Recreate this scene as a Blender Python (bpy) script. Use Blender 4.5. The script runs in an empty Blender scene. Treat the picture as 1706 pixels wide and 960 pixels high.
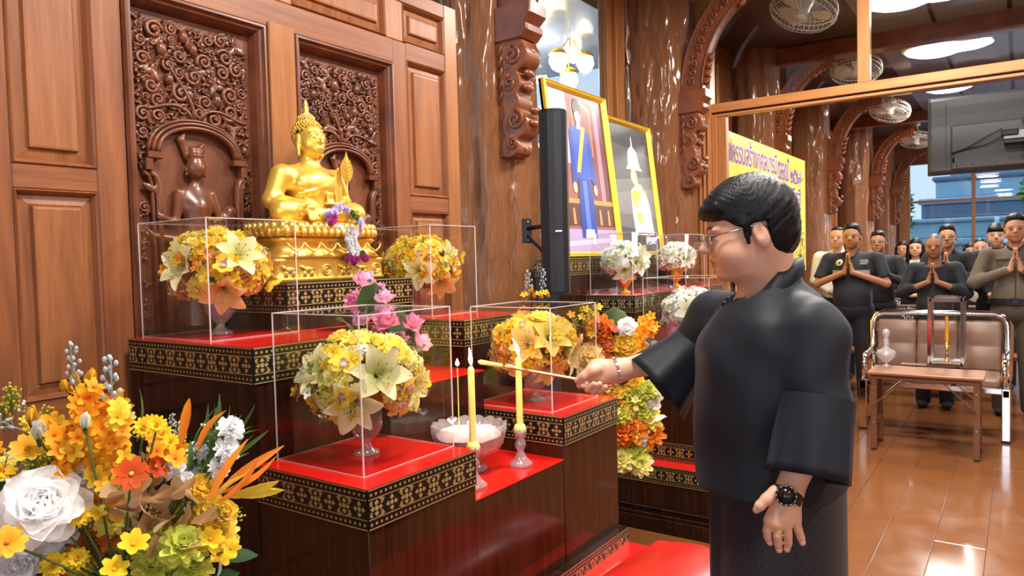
import bpy, math, random
import numpy as np
from mathutils import Vector, Matrix, Quaternion, Euler
random.seed(7); RNG = np.random.default_rng(7)
SC = bpy.context.scene
COL = SC.collection
PI = math.pi
# ------------------------------------------------------------------ camera
F_PX, PITCH, ROLL, YAW, HC = 1213.05, 0.03922352, -0.02551452, 0.60923511, 1.43
_cp, _sp, _cr, _sr = math.cos(PITCH), math.sin(PITCH), math.cos(ROLL), math.sin(ROLL)
_Rp = np.array([[1, 0, 0], [0, _cp, -_sp], [0, _sp, _cp]])
_Rr = np.array([[_cr, -_sr, 0], [_sr, _cr, 0], [0, 0, 1]])
_W = np.array([[math.sin(YAW), -math.cos(YAW), 0], [0, 0, -1], [math.cos(YAW), math.sin(YAW), 0]])
CR = _Rr @ _Rp @ _W
CC = np.array([0, 0, HC])
cam_d = bpy.data.cameras.new('camera'); cam = bpy.data.objects.new('camera', cam_d); COL.objects.link(cam)
cam_d.sensor_width = 36; cam_d.lens = F_PX / 1706 * 36; cam_d.clip_start = 0.05; cam_d.clip_end = 200
cam.matrix_world = Matrix([[CR[0, i], -CR[1, i], -CR[2, i], CC[i]] for i in range(3)] + [[0, 0, 0, 1]])
SC.camera = cam
def at(px, py, depth):                      # pixel + depth along the view axis -> world point
    return CC + (CR.T @ np.array([(px - 853) / F_PX, (py - 480) / F_PX, 1.0])) * depth
# ------------------------------------------------------------------ world, lights, exposure
w = bpy.data.worlds.new('world'); SC.world = w; w.use_nodes = True
bgn = w.node_tree.nodes['Background']; bgn.inputs[0].default_value = (0.62, 0.80, 1.0, 1); bgn.inputs[1].default_value = 1.5
def area_light(name, loc, aim, sx, sy, power, color):
    l = bpy.data.lights.new(name, 'AREA'); l.shape = 'RECTANGLE'; l.size = sx; l.size_y = sy; l.energy = power; l.color = color
    o = bpy.data.objects.new(name, l); COL.objects.link(o); o.location = loc
    o.rotation_euler = (Vector(aim) - Vector(loc)).to_track_quat('-Z', 'Y').to_euler()
    return o
# daylight entering through the hall's windows and open doorways (openings are built in wall_right and wall_back)
WIN_R = [-1.4, 14.6, 17.2]
for i, x in enumerate(WIN_R):
    area_light('window_daylight', (x, -3.55, 1.75), (x, 2, 1.2), 1.5, 2.2, 16 if x < 5 else 90, (0.86, 0.93, 1.0))
for i, y in enumerate((-2.2, 0.2)):
    area_light('window_daylight', (-2.95, y, 1.75), (3, y + .8, 1.2), 1.5, 2.2, 34, (0.86, 0.93, 1.0))
SC.view_settings.view_transform = 'Standard'; SC.view_settings.look = 'None'
SC.view_settings.exposure = -0.22; SC.view_settings.gamma = 1.0; SC.view_settings.use_curve_mapping = False
try:
    SC.cycles.max_bounces = 10; SC.cycles.transparent_max_bounces = 24; SC.cycles.glossy_bounces = 4
    SC.cycles.transmission_bounces = 6; SC.cycles.diffuse_bounces = 4; SC.cycles.use_denoising = True
    SC.cycles.caustics_reflective = False; SC.cycles.caustics_refractive = False
except Exception: pass
# ------------------------------------------------------------------ materials
MATS = {}
def pbsdf(name, color, rough=.5, metal=0., spec=.5, coat=0., coat_rough=.05, trans=0., ior=1.45, emit=None, emit_s=0., sheen=0., alpha=1., sss=0.):
    m = bpy.data.materials.new(name); m.use_nodes = True; b = m.node_tree.nodes['Principled BSDF']
    b.inputs['Base Color'].default_value = (*color, 1); b.inputs['Roughness'].default_value = rough
    b.inputs['Metallic'].default_value = metal; b.inputs['Specular IOR Level'].default_value = spec
    b.inputs['Coat Weight'].default_value = coat; b.inputs['Coat Roughness'].default_value = coat_rough
    b.inputs['Transmission Weight'].default_value = trans; b.inputs['IOR'].default_value = ior
    b.inputs['Sheen Weight'].default_value = sheen; b.inputs['Alpha'].default_value = alpha
    if sss: b.inputs['Subsurface Weight'].default_value = sss; b.inputs['Subsurface Radius'].default_value = (.01, .005, .003)
    if emit: b.inputs['Emission Color'].default_value = (*emit, 1); b.inputs['Emission Strength'].default_value = emit_s
    MATS[name] = m; return m
def N(m, t, **kw):
    n = m.node_tree.nodes.new(t)
    for k, v in kw.items():
        if hasattr(n, k) and not isinstance(v, tuple): setattr(n, k, v)
    return n
def L(m, a, b): m.node_tree.links.new(a, b)
def ramp(m, fac, stops):
    r = N(m, 'ShaderNodeValToRGB'); e = r.color_ramp.elements
    while len(e) < len(stops): e.new(.5)
    for i, (p, c) in enumerate(stops): e[i].position = p; e[i].color = (*c, 1) if len(c) == 3 else c
    L(m, fac, r.inputs[0]); return r.outputs[0]
def mapping(m, scale, rot=(0, 0, 0), src='Object', rand=0):
    tc = N(m, 'ShaderNodeTexCoord'); mp = N(m, 'ShaderNodeMapping')
    mp.inputs['Scale'].default_value = scale; mp.inputs['Rotation'].default_value = rot
    L(m, tc.outputs[src], mp.inputs[0])
    if rand:
        oi = N(m, 'ShaderNodeObjectInfo'); mu = N(m, 'ShaderNodeMath', operation='MULTIPLY'); mu.inputs[1].default_value = rand
        L(m, oi.outputs['Random'], mu.inputs[0]); cb = N(m, 'ShaderNodeCombineXYZ')
        for k in range(3): L(m, mu.outputs[0], cb.inputs[k])
        L(m, cb.outputs[0], mp.inputs['Location'])
    return mp.outputs[0]
def noise(m, vec, scale, detail=4, rough=.55, dist=0.):
    n = N(m, 'ShaderNodeTexNoise'); n.inputs['Scale'].default_value = scale; n.inputs['Detail'].default_value = detail
    n.inputs['Roughness'].default_value = rough; n.inputs['Distortion'].default_value = dist
    L(m, vec, n.inputs['Vector']); return n.outputs['Fac']
def bump(m, fac, strength, dist=.01):
    b = N(m, 'ShaderNodeBump'); b.inputs['Strength'].default_value = strength; b.inputs['Distance'].default_value = dist
    L(m, fac, b.inputs['Height']); L(m, b.outputs[0], m.node_tree.nodes['Principled BSDF'].inputs['Normal'])
def base(m, out): L(m, out, m.node_tree.nodes['Principled BSDF'].inputs['Base Color'])
def wood(name, c0, c1, axis, rough=.35, coat=0., spec=.5, fine=1., rand=9.0, b=.15):
    """grain stretched along an object axis"""
    m = pbsdf(name, c0, rough, spec=spec, coat=coat)
    s = [14 * fine] * 3; s['xyz'.index(axis)] = 1.0 * fine
    v = mapping(m, s, rand=rand)
    n1 = noise(m, v, 1.3, 6, .6, 1.2); n2 = noise(m, v, 7, 3, .6)
    mx = N(m, 'ShaderNodeMath', operation='ADD'); mu = N(m, 'ShaderNodeMath', operation='MULTIPLY'); mu.inputs[1].default_value = .35
    L(m, n2, mu.inputs[0]); L(m, n1, mx.inputs[0]); L(m, mu.outputs[0], mx.inputs[1])
    base(m, ramp(m, mx.outputs[0], [(.42, c1), (.85, c0)])); bump(m, n2, b, .002); return m
def varied(name, c0, c1, scale, rough=.5, **kw):
    m = pbsdf(name, c0, rough, **kw); v = mapping(m, (1, 1, 1), rand=5.)
    base(m, ramp(m, noise(m, v, scale, 4), [(.35, c1), (.7, c0)])); return m
T = (.315, .108, .040); TD = (.155, .048, .019)
wood('teak_v', T, TD, 'z', .38); wood('teak_h', T, TD, 'x', .38)
wood('teak_panel_v', (.355, .132, .048), (.19, .063, .024), 'z', .36)
wood('teak_light', (.41, .158, .048), (.25, .088, .028), 'z', .33)
wood('frame_wood', (.52, .215, .070), (.36, .135, .042), 'y', .35)
wood('frame_wood_v', (.48, .195, .064), (.33, .122, .038), 'z', .35)
m = varied('carved_wood', (.205, .060, .022), (.105, .029, .012), 9, .32, coat=.25, coat_rough=.25)
m = varied('carved_back', (.20, .06, .024), (.12, .034, .014), 7, .45)
m = varied('bracket_wood', (.26, .075, .022), (.15, .038, .012), 6, .30, coat=.3, coat_rough=.25)
# varnished tree trunk
m = pbsdf('trunk', (.25, .09, .035), .24, spec=.5, coat=.45, coat_rough=.1)
v = mapping(m, (13, 13, 1.5)); n1 = noise(m, v, 1.6, 8, .74, .5); v2 = mapping(m, (46, 46, 6.5)); n2 = noise(m, v2, 1.5, 6, .75, .4)
mm = N(m, 'ShaderNodeMath', operation='ADD'); L(m, n1, mm.inputs[0]); L(m, n2, mm.inputs[1])
base(m, ramp(m, mm.outputs[0], [(.40, (.04, .011, .005)), (.51, (.17, .047, .016)), (.61, (.28, .085, .029)), (.74, (.42, .165, .065))]))
bump(m, mm.outputs[0], 1.0, .04)
# lacquered altar
m = pbsdf('lacquer', (.022, .008, .005), .10, spec=.42)
v = mapping(m, (30, 30, 1.2), rand=3.); base(m, ramp(m, noise(m, v, 2, 4), [(.4, (.013, .005, .004)), (.75, (.045, .015, .007))]))
m = pbsdf('lacquer_brown', (.06, .02, .009), .10, spec=.45)
v = mapping(m, (30, 30, 1.2), rand=3.); base(m, ramp(m, noise(m, v, 2, 4), [(.4, (.030, .009, .004)), (.75, (.062, .020, .008))]))
m = pbsdf('red_top', (.70, .014, .010), .16, coat=.2); v = mapping(m, (1, 1, 1)); bump(m, noise(m, v, 14, 3), .05, .004)
m = pbsdf('red_leather', (.60, .016, .012), .30, coat=.15, coat_rough=.2); v = mapping(m, (1, 1, 1)); bump(m, noise(m, v, 60, 3), .08, .002)
pbsdf('band_black', (.008, .007, .006), .3); pbsdf('gold_print', (.55, .40, .15), .38, metal=.55)
pbsdf('buddha_gold', (1.0, .67, .12), .34, metal=.72); m = varied('base_gold', (1.0, .70, .18), (.90, .54, .09), 18, .33, metal=.8)
pbsdf('gold_paint', (.95, .62, .06), .38, metal=.55); pbsdf('brass', (.78, .55, .2), .25, metal=1.); pbsdf('gold_dark', (.5, .33, .06), .35, metal=.8)
pbsdf('wax_yellow', (.92, .80, .22), .42, sss=.2); pbsdf('wax_orange', (.95, .40, .015), .42)
pbsdf('flame', (1, .6, .2), .5, emit=(1, .62, .22), emit_s=16.); pbsdf('flame_core', (1, .9, .6), .5, emit=(1, .82, .48), emit_s=30.)
pbsdf('wick', (.02, .015, .01), .8); pbsdf('sand', (.80, .77, .74), .9)
pbsdf('silver', (.62, .62, .64), .25, metal=1.); pbsdf('chrome', (.80, .80, .81), .10, metal=1.); pbsdf('steel_brushed', (.62, .61, .60), .28, metal=1.)
pbsdf('black_plastic', (.011, .012, .016), .38); pbsdf('speaker_cloth', (.016, .019, .027), .55); pbsdf('black_rubber', (.01, .01, .01), .6)
pbsdf('tv_back', (.062, .062, .066), .42); pbsdf('white_plastic', (.78, .76, .70), .4); pbsdf('fan_metal', (.66, .62, .53), .35); pbsdf('fan_blade', (.62, .58, .50), .45)
pbsdf('grey_light', (.5, .5, .5), .4); pbsdf('orange_plastic', (.9, .3, .03), .4)
m = pbsdf('brown_leather', (.225, .125, .085), .34); v = mapping(m, (1, 1, 1)); bump(m, noise(m, v, 120, 2), .05, .001)
wood('table_wood', (.34, .15, .075), (.26, .105, .05), 'y', .35); wood('table_leg_wood', (.20, .078, .036), (.14, .05, .024), 'z', .4)
wood('pew_wood', (.36, .15, .075), (.26, .10, .05), 'y', .4); pbsdf('pew_dark', (.045, .044, .052), .45); pbsdf('white_paint', (.85, .85, .85), .5)
pbsdf('lamp_diffuser', (1, 1, 1), .4, emit=(1.0, .96, .88), emit_s=7.); pbsdf('lamp_rim', (.85, .85, .82), .4)
pbsdf('bulb_glass', (1, .95, .8), .2, emit=(1, .92, .74), emit_s=9.)
m = varied('ceiling_paint', (.085, .060, .058), (.055, .036, .034), 2, .35, coat=.3)
pbsdf('ceiling_blue', (.20, .215, .27), .3, coat=.4)
m = varied('plaster', (.30, .15, .075), (.22, .10, .05), 2, .6)
pbsdf('stone_blue', (.36, .58, .74), .8); pbsdf('stone_grey', (.16, .24, .36), .8); pbsdf('tree_green', (.09, .33, .10), .7); pbsdf('ground_out', (.35, .4, .42), .9)
# floor boards
m = pbsdf('floor_wood', (.36, .14, .035), .17, spec=.5, coat=.35, coat_rough=.1)
v = mapping(m, (1.1, 11, 11), rand=17.); n1 = noise(m, v, 1.6, 6, .62, .8); v2 = mapping(m, (1, 1, 1)); n2 = noise(m, v2, 2.3, 4, .6)
mm = N(m, 'ShaderNodeMath', operation='ADD'); L(m, n1, mm.inputs[0]); L(m, n2, mm.inputs[1])
base(m, ramp(m, mm.outputs[0], [(.36, (.075, .022, .007)), (.52, (.135, .043, .012)), (.68, (.225, .080, .024))]))
rr = ramp(m, noise(m, v2, 5, 5, .7), [(.3, (.10, .10, .10)), (.75, (.26, .26, .26))]); L(m, rr, m.node_tree.nodes['Principled BSDF'].inputs['Roughness'])
bump(m, noise(m, mapping(m, (1, 1, 1)), 1.7, 3), .12, .02)
pbsdf('floor_gap', (.05, .016, .006), .5)
# clear acrylic sheet / window glass: thin sheets, transparent with fresnel reflection
def thin_glass(name, tint, refl=1.0, f0=.04):
    m = bpy.data.materials.new(name); m.use_nodes = True; nt = m.node_tree; nt.nodes.clear()
    o = nt.nodes.new('ShaderNodeOutputMaterial'); mix = nt.nodes.new('ShaderNodeMixShader'); tr = nt.nodes.new('ShaderNodeBsdfTransparent'); gl = nt.nodes.new('ShaderNodeBsdfGlossy')
    lw = nt.nodes.new('ShaderNodeLayerWeight'); lw.inputs[0].default_value = .5; tr.inputs[0].default_value = (*tint, 1); gl.inputs['Roughness'].default_value = .01
    pw = nt.nodes.new('ShaderNodeMath'); pw.operation = 'POWER'; pw.inputs[1].default_value = 4.; mu = nt.nodes.new('ShaderNodeMath'); mu.operation = 'MULTIPLY_ADD'; mu.inputs[1].default_value = (1 - f0) * refl; mu.inputs[2].default_value = f0 * refl
    nt.links.new(lw.outputs['Facing'], pw.inputs[0]); nt.links.new(pw.outputs[0], mu.inputs[0]); nt.links.new(mu.outputs[0], mix.inputs[0]); nt.links.new(tr.outputs[0], mix.inputs[1]); nt.links.new(gl.outputs[0], mix.inputs[2]); nt.links.new(mix.outputs[0], o.inputs[0])
    MATS[name] = m; return m
thin_glass('acrylic', (.985, .985, .985), .7, .045); thin_glass('pane_glass', (.93, .95, .96), 1., .06); thin_glass('lens_glass', (.95, .95, .95), .8, .05)
pbsdf('acrylic_highlight', (.95, .86, .84), .25, alpha=.5, emit=None)  # whitish translucent colour paints the highlights along the case edges
# pressed glass: cheap mix of transparent, gloss and a milky body
def pressed_glass(name, tint, body):
    m = thin_glass(name, tint, 1., .12); nt = m.node_tree; out = [n for n in nt.nodes if n.type == 'OUTPUT_MATERIAL'][0]; mix = [n for n in nt.nodes if n.type == 'MIX_SHADER'][0]
    df = nt.nodes.new('ShaderNodeBsdfDiffuse'); df.inputs[0].default_value = (.92, .86, .88, 1); m2 = nt.nodes.new('ShaderNodeMixShader'); m2.inputs[0].default_value = body
    nt.links.new(mix.outputs[0], m2.inputs[1]); nt.links.new(df.outputs[0], m2.inputs[2]); nt.links.new(m2.outputs[0], out.inputs[0])
pressed_glass('pressed_glass', (.90, .84, .86), .16); pressed_glass('pressed_glass_clear', (.93, .94, .94), .28)
# petals and leaves carry their own colour per vertex
m = pbsdf('petal', (.9, .7, .1), .55, spec=.25, sheen=.15); va = N(m, 'ShaderNodeVertexColor'); va.layer_name = 'Col'; oi = N(m, 'ShaderNodeObjectInfo')
hs = N(m, 'ShaderNodeHueSaturation'); mr = N(m, 'ShaderNodeMapRange'); mr.inputs[3].default_value = .95; mr.inputs[4].default_value = 1.15
L(m, oi.outputs['Random'], mr.inputs[0]); L(m, mr.outputs[0], hs.inputs['Value']); L(m, va.outputs[0], hs.inputs['Color']); base(m, hs.outputs[0])
tl = N(m, 'ShaderNodeBsdfTranslucent'); L(m, hs.outputs[0], tl.inputs[0]); mx = N(m, 'ShaderNodeMixShader'); mx.inputs[0].default_value = .38
L(m, m.node_tree.nodes['Principled BSDF'].outputs[0], mx.inputs[1]); L(m, tl.outputs[0], mx.inputs[2]); L(m, mx.outputs[0], m.node_tree.nodes['Material Output'].inputs[0])
# people
m = pbsdf('skin', (.6, .35, .22), .45, spec=.35, sss=.08); va = N(m, 'ShaderNodeVertexColor'); va.layer_name = 'Col'; base(m, va.outputs[0])
m = pbsdf('hair', (.0045, .0045, .006), .42, spec=.30); v = mapping(m, (1, 1, 1)); n1 = noise(m, mapping(m, (60, 60, 14)), 3, 4); bump(m, n1, .5, .006)
pbsdf('hair_grey', (.10, .10, .10), .5)
m = pbsdf('silk_black', (.0075, .0085, .0125), .58, spec=.32, sheen=.06); v = mapping(m, (90, 90, 900)); bump(m, noise(m, v, 1, 3), .10, .001)
m.node_tree.nodes['Principled BSDF'].inputs['Sheen Tint'].default_value = (.5, .6, .9, 1)
m = pbsdf('skirt_black', (.008, .009, .014), .55, sheen=.1)
v = mapping(m, (1, 1, 1), (0, 0, 0)); sx = N(m, 'ShaderNodeSeparateXYZ'); L(m, v, sx.inputs[0])
def mth(m, op, a, b=None):
    n = N(m, 'ShaderNodeMath', operation=op)
    for i, q in enumerate((a, b)):
        if q is None: continue
        if isinstance(q, (int, float)): n.inputs[i].default_value = q
        else: L(m, q, n.inputs[i])
    return n.outputs[0]
ad = mth(m, 'ADD', sx.outputs[1], mth(m, 'MULTIPLY', sx.outputs[2], .55)); sb = mth(m, 'SUBTRACT', sx.outputs[1], mth(m, 'MULTIPLY', sx.outputs[2], .55))
def lines(q): return mth(m, 'LESS_THAN', mth(m, 'ABSOLUTE', mth(m, 'SUBTRACT', mth(m, 'FRACT', mth(m, 'MULTIPLY', q, 62.)), .5)), .06)
base(m, ramp(m, mth(m, 'MAXIMUM', lines(ad), lines(sb)), [(0., (.008, .009, .014)), (1., (.017, .019, .028))]))
for nm, c in dict(cloth_black=(.010, .011, .016), cloth_navy=(.012, .014, .022), cloth_white=(.74, .73, .70), cloth_khaki=(.135, .10, .070), cloth_grey=(.33, .32, .32), cloth_khaki_d=(.075, .055, .040), shoe=(.01, .01, .01)).items(): pbsdf(nm, c, .75, sheen=.05)
pbsdf('eye_white', (.75, .72, .68), .3); pbsdf('badge_gold', (.72, .55, .15), .4); pbsdf('nail', (.80, .56, .48), .3)
# ------------------------------------------------------------------ object helpers
def tag(o, label=None, cat=None, group=None, kind=None):
    if label: o['label'] = label
    if cat: o['category'] = cat
    if group: o['group'] = group
    if kind: o['kind'] = kind
    return o
def empty(name, loc=(0, 0, 0), rz=0., label=None, cat=None, group=None, scale=1., kind=None):
    o = bpy.data.objects.new(name, None); COL.objects.link(o); o.location = loc; o.rotation_euler = (0, 0, rz); o.scale = (scale,) * 3; o.empty_display_size = .05
    return tag(o, label, cat, group, kind)
def inst(name, mesh, parent=None, M=None):
    o = bpy.data.objects.new(name, mesh); COL.objects.link(o)
    if parent: o.parent = parent
    if M is not None: o.matrix_local = M
    return o
def mk_mesh(name, v, f, mats, midx=None, smooth=True, col=None):
    me = bpy.data.meshes.new(name); v = np.asarray(v, float)
    if isinstance(f, np.ndarray):
        n = len(f); k = f.shape[1]; me.vertices.add(len(v)); me.vertices.foreach_set('co', v.ravel().astype(np.float32))
        me.loops.add(n * k); me.loops.foreach_set('vertex_index', f.ravel().astype(np.int32)); me.polygons.add(n)
        me.polygons.foreach_set('loop_start', np.arange(0, n * k, k, dtype=np.int32)); me.update(calc_edges=True)
    else: me.from_pydata(v.tolist(), [], [list(map(int, q)) for q in f])
    for mt in ([mats] if isinstance(mats, str) else mats): me.materials.append(MATS[mt])
    n = len(me.polygons)
    if midx is not None: me.polygons.foreach_set('material_index', np.asarray(midx, np.int32))
    me.polygons.foreach_set('use_smooth', np.full(n, smooth) if isinstance(smooth, bool) else np.asarray(smooth, bool))
    if col is not None:
        ca = me.color_attributes.new('Col', 'FLOAT_COLOR', 'POINT'); c = np.ones((len(v), 4), np.float32); c[:, :3] = col; ca.data.foreach_set('color', c.ravel())
    me.update(); return me
class MB:
    def __init__(s): s.v = []; s.f = []; s.m = []; s.s = []; s.c = []; s.n = 0
    def add(s, v, f, mat=0, smooth=False, col=None):
        v = np.asarray(v, float).reshape(-1, 3); s.v.append(v)
        for q in f: s.f.append([int(i) + s.n for i in q])
        s.m += [mat] * len(f); s.s += [smooth] * len(f)
        s.c.append(np.broadcast_to(np.asarray(col if col is not None else (1, 1, 1), float), (len(v), 3))); s.n += len(v); return s
    def box(s, lo, hi, mat=0, bev=0.):
        x0, y0, z0 = lo; x1, y1, z1 = hi
        if bev <= 0:
            v = [(x0, y0, z0), (x1, y0, z0), (x1, y1, z0), (x0, y1, z0), (x0, y0, z1), (x1, y0, z1), (x1, y1, z1), (x0, y1, z1)]
            return s.add(v, [(0, 3, 2, 1), (4, 5, 6, 7), (0, 1, 5, 4), (1, 2, 6, 5), (2, 3, 7, 6), (3, 0, 4, 7)], mat)
        b = min(bev, (x1 - x0) / 2.01, (y1 - y0) / 2.01, (z1 - z0) / 2.01); v = []; idx = {}
        for cx in (0, 1):
            for cy in (0, 1):
                for cz in (0, 1):
                    p = [(x0, x1)[cx], (y0, y1)[cy], (z0, z1)[cz]]
                    for ax in range(3):
                        q = [(x0 + b, x1 - b)[cx], (y0 + b, y1 - b)[cy], (z0 + b, z1 - b)[cz]]; q[ax] = p[ax]; idx[cx, cy, cz, ax] = len(v); v.append(q)
        f = []
        for ax in range(3):
            a, c = [i for i in range(3) if i != ax]
            for e in (0, 1):
                cs = []
                for (i, j) in ((0, 0), (1, 0), (1, 1), (0, 1)):
                    k = [0, 0, 0]; k[ax] = e; k[a] = i; k[c] = j; cs.append(idx[(*k, ax)])
                f.append(cs if (e == 1) == (ax != 1) else cs[::-1])
        for ax in range(3):
            a, c = [i for i in range(3) if i != ax]
            for i in (0, 1):
                for j in (0, 1):
                    k0 = [0, 0, 0]; k0[a] = i; k0[c] = j; k1 = list(k0); k1[ax] = 1
                    f.append([idx[(*k0, a)], idx[(*k1, a)], idx[(*k1, c)], idx[(*k0, c)]])
        for cx in (0, 1):
            for cy in (0, 1):
                for cz in (0, 1): f.append([idx[cx, cy, cz, a] for a in range(3)])
        return s.add(v, f, mat)
    def lathe(s, prof, c=(0, 0, 0), seg=20, mat=0, smooth=True, flute=0, fdepth=0., col=None, cap=True):
        v = []; n = len(prof)
        for (r, z) in prof:
            for k in range(seg):
                a = 2 * PI * k / seg; rr = r * (1 + (fdepth * math.cos(flute * a) if flute else 0)); v.append((c[0] + rr * math.cos(a), c[1] + rr * math.sin(a), c[2] + z))
        f = [(i * seg + k, i * seg + (k + 1) % seg, (i + 1) * seg + (k + 1) % seg, (i + 1) * seg + k) for i in range(n - 1) for k in range(seg)]
        if cap: f += [list(range(seg))[::-1], [(n - 1) * seg + k for k in range(seg)]]
        return s.add(v, f, mat, smooth, col)
    def tube(s, path, rad, seg=8, mat=0, smooth=True, cap=True, flat=None, up=(0, 0, 1), col=None):
        P_ = [Vector(p) for p in path]; n = len(P_); rad = [rad] * n if isinstance(rad, (int, float)) else list(rad); v = []; upv = Vector(up); prev = None
        for i in range(n):
            t = (P_[min(i + 1, n - 1)] - P_[max(i - 1, 0)]).normalized(); a = t.cross(upv)
            if a.length < 1e-3: a = t.cross(Vector((1, 0, .01)))
            a.normalize()
            if prev is not None and a.dot(prev) < 0: a = -a
            prev = a; b = a.cross(t)
            for k in range(seg):
                q = 2 * PI * k / seg; v.append(P_[i] + a * (rad[i] * math.cos(q)) + b * (rad[i] * math.sin(q) * (flat or 1)))
        f = [(i * seg + k, i * seg + (k + 1) % seg, (i + 1) * seg + (k + 1) % seg, (i + 1) * seg + k) for i in range(n - 1) for k in range(seg)]
        if cap: f += [list(range(seg))[::-1], [(n - 1) * seg + k for k in range(seg)]]
        return s.add(v, f, mat, smooth, col)
    def ball(s, c, r, seg=10, rings=6, mat=0, col=None):
        r = (r, r, r) if isinstance(r, (int, float)) else r; v = [(c[0], c[1], c[2] - r[2])]
        for i in range(1, rings):
            p = PI * i / rings
            for k in range(seg): a = 2 * PI * k / seg; v.append((c[0] + r[0] * math.sin(p) * math.cos(a), c[1] + r[1] * math.sin(p) * math.sin(a), c[2] - r[2] * math.cos(p)))
        v.append((c[0], c[1], c[2] + r[2])); f = [(0, 1 + (k + 1) % seg, 1 + k) for k in range(seg)]
        f += [(1 + i * seg + k, 1 + i * seg + (k + 1) % seg, 1 + (i + 1) * seg + (k + 1) % seg, 1 + (i + 1) * seg + k) for i in range(rings - 2) for k in range(seg)]
        b = 1 + (rings - 2) * seg; f += [(b + k, b + (k + 1) % seg, len(v) - 1) for k in range(seg)]
        return s.add(v, f, mat, True, col)
    def mesh(s, name, mats): return mk_mesh(name, np.concatenate(s.v), s.f, mats, s.m, s.s, np.concatenate(s.c))
    def build(s, name, mats, parent=None, M=None):
        return inst(name, s.mesh(name, mats), parent, M)
def bx(name, lo, hi, mat, parent=None, bev=0.):
    """box object whose origin is its own centre, so grain runs along its own axes"""
    lo = np.array(lo, float); hi = np.array(hi, float); c = (lo + hi) / 2; M = Matrix.Translation(Vector(c))
    return MB().box(lo - c, hi - c, 0, bev).build(name, mat, parent, M)
# ------------------------------------------------------------------ implicit surfaces -> one continuous mesh
def smin(a, b, k):
    if k <= 0: return np.minimum(a, b)
    h = np.clip(.5 + .5 * (b - a) / k, 0, 1); return b + (a - b) * h - k * h * (1 - h)
def cone(P, a, b, ra, rb):
    a = np.asarray(a, np.float32); b = np.asarray(b, np.float32); ab = b - a; t = np.clip(((P - a) @ ab) / max(float(ab @ ab), 1e-9), 0, 1)
    return np.sqrt((((P - a) - t[:, None] * ab) ** 2).sum(1)) - (ra + (rb - ra) * t)
def ell(P, c, r, R=None):
    q = P - np.asarray(c, np.float32)
    if R is not None: q = q @ np.asarray(R, np.float32)
    r = np.asarray(r, np.float32); k0 = np.sqrt(((q / r) ** 2).sum(1)); k1 = np.sqrt(((q / (r * r)) ** 2).sum(1)); return k0 * (k0 - 1) / np.maximum(k1, 1e-6)
def rbox(P, c, h, r):
    q = np.abs(P - np.asarray(c, np.float32)) - (np.asarray(h, np.float32) - r); return np.sqrt((np.maximum(q, 0) ** 2).sum(1)) + np.minimum(q.max(1), 0) - r
def surfnet(fn, lo, hi, h, B=4):
    lo = np.array(lo, np.float32); hi = np.array(hi, np.float32); nb = np.ceil((hi - lo) / (h * B)).astype(int) + 1; n = nb * B + 1
    g = np.stack(np.meshgrid(*[np.arange(k) for k in nb], indexing='ij'), -1).reshape(-1, 3)
    d = fn((lo + (g * B + B / 2) * h).astype(np.float32)); act = (np.abs(d) < B * h * .87 * 1.7).reshape(nb); dn = d.reshape(nb)
    V = np.repeat(np.repeat(np.repeat(np.where(dn < 0, -1., 1.), B, 0), B, 1), B, 2); V = np.pad(V, ((0, 1),) * 3, mode='edge').astype(np.float32)
    A = np.repeat(np.repeat(np.repeat(act, B, 0), B, 1), B, 2); Mk = np.zeros(tuple(n), bool); sx, sy, sz = A.shape
    for i in (0, 1):
        for j in (0, 1):
            for k in (0, 1): Mk[i:i + sx, j:j + sy, k:k + sz] |= A
    ix = np.argwhere(Mk); V[Mk] = fn((lo + ix * h).astype(np.float32)); V[np.abs(V) < 1e-7] = 1e-7
    S = V < 0; c8 = [(i, j, k) for i in (0, 1) for j in (0, 1) for k in (0, 1)]
    def sl(A_, o): return A_[o[0]:A_.shape[0] - 1 + o[0], o[1]:A_.shape[1] - 1 + o[1], o[2]:A_.shape[2] - 1 + o[2]]
    cnt = sum(sl(S, o).astype(np.int8) for o in c8); cm = (cnt > 0) & (cnt < 8); ci = np.argwhere(cm); acc = np.zeros((len(ci), 3), np.float64); num = np.zeros(len(ci))
    for a in range(8):
        for b in range(a + 1, 8):
            df = [abs(c8[a][t] - c8[b][t]) for t in range(3)]
            if sum(df) != 1: continue
            va = V[tuple((ci + c8[a]).T)]; vb = V[tuple((ci + c8[b]).T)]; x = (va < 0) != (vb < 0); t = np.where(x, va / np.where(x, va - vb, 1), 0)
            p = np.array(c8[a]) + t[:, None] * (np.array(c8[b]) - np.array(c8[a])); acc += p * x[:, None]; num += x
    verts = lo + (ci + acc / num[:, None]) * h; idm = np.full(cm.shape, -1, np.int64); idm[tuple(ci.T)] = np.arange(len(ci)); quads = []
    for ax in range(3):
        u, w_ = [(1, 2), (2, 0), (0, 1)][ax]; o = [0, 0, 0]; o[ax] = 1
        e = np.argwhere(S[:S.shape[0] - o[0], :S.shape[1] - o[1], :S.shape[2] - o[2]] != S[o[0]:, o[1]:, o[2]:])
        ok = (e[:, u] > 0) & (e[:, w_] > 0) & (e[:, u] < cm.shape[u]) & (e[:, w_] < cm.shape[w_]) & (e[:, ax] < cm.shape[ax]); e = e[ok]
        du = np.zeros(3, int); du[u] = 1; dw = np.zeros(3, int); dw[w_] = 1
        q = np.stack([idm[tuple((e - du - dw).T)], idm[tuple((e - dw).T)], idm[tuple(e.T)], idm[tuple((e - du).T)]], 1)
        fl = S[tuple(e.T)]; q[~fl] = q[~fl][:, ::-1]; quads.append(q)
    return verts, np.concatenate(quads)
def sdf_obj(name, fn, lo, hi, h, mat, parent=None, colfn=None, M=None):
    v, f = surfnet(fn, lo, hi, h); return inst(name, mk_mesh(name, v, f, mat, None, True, colfn(v) if colfn else None), parent, M)
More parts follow.
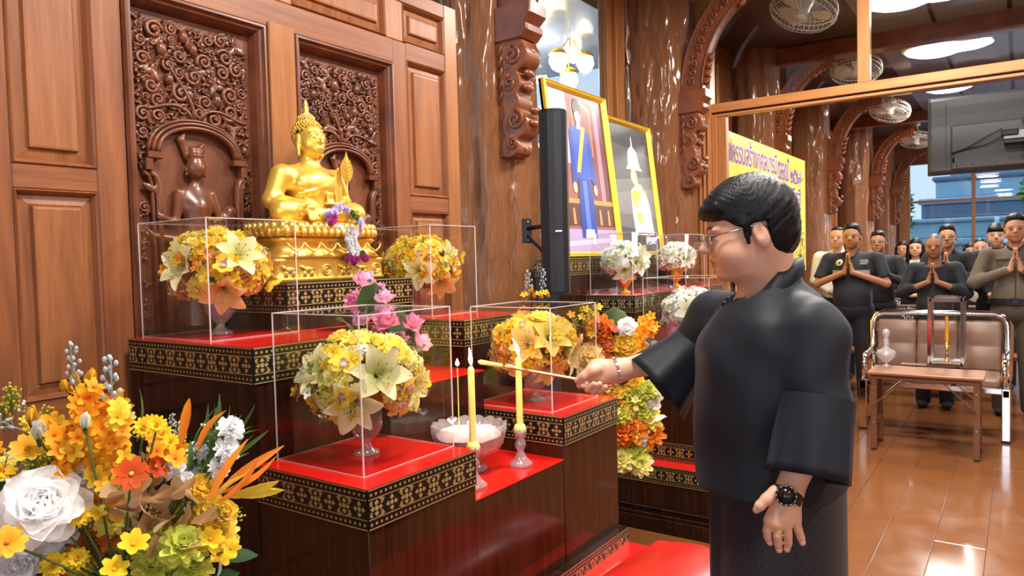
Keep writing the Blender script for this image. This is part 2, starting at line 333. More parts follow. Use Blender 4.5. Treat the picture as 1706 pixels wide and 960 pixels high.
def rotm(rx=0, ry=0, rz=0): return np.array(Euler((rx, ry, rz)).to_matrix())
def frame_z(d, roll=0.):
    """rotation taking local +Z to direction d"""
    return Vector(d).normalized().to_track_quat('Z', 'Y').to_matrix().to_4x4() @ Matrix.Rotation(roll, 4, 'Z')
# ================================================================== THE SETTING
def on_y(px, py, Y): d = CR.T @ np.array([(px - 853) / F_PX, (py - 480) / F_PX, 1.0]); return CC + d * (Y / d[1])
def on_x(px, py, X): d = CR.T @ np.array([(px - 853) / F_PX, (py - 480) / F_PX, 1.0]); return CC + d * (X / d[0])
def on_z(px, py, Z): d = CR.T @ np.array([(px - 853) / F_PX, (py - 480) / F_PX, 1.0]); return CC + d * ((Z - HC) / d[2])
def noise1(x, seed=0):
    r = np.random.default_rng(seed); y = 0 * x
    for k in range(1, 7): y = y + np.sin(x * k * 1.7 + r.uniform(0, 6.3)) / k
    return y
# floor of long boards
floor = bx('floor', (-3, -3.6, -.08), (19.2, 2.9, -.006), 'floor_gap'); tag(floor, kind='structure')
board_len, board_w = 2.6, .215
pm = MB().box((-board_len / 2 + .0012, -board_w / 2 + .0008, -.01), (board_len / 2 - .0012, board_w / 2 - .0008, 0), 0, .0012).mesh('floor_board', 'floor_wood')
for j in range(15):
    y = -.84 + j * board_w
    off = (j * 1.07) % board_len
    for i in range(-1, 7):
        x = i * board_len + off
        if x < -.6 or x > 17.2: continue
        inst('floor_board', pm, floor, Matrix.Translation((x - 0, y, 0)) @ floor.matrix_world.inverted() if False else Matrix.Translation(Vector((x, y, 0)) - floor.location))
bx('floor_board', (-3, -3.6, -.01), (19.2, -.95, 0), 'floor_wood', None).name = 'floor_edge'
fe = bpy.data.objects['floor_edge']; fe.parent = floor; fe.location = fe.location - floor.location; fe.name = 'floor_boards'; fe['kind'] = 'stuff'
# ceiling
ceil_ = bx('ceiling', (-3, -3.6, 3.72), (19.2, 2.9, 3.84), 'ceiling_paint'); tag(ceil_, kind='structure')
def child_box(name, lo, hi, mat, parent, bev=0.):
    o = bx(name, lo, hi, mat, parent, bev); o.location = o.location - parent.location; return o
for x in (.6, 3.25, 5.85, 8.65, 11.25, 13.9, 16.6): child_box('ceiling_beam', (x - .11, -3.6, 3.54), (x + .11, 2.7, 3.719), 'bracket_wood', ceil_, .01)
for i, y in enumerate(np.arange(-3.0, 1.0, .62)): child_box('ceiling_panel', (-3, y, 3.70), (19, y + .58, 3.7185), 'ceiling_blue', ceil_)  # blue-grey strips stand in for glass reflections across the ceiling
# walls out of frame, with the openings the daylight comes through
def wall_with_openings(name, axis, pos, thick, a0, a1, z1, opens, zlo, zhi, mat):
    root = None; segs = []; cur = a0
    for (o0, o1) in sorted(opens): segs.append((cur, o0, 0, z1)); segs.append((o0, o1, 0, zlo)); segs.append((o0, o1, zhi, z1)); cur = o1
    segs.append((cur, a1, 0, z1)); mb = MB()
    for (p0, p1, q0, q1) in segs:
        if axis == 'x': mb.box((p0, pos, q0), (p1, pos + thick, q1))
        else: mb.box((pos, p0, q0), (pos + thick, p1, q1))
    return tag(mb.build(name, mat), kind='structure')
wall_with_openings('wall_right', 'x', -3.75, .15, -3, 19.2, 3.72, [(x - .8, x + .8) for x in WIN_R], .6, 2.9, 'plaster')
wall_with_openings('wall_back', 'y', -3.15, .15, -3.6, 2.9, 3.72, [(y - .8, y + .8) for y in (-2.2, .2)], .6, 2.9, 'plaster')
# ------------------------------------------------------------------ panelled screen wall behind the altar (front plane Y = 2.2)
WY = 2.2
wall = bx('wall_left', (-2.2, WY + .045, 0), (2.735, WY + .10, 2.60), 'carved_back'); tag(wall, kind='structure')
def wpart(name, mb, mat):
    me = mb.mesh(name, mat); c = np.concatenate(mb.v); c = (c.min(0) + c.max(0)) / 2
    me.transform(Matrix.Translation(-Vector(c))); return inst(name, me, wall, Matrix.Translation(Vector(c) - wall.location))
def rings(mb, x0, x1, z0, z1, steps, close=True):
    """concentric rectangles (inset, y) forming mouldings"""
    v = []; f = []
    for (i, y) in steps: v += [(x0 + i, y, z0 + i), (x1 - i, y, z0 + i), (x1 - i, y, z1 - i), (x0 + i, y, z1 - i)]
    for k in range(len(steps) - 1):
        for j in range(4): f.append((k * 4 + j, k * 4 + (j + 1) % 4, k * 4 + 4 + (j + 1) % 4, k * 4 + 4 + j))
    if close: k = (len(steps) - 1) * 4; f.append((k, k + 1, k + 2, k + 3))
    mb.add(v, f); return mb
def stile(x0, x1, z0, z1, mat='teak_v', y=WY, nm='stile'): wpart(nm, MB().box((x0, y, z0), (x1, WY + .05, z1), 0, .003), mat)
def raised(x0, x1, z0, z1, mat='teak_panel_v'):
    wpart('panel_moulding', rings(MB(), x0, x1, z0, z1, [(0, WY + .002), (.004, WY - .004), (.009, WY + .002), (.016, WY + .018)], False), 'teak_v')
    wpart('raised_panel', rings(MB(), x0 + .014, x1 - .014, z0 + .014, z1 - .014, [(0, WY + .03), (.0, WY + .020), (.026, WY + .014), (.030, WY + .016), (.034, WY + .004), (.040, WY + .003)]), mat)
ZB, ZT = .12, 2.62
cols_x = [(.842, 1.062), (2.39, 2.652)]
# stiles
stile(.70, .842, 0, 2.56); stile(1.062, 1.150, 0, 2.385); stile(1.668, 1.781, 0, 2.30, 'teak_light', WY - .012); stile(2.306, 2.39, 0, 2.385); stile(2.652, 2.737, 0, ZT, 'teak_light', WY - .004)
stile(-.2, -.06, 0, 2.56)
# rails
for (x0, x1) in cols_x + [(-.06, .70)]:
    wpart('rail', MB().box((x0, WY, 1.655), (x1, WY + .05, 1.722), 0, .003), 'teak_h'); wpart('rail', MB().box((x0, WY, .99), (x1, WY + .05, 1.074), 0, .003), 'teak_h')
    raised(x0, x1, 1.722, 2.312); raised(x0, x1, 1.074, 1.655); raised(x0, x1, .30, .99)
    wpart('rail', MB().box((x0, WY, .0), (x1, WY + .05, .30), 0, .003), 'teak_h'); wpart('rail', MB().box((x0, WY, 2.312), (x1, WY + .05, 2.39), 0, .003), 'teak_h')
wpart('rail', MB().box((1.150, WY - .002, 2.283), (2.306, WY + .05, 2.385), 0, .003), 'teak_h')
wpart('rail', MB().box((-.2, WY - .001, 2.558), (2.652, WY + .05, ZT), 0, .003), 'teak_h')
for (x0, x1) in ((.842, 1.062), (1.160, 1.660), (1.782, 2.270), (2.372, 2.652)): raised(x0, x1, 2.388, 2.556)
for (x0, x1) in ((1.062, 1.160), (1.660, 1.782), (2.270, 2.372)): stile(x0, x1, 2.386, 2.557, 'teak_light')
# carved fields
def scroll(mb, cx, cz, r, a0, sg, y0, turns=1.5, h=.018):
    n = 22; path = []; rad = []
    for i in range(n):
        t = i / (n - 1); a = a0 + sg * t * 2 * PI * turns; rr = r * (1 - .80 * t); path.append((cx + rr * math.cos(a), y0 - h * (.55 + .5 * t), cz + rr * math.sin(a))); rad.append(r * (.30 - .12 * t))
    mb.tube(path, rad, 6, 0, True, True, None, (0, 1, 0)); mb.ball((cx, y0 - h * 1.05, cz), r * .22, 6, 4)
def leaf_relief(mb, x, z, ang, ln, wd, y0, h=.012, curl=.35):
    v = []; f = []; n = 6
    for i in range(n):
        t = i / (n - 1); wv = wd * math.sin(PI * min(1, t * .92 + .06)) ** .8; a = ang + curl * t; cx = x + ln * t * math.cos(ang + curl * t * .5); cz = z + ln * t * math.sin(ang + curl * t * .5)
        nx, nz = -math.sin(a), math.cos(a)
        for k in (-1, -.5, 0, .5, 1): v.append((cx + nx * wv * k, y0 - h * (.25 + (.8 if k in (-.5, .5) else (.45 if k == 0 else 0))) * (.7 + .5 * t), cz + nz * wv * k))
    for i in range(n - 1):
        for k in range(4): f.append((i * 5 + k, i * 5 + k + 1, i * 5 + 6 + k, i * 5 + 5 + k))
    mb.add(v, f, 0, True)
def arch_path(cx, hw, zs, zt, n=22):
    return [(cx + hw * math.cos(PI - PI * i / (n - 1)), zs + (zt - zs) * math.sin(PI * i / (n - 1)) ** .9) for i in range(n)]
def carved_field(x0, x1, cx, seed):
    rnd = random.Random(seed); z0, z1 = .62, 2.217; y0 = WY + .040
    wpart('carved_frame', rings(MB(), x0 - .046, x1 + .068, z0 - .06, z1 + .064, [(0, WY - .003), (.008, WY - .016), (.016, WY - .015), (.020, WY - .005), (.030, WY - .004), (.040, WY + .012), (.046, WY + .04)], False) if False else
          rings(MB(), x0 - .045, x1 + .060, z0 - .06, z1 + .066, [(0, WY - .002), (.006, WY - .016), (.014, WY - .018), (.020, WY - .006), (.028, WY - .004), (.036, WY + .010), (.045, WY + .042)], False), 'carved_wood')
    wpart('carved_ground', MB().box((x0 - .01, y0, z0), (x1 + .02, y0 + .004, z1 + .02)), 'carved_back')
    hw = .138; zs, zt = 1.795, 1.885
    def inside(x, z, m=.0): 
        if z < zs: return abs(x - cx) < hw + .03 + m
        return ((x - cx) / (hw + .022 + m)) ** 2 + ((z - zs) / (zt - zs + .022 + m)) ** 2 < 1
    # niche arch: three nested ribs with stepped shoulders
    mb = MB()
    for (dr, w_, h) in ((.0, .008, .030), (.014, .007, .024), (.026, .006, .014)):
        p = arch_path(cx, hw + dr, zs, zt + dr); mb.tube([(x, y0 - h * .6, z) for x, z in p], w_, 6, 0, True, True, 2.2, (0, 1, 0))
    for sg in (-1, 1):
        mb.box((cx + sg * (hw + .012) - .024, y0 - .034, zs - .022), (cx + sg * (hw + .012) + .024, y0, zs), 0, .003)
        mb.box((cx + sg * (hw + .030) - .012, y0 - .030, zs - .060), (cx + sg * (hw + .030) + .012, y0, zs - .020), 0, .003)
        q = [(cx + sg * (hw + .026), y0 - .016, zs - .062), (cx + sg * (hw + .012), y0 - .018, zs - .075), (cx + sg * (hw + .004), y0 - .018, zs - .10), (cx + sg * (hw + .002), y0 - .018, zs - .16), (cx + sg * (hw + .002), y0 - .018, zs - .62)]
        mb.tube(q, .010, 6, 0, True, True, 1.6, (0, 1, 0)); q = [(a + sg * .018, b + .004, c) for a, b, c in q]; mb.tube(q, .007, 6, 0, True, True, 1.6, (0, 1, 0))
    wpart('niche_arch', mb, 'carved_wood')
    mb = MB(); pts = []
    def ok(x, z, r): return x0 + r * .8 < x < x1 - r * .8 and z < z1 - r * .8 and z > .9 and not inside(x, z, r * .9)
    # main branches rising from the crown of the arch
    for a, ln, bend in ((97, .20, .5), (125, .24, 1.3), (55, .24, -1.3)):
        a = math.radians(a); x, z = cx + .02 * math.cos(a), zt + .03; path = []; 
        for i in range(12):
            t = i / 11; path.append((x, y0 - .012 - .004 * math.sin(t * 3), z)); aa = a + bend * math.sin(t * 3.0); x += math.cos(aa) * ln / 11; z += math.sin(aa) * ln / 11
            if not (x0 + .01 < x < x1 - .01 and z < z1 - .012): break
        if len(path) > 3: mb.tube(path, [.008 - .004 * i / len(path) for i in range(len(path))], 6, 0, True, True, 1.2, (0, 1, 0))
    tries = 0
    while tries < 9000:
        tries += 1; r = rnd.choice((.033, .029, .025, .021)) if tries < 1200 else rnd.choice((.018, .015, .012, .0095, .008)); x = rnd.uniform(x0, x1); z = rnd.uniform(.95, z1) if rnd.random() < .25 else rnd.uniform(1.72, z1)
        if not ok(x, z, r): continue
        if any((x - a) ** 2 + (z - b) ** 2 < ((r + c) * .84) ** 2 for a, b, c in pts): continue
        pts.append((x, z, r)); sg = 1 if (x < cx) ^ (rnd.random() < .35) else -1; k = rnd.random(); a0 = rnd.uniform(0, 6.28)
        if r > .02 and k < .20:      # seed pod / bird body with feathered tail
            mb.ball((x, y0 - .010, z), (r * .62, .017, r * .85), 8, 6)
            for q in range(4): leaf_relief(mb, x, z, a0 + (q - 1.5) * .35, r * 1.15, r * .22, y0 - .002, .014, .5 * sg)
        elif r > .013 and k < .88:
            scroll(mb, x, z, r * .92, a0, sg, y0)
            for q in range(3): aa = a0 - sg * (.3 + q * .55); leaf_relief(mb, x + r * .8 * math.cos(aa), z + r * .8 * math.sin(aa), aa - sg * 1.1, r * 1.15, r * .32, y0, .013, -.8 * sg)
        else:
            for q in range(3): leaf_relief(mb, x - .5 * r * math.cos(a0 + q * 2.1), z - .5 * r * math.sin(a0 + q * 2.1), a0 + q * 2.1, r * 1.9, r * .50, y0, .014, .6 * sg)
    o = wpart('carved_scrollwork', mb, 'carved_wood'); o['kind'] = 'stuff'
    # figure standing in the niche
    zb = 1.40; fy = y0 - .012
    def fig(P):
        S = lambda p: (cx + p[0] * 1.22 - .012, fy + p[1], 1.80 + (p[2] - 1.80) * 1.12 - .012)
        d = ell(P, S((0, -.012, 1.772)), (.031, .026, .040))                    # face
        d = smin(d, ell(P, S((0, -.034, 1.768)), (.004, .008, .010)), .006)      # nose
        d = smin(d, cone(P, S((0, 0, 1.745)), S((0, 0, 1.72)), .013, .016), .01)
        for s_ in (-1, 1):
            d = smin(d, ell(P, S((s_ * .026, -.006, 1.765)), (.006, .006, .011)), .004)
            d = np.minimum(d, ell(P, S((s_ * .027, -.008, 1.750)), (.005, .005, .007)))
        d = smin(d, ell(P, S((0, -.008, 1.806)), (.029, .026, .013)), .004)      # crown band
        d = smin(d, ell(P, S((.004, -.004, 1.822)), (.030, .022, .016)), .008); d = smin(d, ell(P, S((.020, -.006, 1.838)), (.018, .012, .007), rotm(0, -.5, 0)), .006)
        d = smin(d, cone(P, S((-.022, 0, 1.80)), S((-.035, 0, 1.85)), .008, .012), .006); d = smin(d, cone(P, S((-.035, 0, 1.85)), S((-.022, 0, 1.875)), .012, .004), .006)
        t = ell(P, S((0, 0, 1.675)), (.066, .030, .054)); t = smin(t, cone(P, S((0, 0, 1.65)), S((0, 0, 1.575)), .050, .040), .02); t = smin(t, ell(P, S((0, 0, 1.55)), (.055, .028, .05)), .03)
        d = smin(d, t, .012)
        for s_, el, ha in ((-1, (-.062, -.006, 1.610), (-.105, -.012, 1.625)), (1, (.068, -.006, 1.615), (.075, -.012, 1.56))):
            d = smin(d, cone(P, S((s_ * .046, 0, 1.695)), S(el), .018, .014), .008); d = smin(d, cone(P, S(el), S(ha), .013, .010), .006); d = smin(d, ell(P, S(ha), (.013, .012, .015)), .005)
        d = smin(d, cone(P, S((-.112, -.012, 1.62)), S((-.112, -.012, 1.715)), .005, .004), .004); d = smin(d, ell(P, S((-.128, -.008, 1.705)), (.028, .008, .012), rotm(0, .5, 0)), .006)   # fan of feathers
        d = smin(d, cone(P, S((.05, 0, 1.56)), S((.098, -.008, 1.645)), .024, .022), .015); d = smin(d, cone(P, S((.098, -.008, 1.645)), S((.095, -.002, 1.52)), .020, .016), .01)
        d = smin(d, cone(P, S((-.03, 0, 1.555)), S((-.115, -.006, 1.57)), .020, .012), .012); d = smin(d, cone(P, S((-.115, 0, 1.57)), S((-.135, 0, 1.59)), .012, .004), .008)
        return smin(d, cone(P, S((0, 0, 1.54)), S((0, .004, 1.30)), .05, .07), .03)
    v, f = surfnet(fig, (cx - .20, fy - .07, 1.24), (cx + .18, fy + .035, 1.92), .0045)
    me = mk_mesh('niche_figure', v, f, 'carved_wood'); inst('niche_figure', me, wall, Matrix.Translation(-wall.location))
carved_field(1.195, 1.598, 1.395, 3); carved_field(1.823, 2.237, 2.030, 8)
# ------------------------------------------------------------------ far side wall behind the columns, with glazed bays
FWY = 2.72
fw = bx('wall_left_far', (5.60, FWY, 0), (19.2, FWY + .12, 3.72), 'teak_v'); tag(fw, kind='structure')
for x in np.arange(6.6, 18.8, .62): child_box('wall_batten', (x, FWY - .03, 0), (x + .07, FWY, 3.5), 'frame_wood_v', fw, .004)
sw = bx('wall_bay', (2.74, FWY, 0), (5.60, FWY + .12, 1.05), 'teak_v'); tag(sw, kind='structure')
wb = bx('wall_side_room', (1.6, 4.6, 0), (7.2, 4.7, 3.72), 'ceiling_blue'); wb.data.materials[0] = varied('pane_reflection_blue', (.60, .66, .70), (.52, .58, .62), 2, .6); tag(wb, kind='structure')  # room added behind the pane; its pale blue stands in for the reflection
cs = bx('ceiling_side_room', (1.6, 2.9, 3.5), (7.2, 4.7, 3.6), 'ceiling_blue'); tag(cs, kind='structure')
w1 = empty('window_1', (4.0, FWY + .02, 1.05), kind='structure')
def w1p(nm, lo, hi, mat): o = bx(nm, lo, hi, mat, w1, .003 if mat != 'pane_glass' else 0); o.location = o.location - w1.location
xa = on_y(1008, 80, FWY)[0]; xb = on_y(1032, 80, FWY)[0]
w1p('window_frame', (xa + .10, FWY - .05, 0), (xb, FWY + .06, 3.72), 'frame_wood_v'); w1p('window_frame', (xa, FWY - .02, 1.05), (xa + .08, FWY + .06, 3.72), 'frame_wood_v')
w1p('window_frame', (2.74, FWY - .02, 3.62), (5.2, FWY + .06, 3.72), 'frame_wood_v'); w1p('window_frame', (2.74, FWY - .02, 1.05), (2.82, FWY + .06, 3.72), 'frame_wood_v')
w1p('window_pane', (2.82, FWY + .02, 1.05), (xa, FWY + .026, 3.62), 'pane_glass')
def area_lamp(name, loc, r, power, color):
    l = bpy.data.lights.new(name, 'AREA'); l.shape = 'DISK'; l.size = 2 * r; l.energy = power; l.color = color; o = bpy.data.objects.new(name, l); COL.objects.link(o); o.location = loc; return o
# chandelier and its lamp, added behind the glazed bay in place of a reflection
ch = empty('chandelier', on_y(950, 60, 3.5), 0, 'gilded chandelier with three glowing tulip glass shades standing in for a reflection in the glazed bay', 'chandelier')
cl0 = ch.location.copy(); up_z = 3.5 - cl0.z
MB().tube([(0, 0, .02), (0, 0, up_z)], .012, 8).build('stem', 'gold_paint', ch); MB().lathe([(.02, -.03), (.05, 0), (.03, .06), (.012, .1)], (0, 0, 0), 12).build('hub', 'gold_paint', ch)
for (px, py) in ((930, 98), (975, 102), (948, 130), (955, 85)):
    q = on_y(px, py, 3.5 + (.12 if py == 85 else 0)) - np.array(cl0); q[2] += .07
    MB().tube([(0, 0, 0), (q[0] * .5, q[1] * .5, q[2] * .3 - .05), (q[0], q[1], q[2])], .007, 6).build('arm', 'gold_paint', ch)
    MB().lathe([(.018, 0), (.075, -.035), (.088, -.10), (.06, -.16), (.015, -.19)], q, 14).build('glass_shade', 'bulb_glass', ch); MB().lathe([(.03, .025), (.06, .0), (.082, -.03), (.05, -.03)], q, 8, 0, True, 8, .12).build('petal_holder', 'gold_paint', ch)
lt = bpy.data.lights.new('chandelier_light', 'POINT'); lt.energy = 90; lt.color = (1, .93, .8); lt.shadow_soft_size = .2; lo = bpy.data.objects.new('chandelier_light', lt); COL.objects.link(lo); lo.parent = ch; lo.location = (-.3, .3, -.35)
# ------------------------------------------------------------------ varnished tree-trunk columns
def trunk(x, y, r, seed, label):
    seg, rg = (150, 170) if x < 7 else (72, 70); rn = np.random.default_rng(seed); th = np.linspace(0, 2 * PI, seg, endpoint=False); zz = np.linspace(0, 3.72, rg); A, Z = np.meshgrid(th, zz)
    R = r * (1.05 - .025 * Z) * np.ones_like(A)
    for k in range(14):
        fr = rn.integers(2, 12); R = R + r * .020 / (1 + .10 * fr) * np.sin(fr * A + rn.uniform(0, 6.3) + rn.uniform(-.5, .5) * Z + .8 * np.sin(Z * rn.uniform(.6, 2.6) + rn.uniform(0, 6)))
    for (na, nz, amp) in ((40, 14, .020), (70, 40, .016)):            # bark furrows, stretched along the trunk
        G_ = rn.normal(size=(nz + 1, na)); G_ = np.concatenate([G_, G_[:, :1]], 1); u = A / (2 * PI) * na; w_ = Z / 3.72 * (nz - 1e-3); i0 = np.clip(u.astype(int), 0, na - 1); j0 = w_.astype(int); fu = u - i0; fw_ = w_ - j0; fu = fu * fu * (3 - 2 * fu); fw_ = fw_ * fw_ * (3 - 2 * fw_)
        R = R + r * amp * np.clip((G_[j0, i0] * (1 - fu) + G_[j0, i0 + 1] * fu) * (1 - fw_) + (G_[j0 + 1, i0] * (1 - fu) + G_[j0 + 1, i0 + 1] * fu) * fw_, -1.6, .9)
    for k in range(18):
        a, z, wa, wz = rn.uniform(0, 6.3), rn.uniform(.5, 3.4), rn.uniform(.04, .14), rn.uniform(.08, .4); da = np.angle(np.exp(1j * (A - a))); R = R + r * rn.uniform(-.10, .05) * np.exp(-(da / wa) ** 2 - ((Z - z) / wz) ** 2)
    v = np.stack([x + R * np.cos(A), y + R * np.sin(A), Z], -1).reshape(-1, 3) - np.array([x, y, 0])
    f = [(i * seg + k, i * seg + (k + 1) % seg, (i + 1) * seg + (k + 1) % seg, (i + 1) * seg + k) for i in range(rg - 1) for k in range(seg)]
    o = inst('trunk_column', mk_mesh('trunk_column', v, f, 'trunk'), None, Matrix.Translation((x, y, 0))); return tag(o, label, 'column', 'tree trunk columns along the hall')
TR = [(3.31, 2.47, .295), (5.80, 2.50, .30), (8.60, 2.50, .265), (11.2, 2.50, .29), (14.6, 2.46, .29), (17.4, 2.45, .28)]
TL_ = ['varnished tree trunk column beside the carved screen, a black loudspeaker bracketed to it', 'varnished tree trunk column right behind the white-uniform portrait', 'varnished tree trunk column partly hidden by the yellow banner', 'varnished tree trunk column just past the far edge of the yellow banner', 'slimmer varnished tree trunk column behind the man in the badge shirt', 'varnished tree trunk column close to the far window, behind a slim black speaker']
for i, (a, b, c) in enumerate(TR): trunk(a, b, c, 11 + i, TL_[i])
# carved brackets: corbel + arched rib springing towards the room
SHARED = {}
def bracket(x, yb, label, seed, rib=True, s=1.):
    root = empty('carved_bracket', (x, yb, 1.96), 0, label, 'bracket', 'carved brackets on the trunk columns')
    t = .065 * s
    def extrude(prof, name, tt=t, mat='bracket_wood', bev=.012):
        # prof: closed outline in (out, up); out runs to -Y
        n = len(prof); P_ = np.array(prof); c = P_.mean(0); inn = P_ + (c - P_) / np.maximum(np.linalg.norm(c - P_, axis=1, keepdims=True), 1e-6) * bev * .6; v = []
        for (xx, PP) in ((-tt, inn), (-tt + bev, P_), (tt - bev, P_), (tt, inn)): v += [(xx, -q[0], q[1]) for q in PP]
        f = [(k * n + i, k * n + (i + 1) % n, (k + 1) * n + (i + 1) % n, (k + 1) * n + i) for k in range(3) for i in range(n)] + [list(range(n)), [3 * n + i for i in range(n)][::-1]]
        return MB().add(v, f, 0, False).build(name, mat, root)
    def cf(P):
        d = rbox(P, (0, -.01, .30), (t, .05, .30), .012)
        for (o_, z, ro, rz) in ((.075, .055, .055, .050), (.110, .165, .075, .070), (.085, .285, .050, .060), (.085, .385, .060, .065), (.120, .520, .075, .075), (.08, .59, .08, .03)):
            q = np.stack([P[:, 1] + o_, P[:, 2] - z], 1); e = (np.sqrt((q[:, 0] / ro) ** 2 + (q[:, 1] / rz) ** 2) - 1) * min(ro, rz); d = smin(d, np.maximum(e, np.abs(P[:, 0]) - t), .02)
        return d
    if 'corbel' not in SHARED: SHARED['corbel'] = mk_mesh('corbel', *surfnet(cf, (-.1, -.24, -.02), (.1, .06, .64), .009), 'bracket_wood')
    inst('corbel', SHARED['corbel'], root)
    extrude([(-.03, .60), (.17, .60), (.205, .635), (.205, .665), (.185, .68), (.225, .72), (.225, .78), (-.03, .78)], 'capital', t * 1.25)
    mb = MB()
    for sd in (-1, 1):
        for (a, z, r, sg) in ((.115, .075, .035, 1), (.13, .19, .052, -1), (.10, .38, .045, 1), (.12, .52, .05, -1)):
            path = []; rad = []
            for i in range(20):
                q = i / 19; an = sg * (q * 2 * PI * 1.5) + (PI * .5); rr = r * (1 - .8 * q); path.append((sd * (t + .002 + .006 * q), -(a - .02 + rr * math.cos(an)), z + rr * math.sin(an))); rad.append(.010 - .005 * q)
            mb.tube(path, rad, 6, 0, True, True, None, (1, 0, 0))
        for i in range(5):
            z = .30 + i * .06; mb.tube([(sd * t, -.01, z - .02), (sd * (t + .006), -.035, z + .03), (sd * t, -.03, z + .07)], [.004, .010, .003], 6, 0, True, True, None, (1, 0, 0))
    for i, (a, z) in enumerate(((.125, .05), (.20, .17), (.205, .235), (.165, .36), (.175, .43), (.19, .54))): mb.ball((0, -a + .012, z), (t * .85, .020, .022), 8, 5)
    o_ = mb.build('scroll_carving', 'bracket_wood', root)
    if rib:
        pa = []; n = 18
        for i in range(n): q = i / (n - 1); pa.append((.03 + .68 * (1 - math.cos(q * PI * .46)), .78 + .80 * math.sin(q * PI * .46)))
        top = []; bot = []
        for i in range(n):
            a = np.array(pa[max(i - 1, 0)]); b = np.array(pa[min(i + 1, n - 1)]); d = (b - a) / np.linalg.norm(b - a); nn = np.array([-d[1], d[0]]); wv = .085; bot.append(np.array(pa[i]) - nn * wv * .9 + np.array((.08, 0))); top.append(np.array(pa[i]) + nn * wv * .7 + np.array((.05, 0)))
        P_ = [tuple(q) for q in bot] + [tuple(q) for q in top[::-1]]
        v = []; f = []
        for xx in (-t * .8, t * .8): v += [(xx, -q[0], q[1]) for q in bot] + [(xx, -q[0], q[1]) for q in top]
        m_ = 2 * n
        for i in range(n - 1):
            f += [(i, i + 1, n + i + 1, n + i), (m_ + n + i, m_ + n + i + 1, m_ + i + 1, m_ + i), (m_ + i, m_ + i + 1, i + 1, i), (n + i, n + i + 1, m_ + n + i + 1, m_ + n + i)]
        f += [(0, n, m_ + n, m_), (n - 1, m_ + n - 1, m_ + 2 * n - 1, 2 * n - 1)]
        MB().add(v, f, 0, False).build('arched_rib', 'bracket_wood', root)
        mb = MB()
        for sd in (-1, 1):
            for i in range(1, n - 1):
                c = (np.array(top[i]) + np.array(bot[i])) / 2; rr = .030; path = []; sg = 1 if i % 2 else -1
                for k in range(14): q = k / 13; an = sg * q * 2 * PI * 1.3 + i; path.append((sd * (t * .8 + .003 + .004 * q), -(c[0] + rr * (1 - .75 * q) * math.cos(an)), c[1] + rr * (1 - .75 * q) * math.sin(an)))
                mb.tube(path, [.009 - .004 * k / 13 for k in range(14)], 5, 0, True, True, None, (1, 0, 0))
            for e in (top, bot): mb.tube([(sd * (t * .8), -q[0] * 1., q[1]) for q in e], .008, 5, 0, True, True, None, (1, 0, 0))
        for k, i in enumerate((1, 2, 3, 4, 12, 13, 14, 15, 16)):
            q = np.array(bot[i]); mb.tube([(0, -q[0] + .02, q[1] + .01), (0, -q[0] - .028, q[1] + .004), (0, -q[0] - .058, q[1] + .036)], [t * .62, t * .5, .004], 6, 0, True, True, .55, (1, 0, 0))
        mb.build('rib_carving', 'bracket_wood', root)
    return root
BL = ['glossy carved corbel bracket above the black loudspeaker', 'carved bracket with arched rib left of the glazed partition, above the two portraits', 'carved bracket with arched rib behind the upper glass, on the column the banner hides', 'carved bracket with arched rib on the column past the far banner edge', 'carved bracket with arched rib above the man in the badge shirt', 'carved bracket with arched rib nearest the far window']
for i, ((x, y), b) in enumerate(zip(((3.20, 2.25), (5.70, 2.25), (8.55, 2.34), (11.15, 2.25), (14.5, 2.20), (17.3, 2.2)), BL)): bracket(x, y, b, i)
# ------------------------------------------------------------------ glazed partition (upper lights over an open doorway), plane X = 6
PX = 6.0
pt = empty('wall_partition', (PX, 0, 2.575), kind='structure')
def ptp(nm, lo, hi, mat, bev=.004): o = bx(nm, lo, hi, mat, pt, bev); o.location = o.location - pt.location
ptp('beam', (PX - .04, -3.59, 2.600), (PX + .05, 2.2, 2.672), 'frame_wood'); ptp('track_rail', (PX - .025, -3.59, 2.565), (PX + .04, 2.2, 2.588), 'frame_wood'); ptp('track_gap', (PX - .01, -3.59, 2.588), (PX + .03, 2.2, 2.600), 'black_plastic', 0)
ys = [2.2, .99, -.25, -1.5, -2.6]
for y in ys[1:]: ptp('mullion', (PX - .035, y - .085, 2.672), (PX + .04, y, 3.72), 'frame_wood_v')
for a, b in zip(ys[1:], ys[:-1]): ptp('window_pane', (PX - .004, a + .002, 2.674), (PX + .004, b - .087, 3.71), 'pane_glass', 0)
ptp('jamb', (PX - .06, 2.10, 0), (PX + .06, 2.22, 3.71), 'frame_wood_v'); ptp('jamb', (PX - .02, 1.985, 0), (PX + .05, 2.055, 2.565), 'frame_wood_v'); ptp('jamb', (PX - .04, 2.055, 0), (PX + .03, 2.10, 2.565), 'frame_wood_v')
for k in range(3): ptp('jamb_reed', (PX - .078, 2.108 + k * .036, 0), (PX - .055, 2.132 + k * .036, 2.56), 'frame_wood_v', .008)
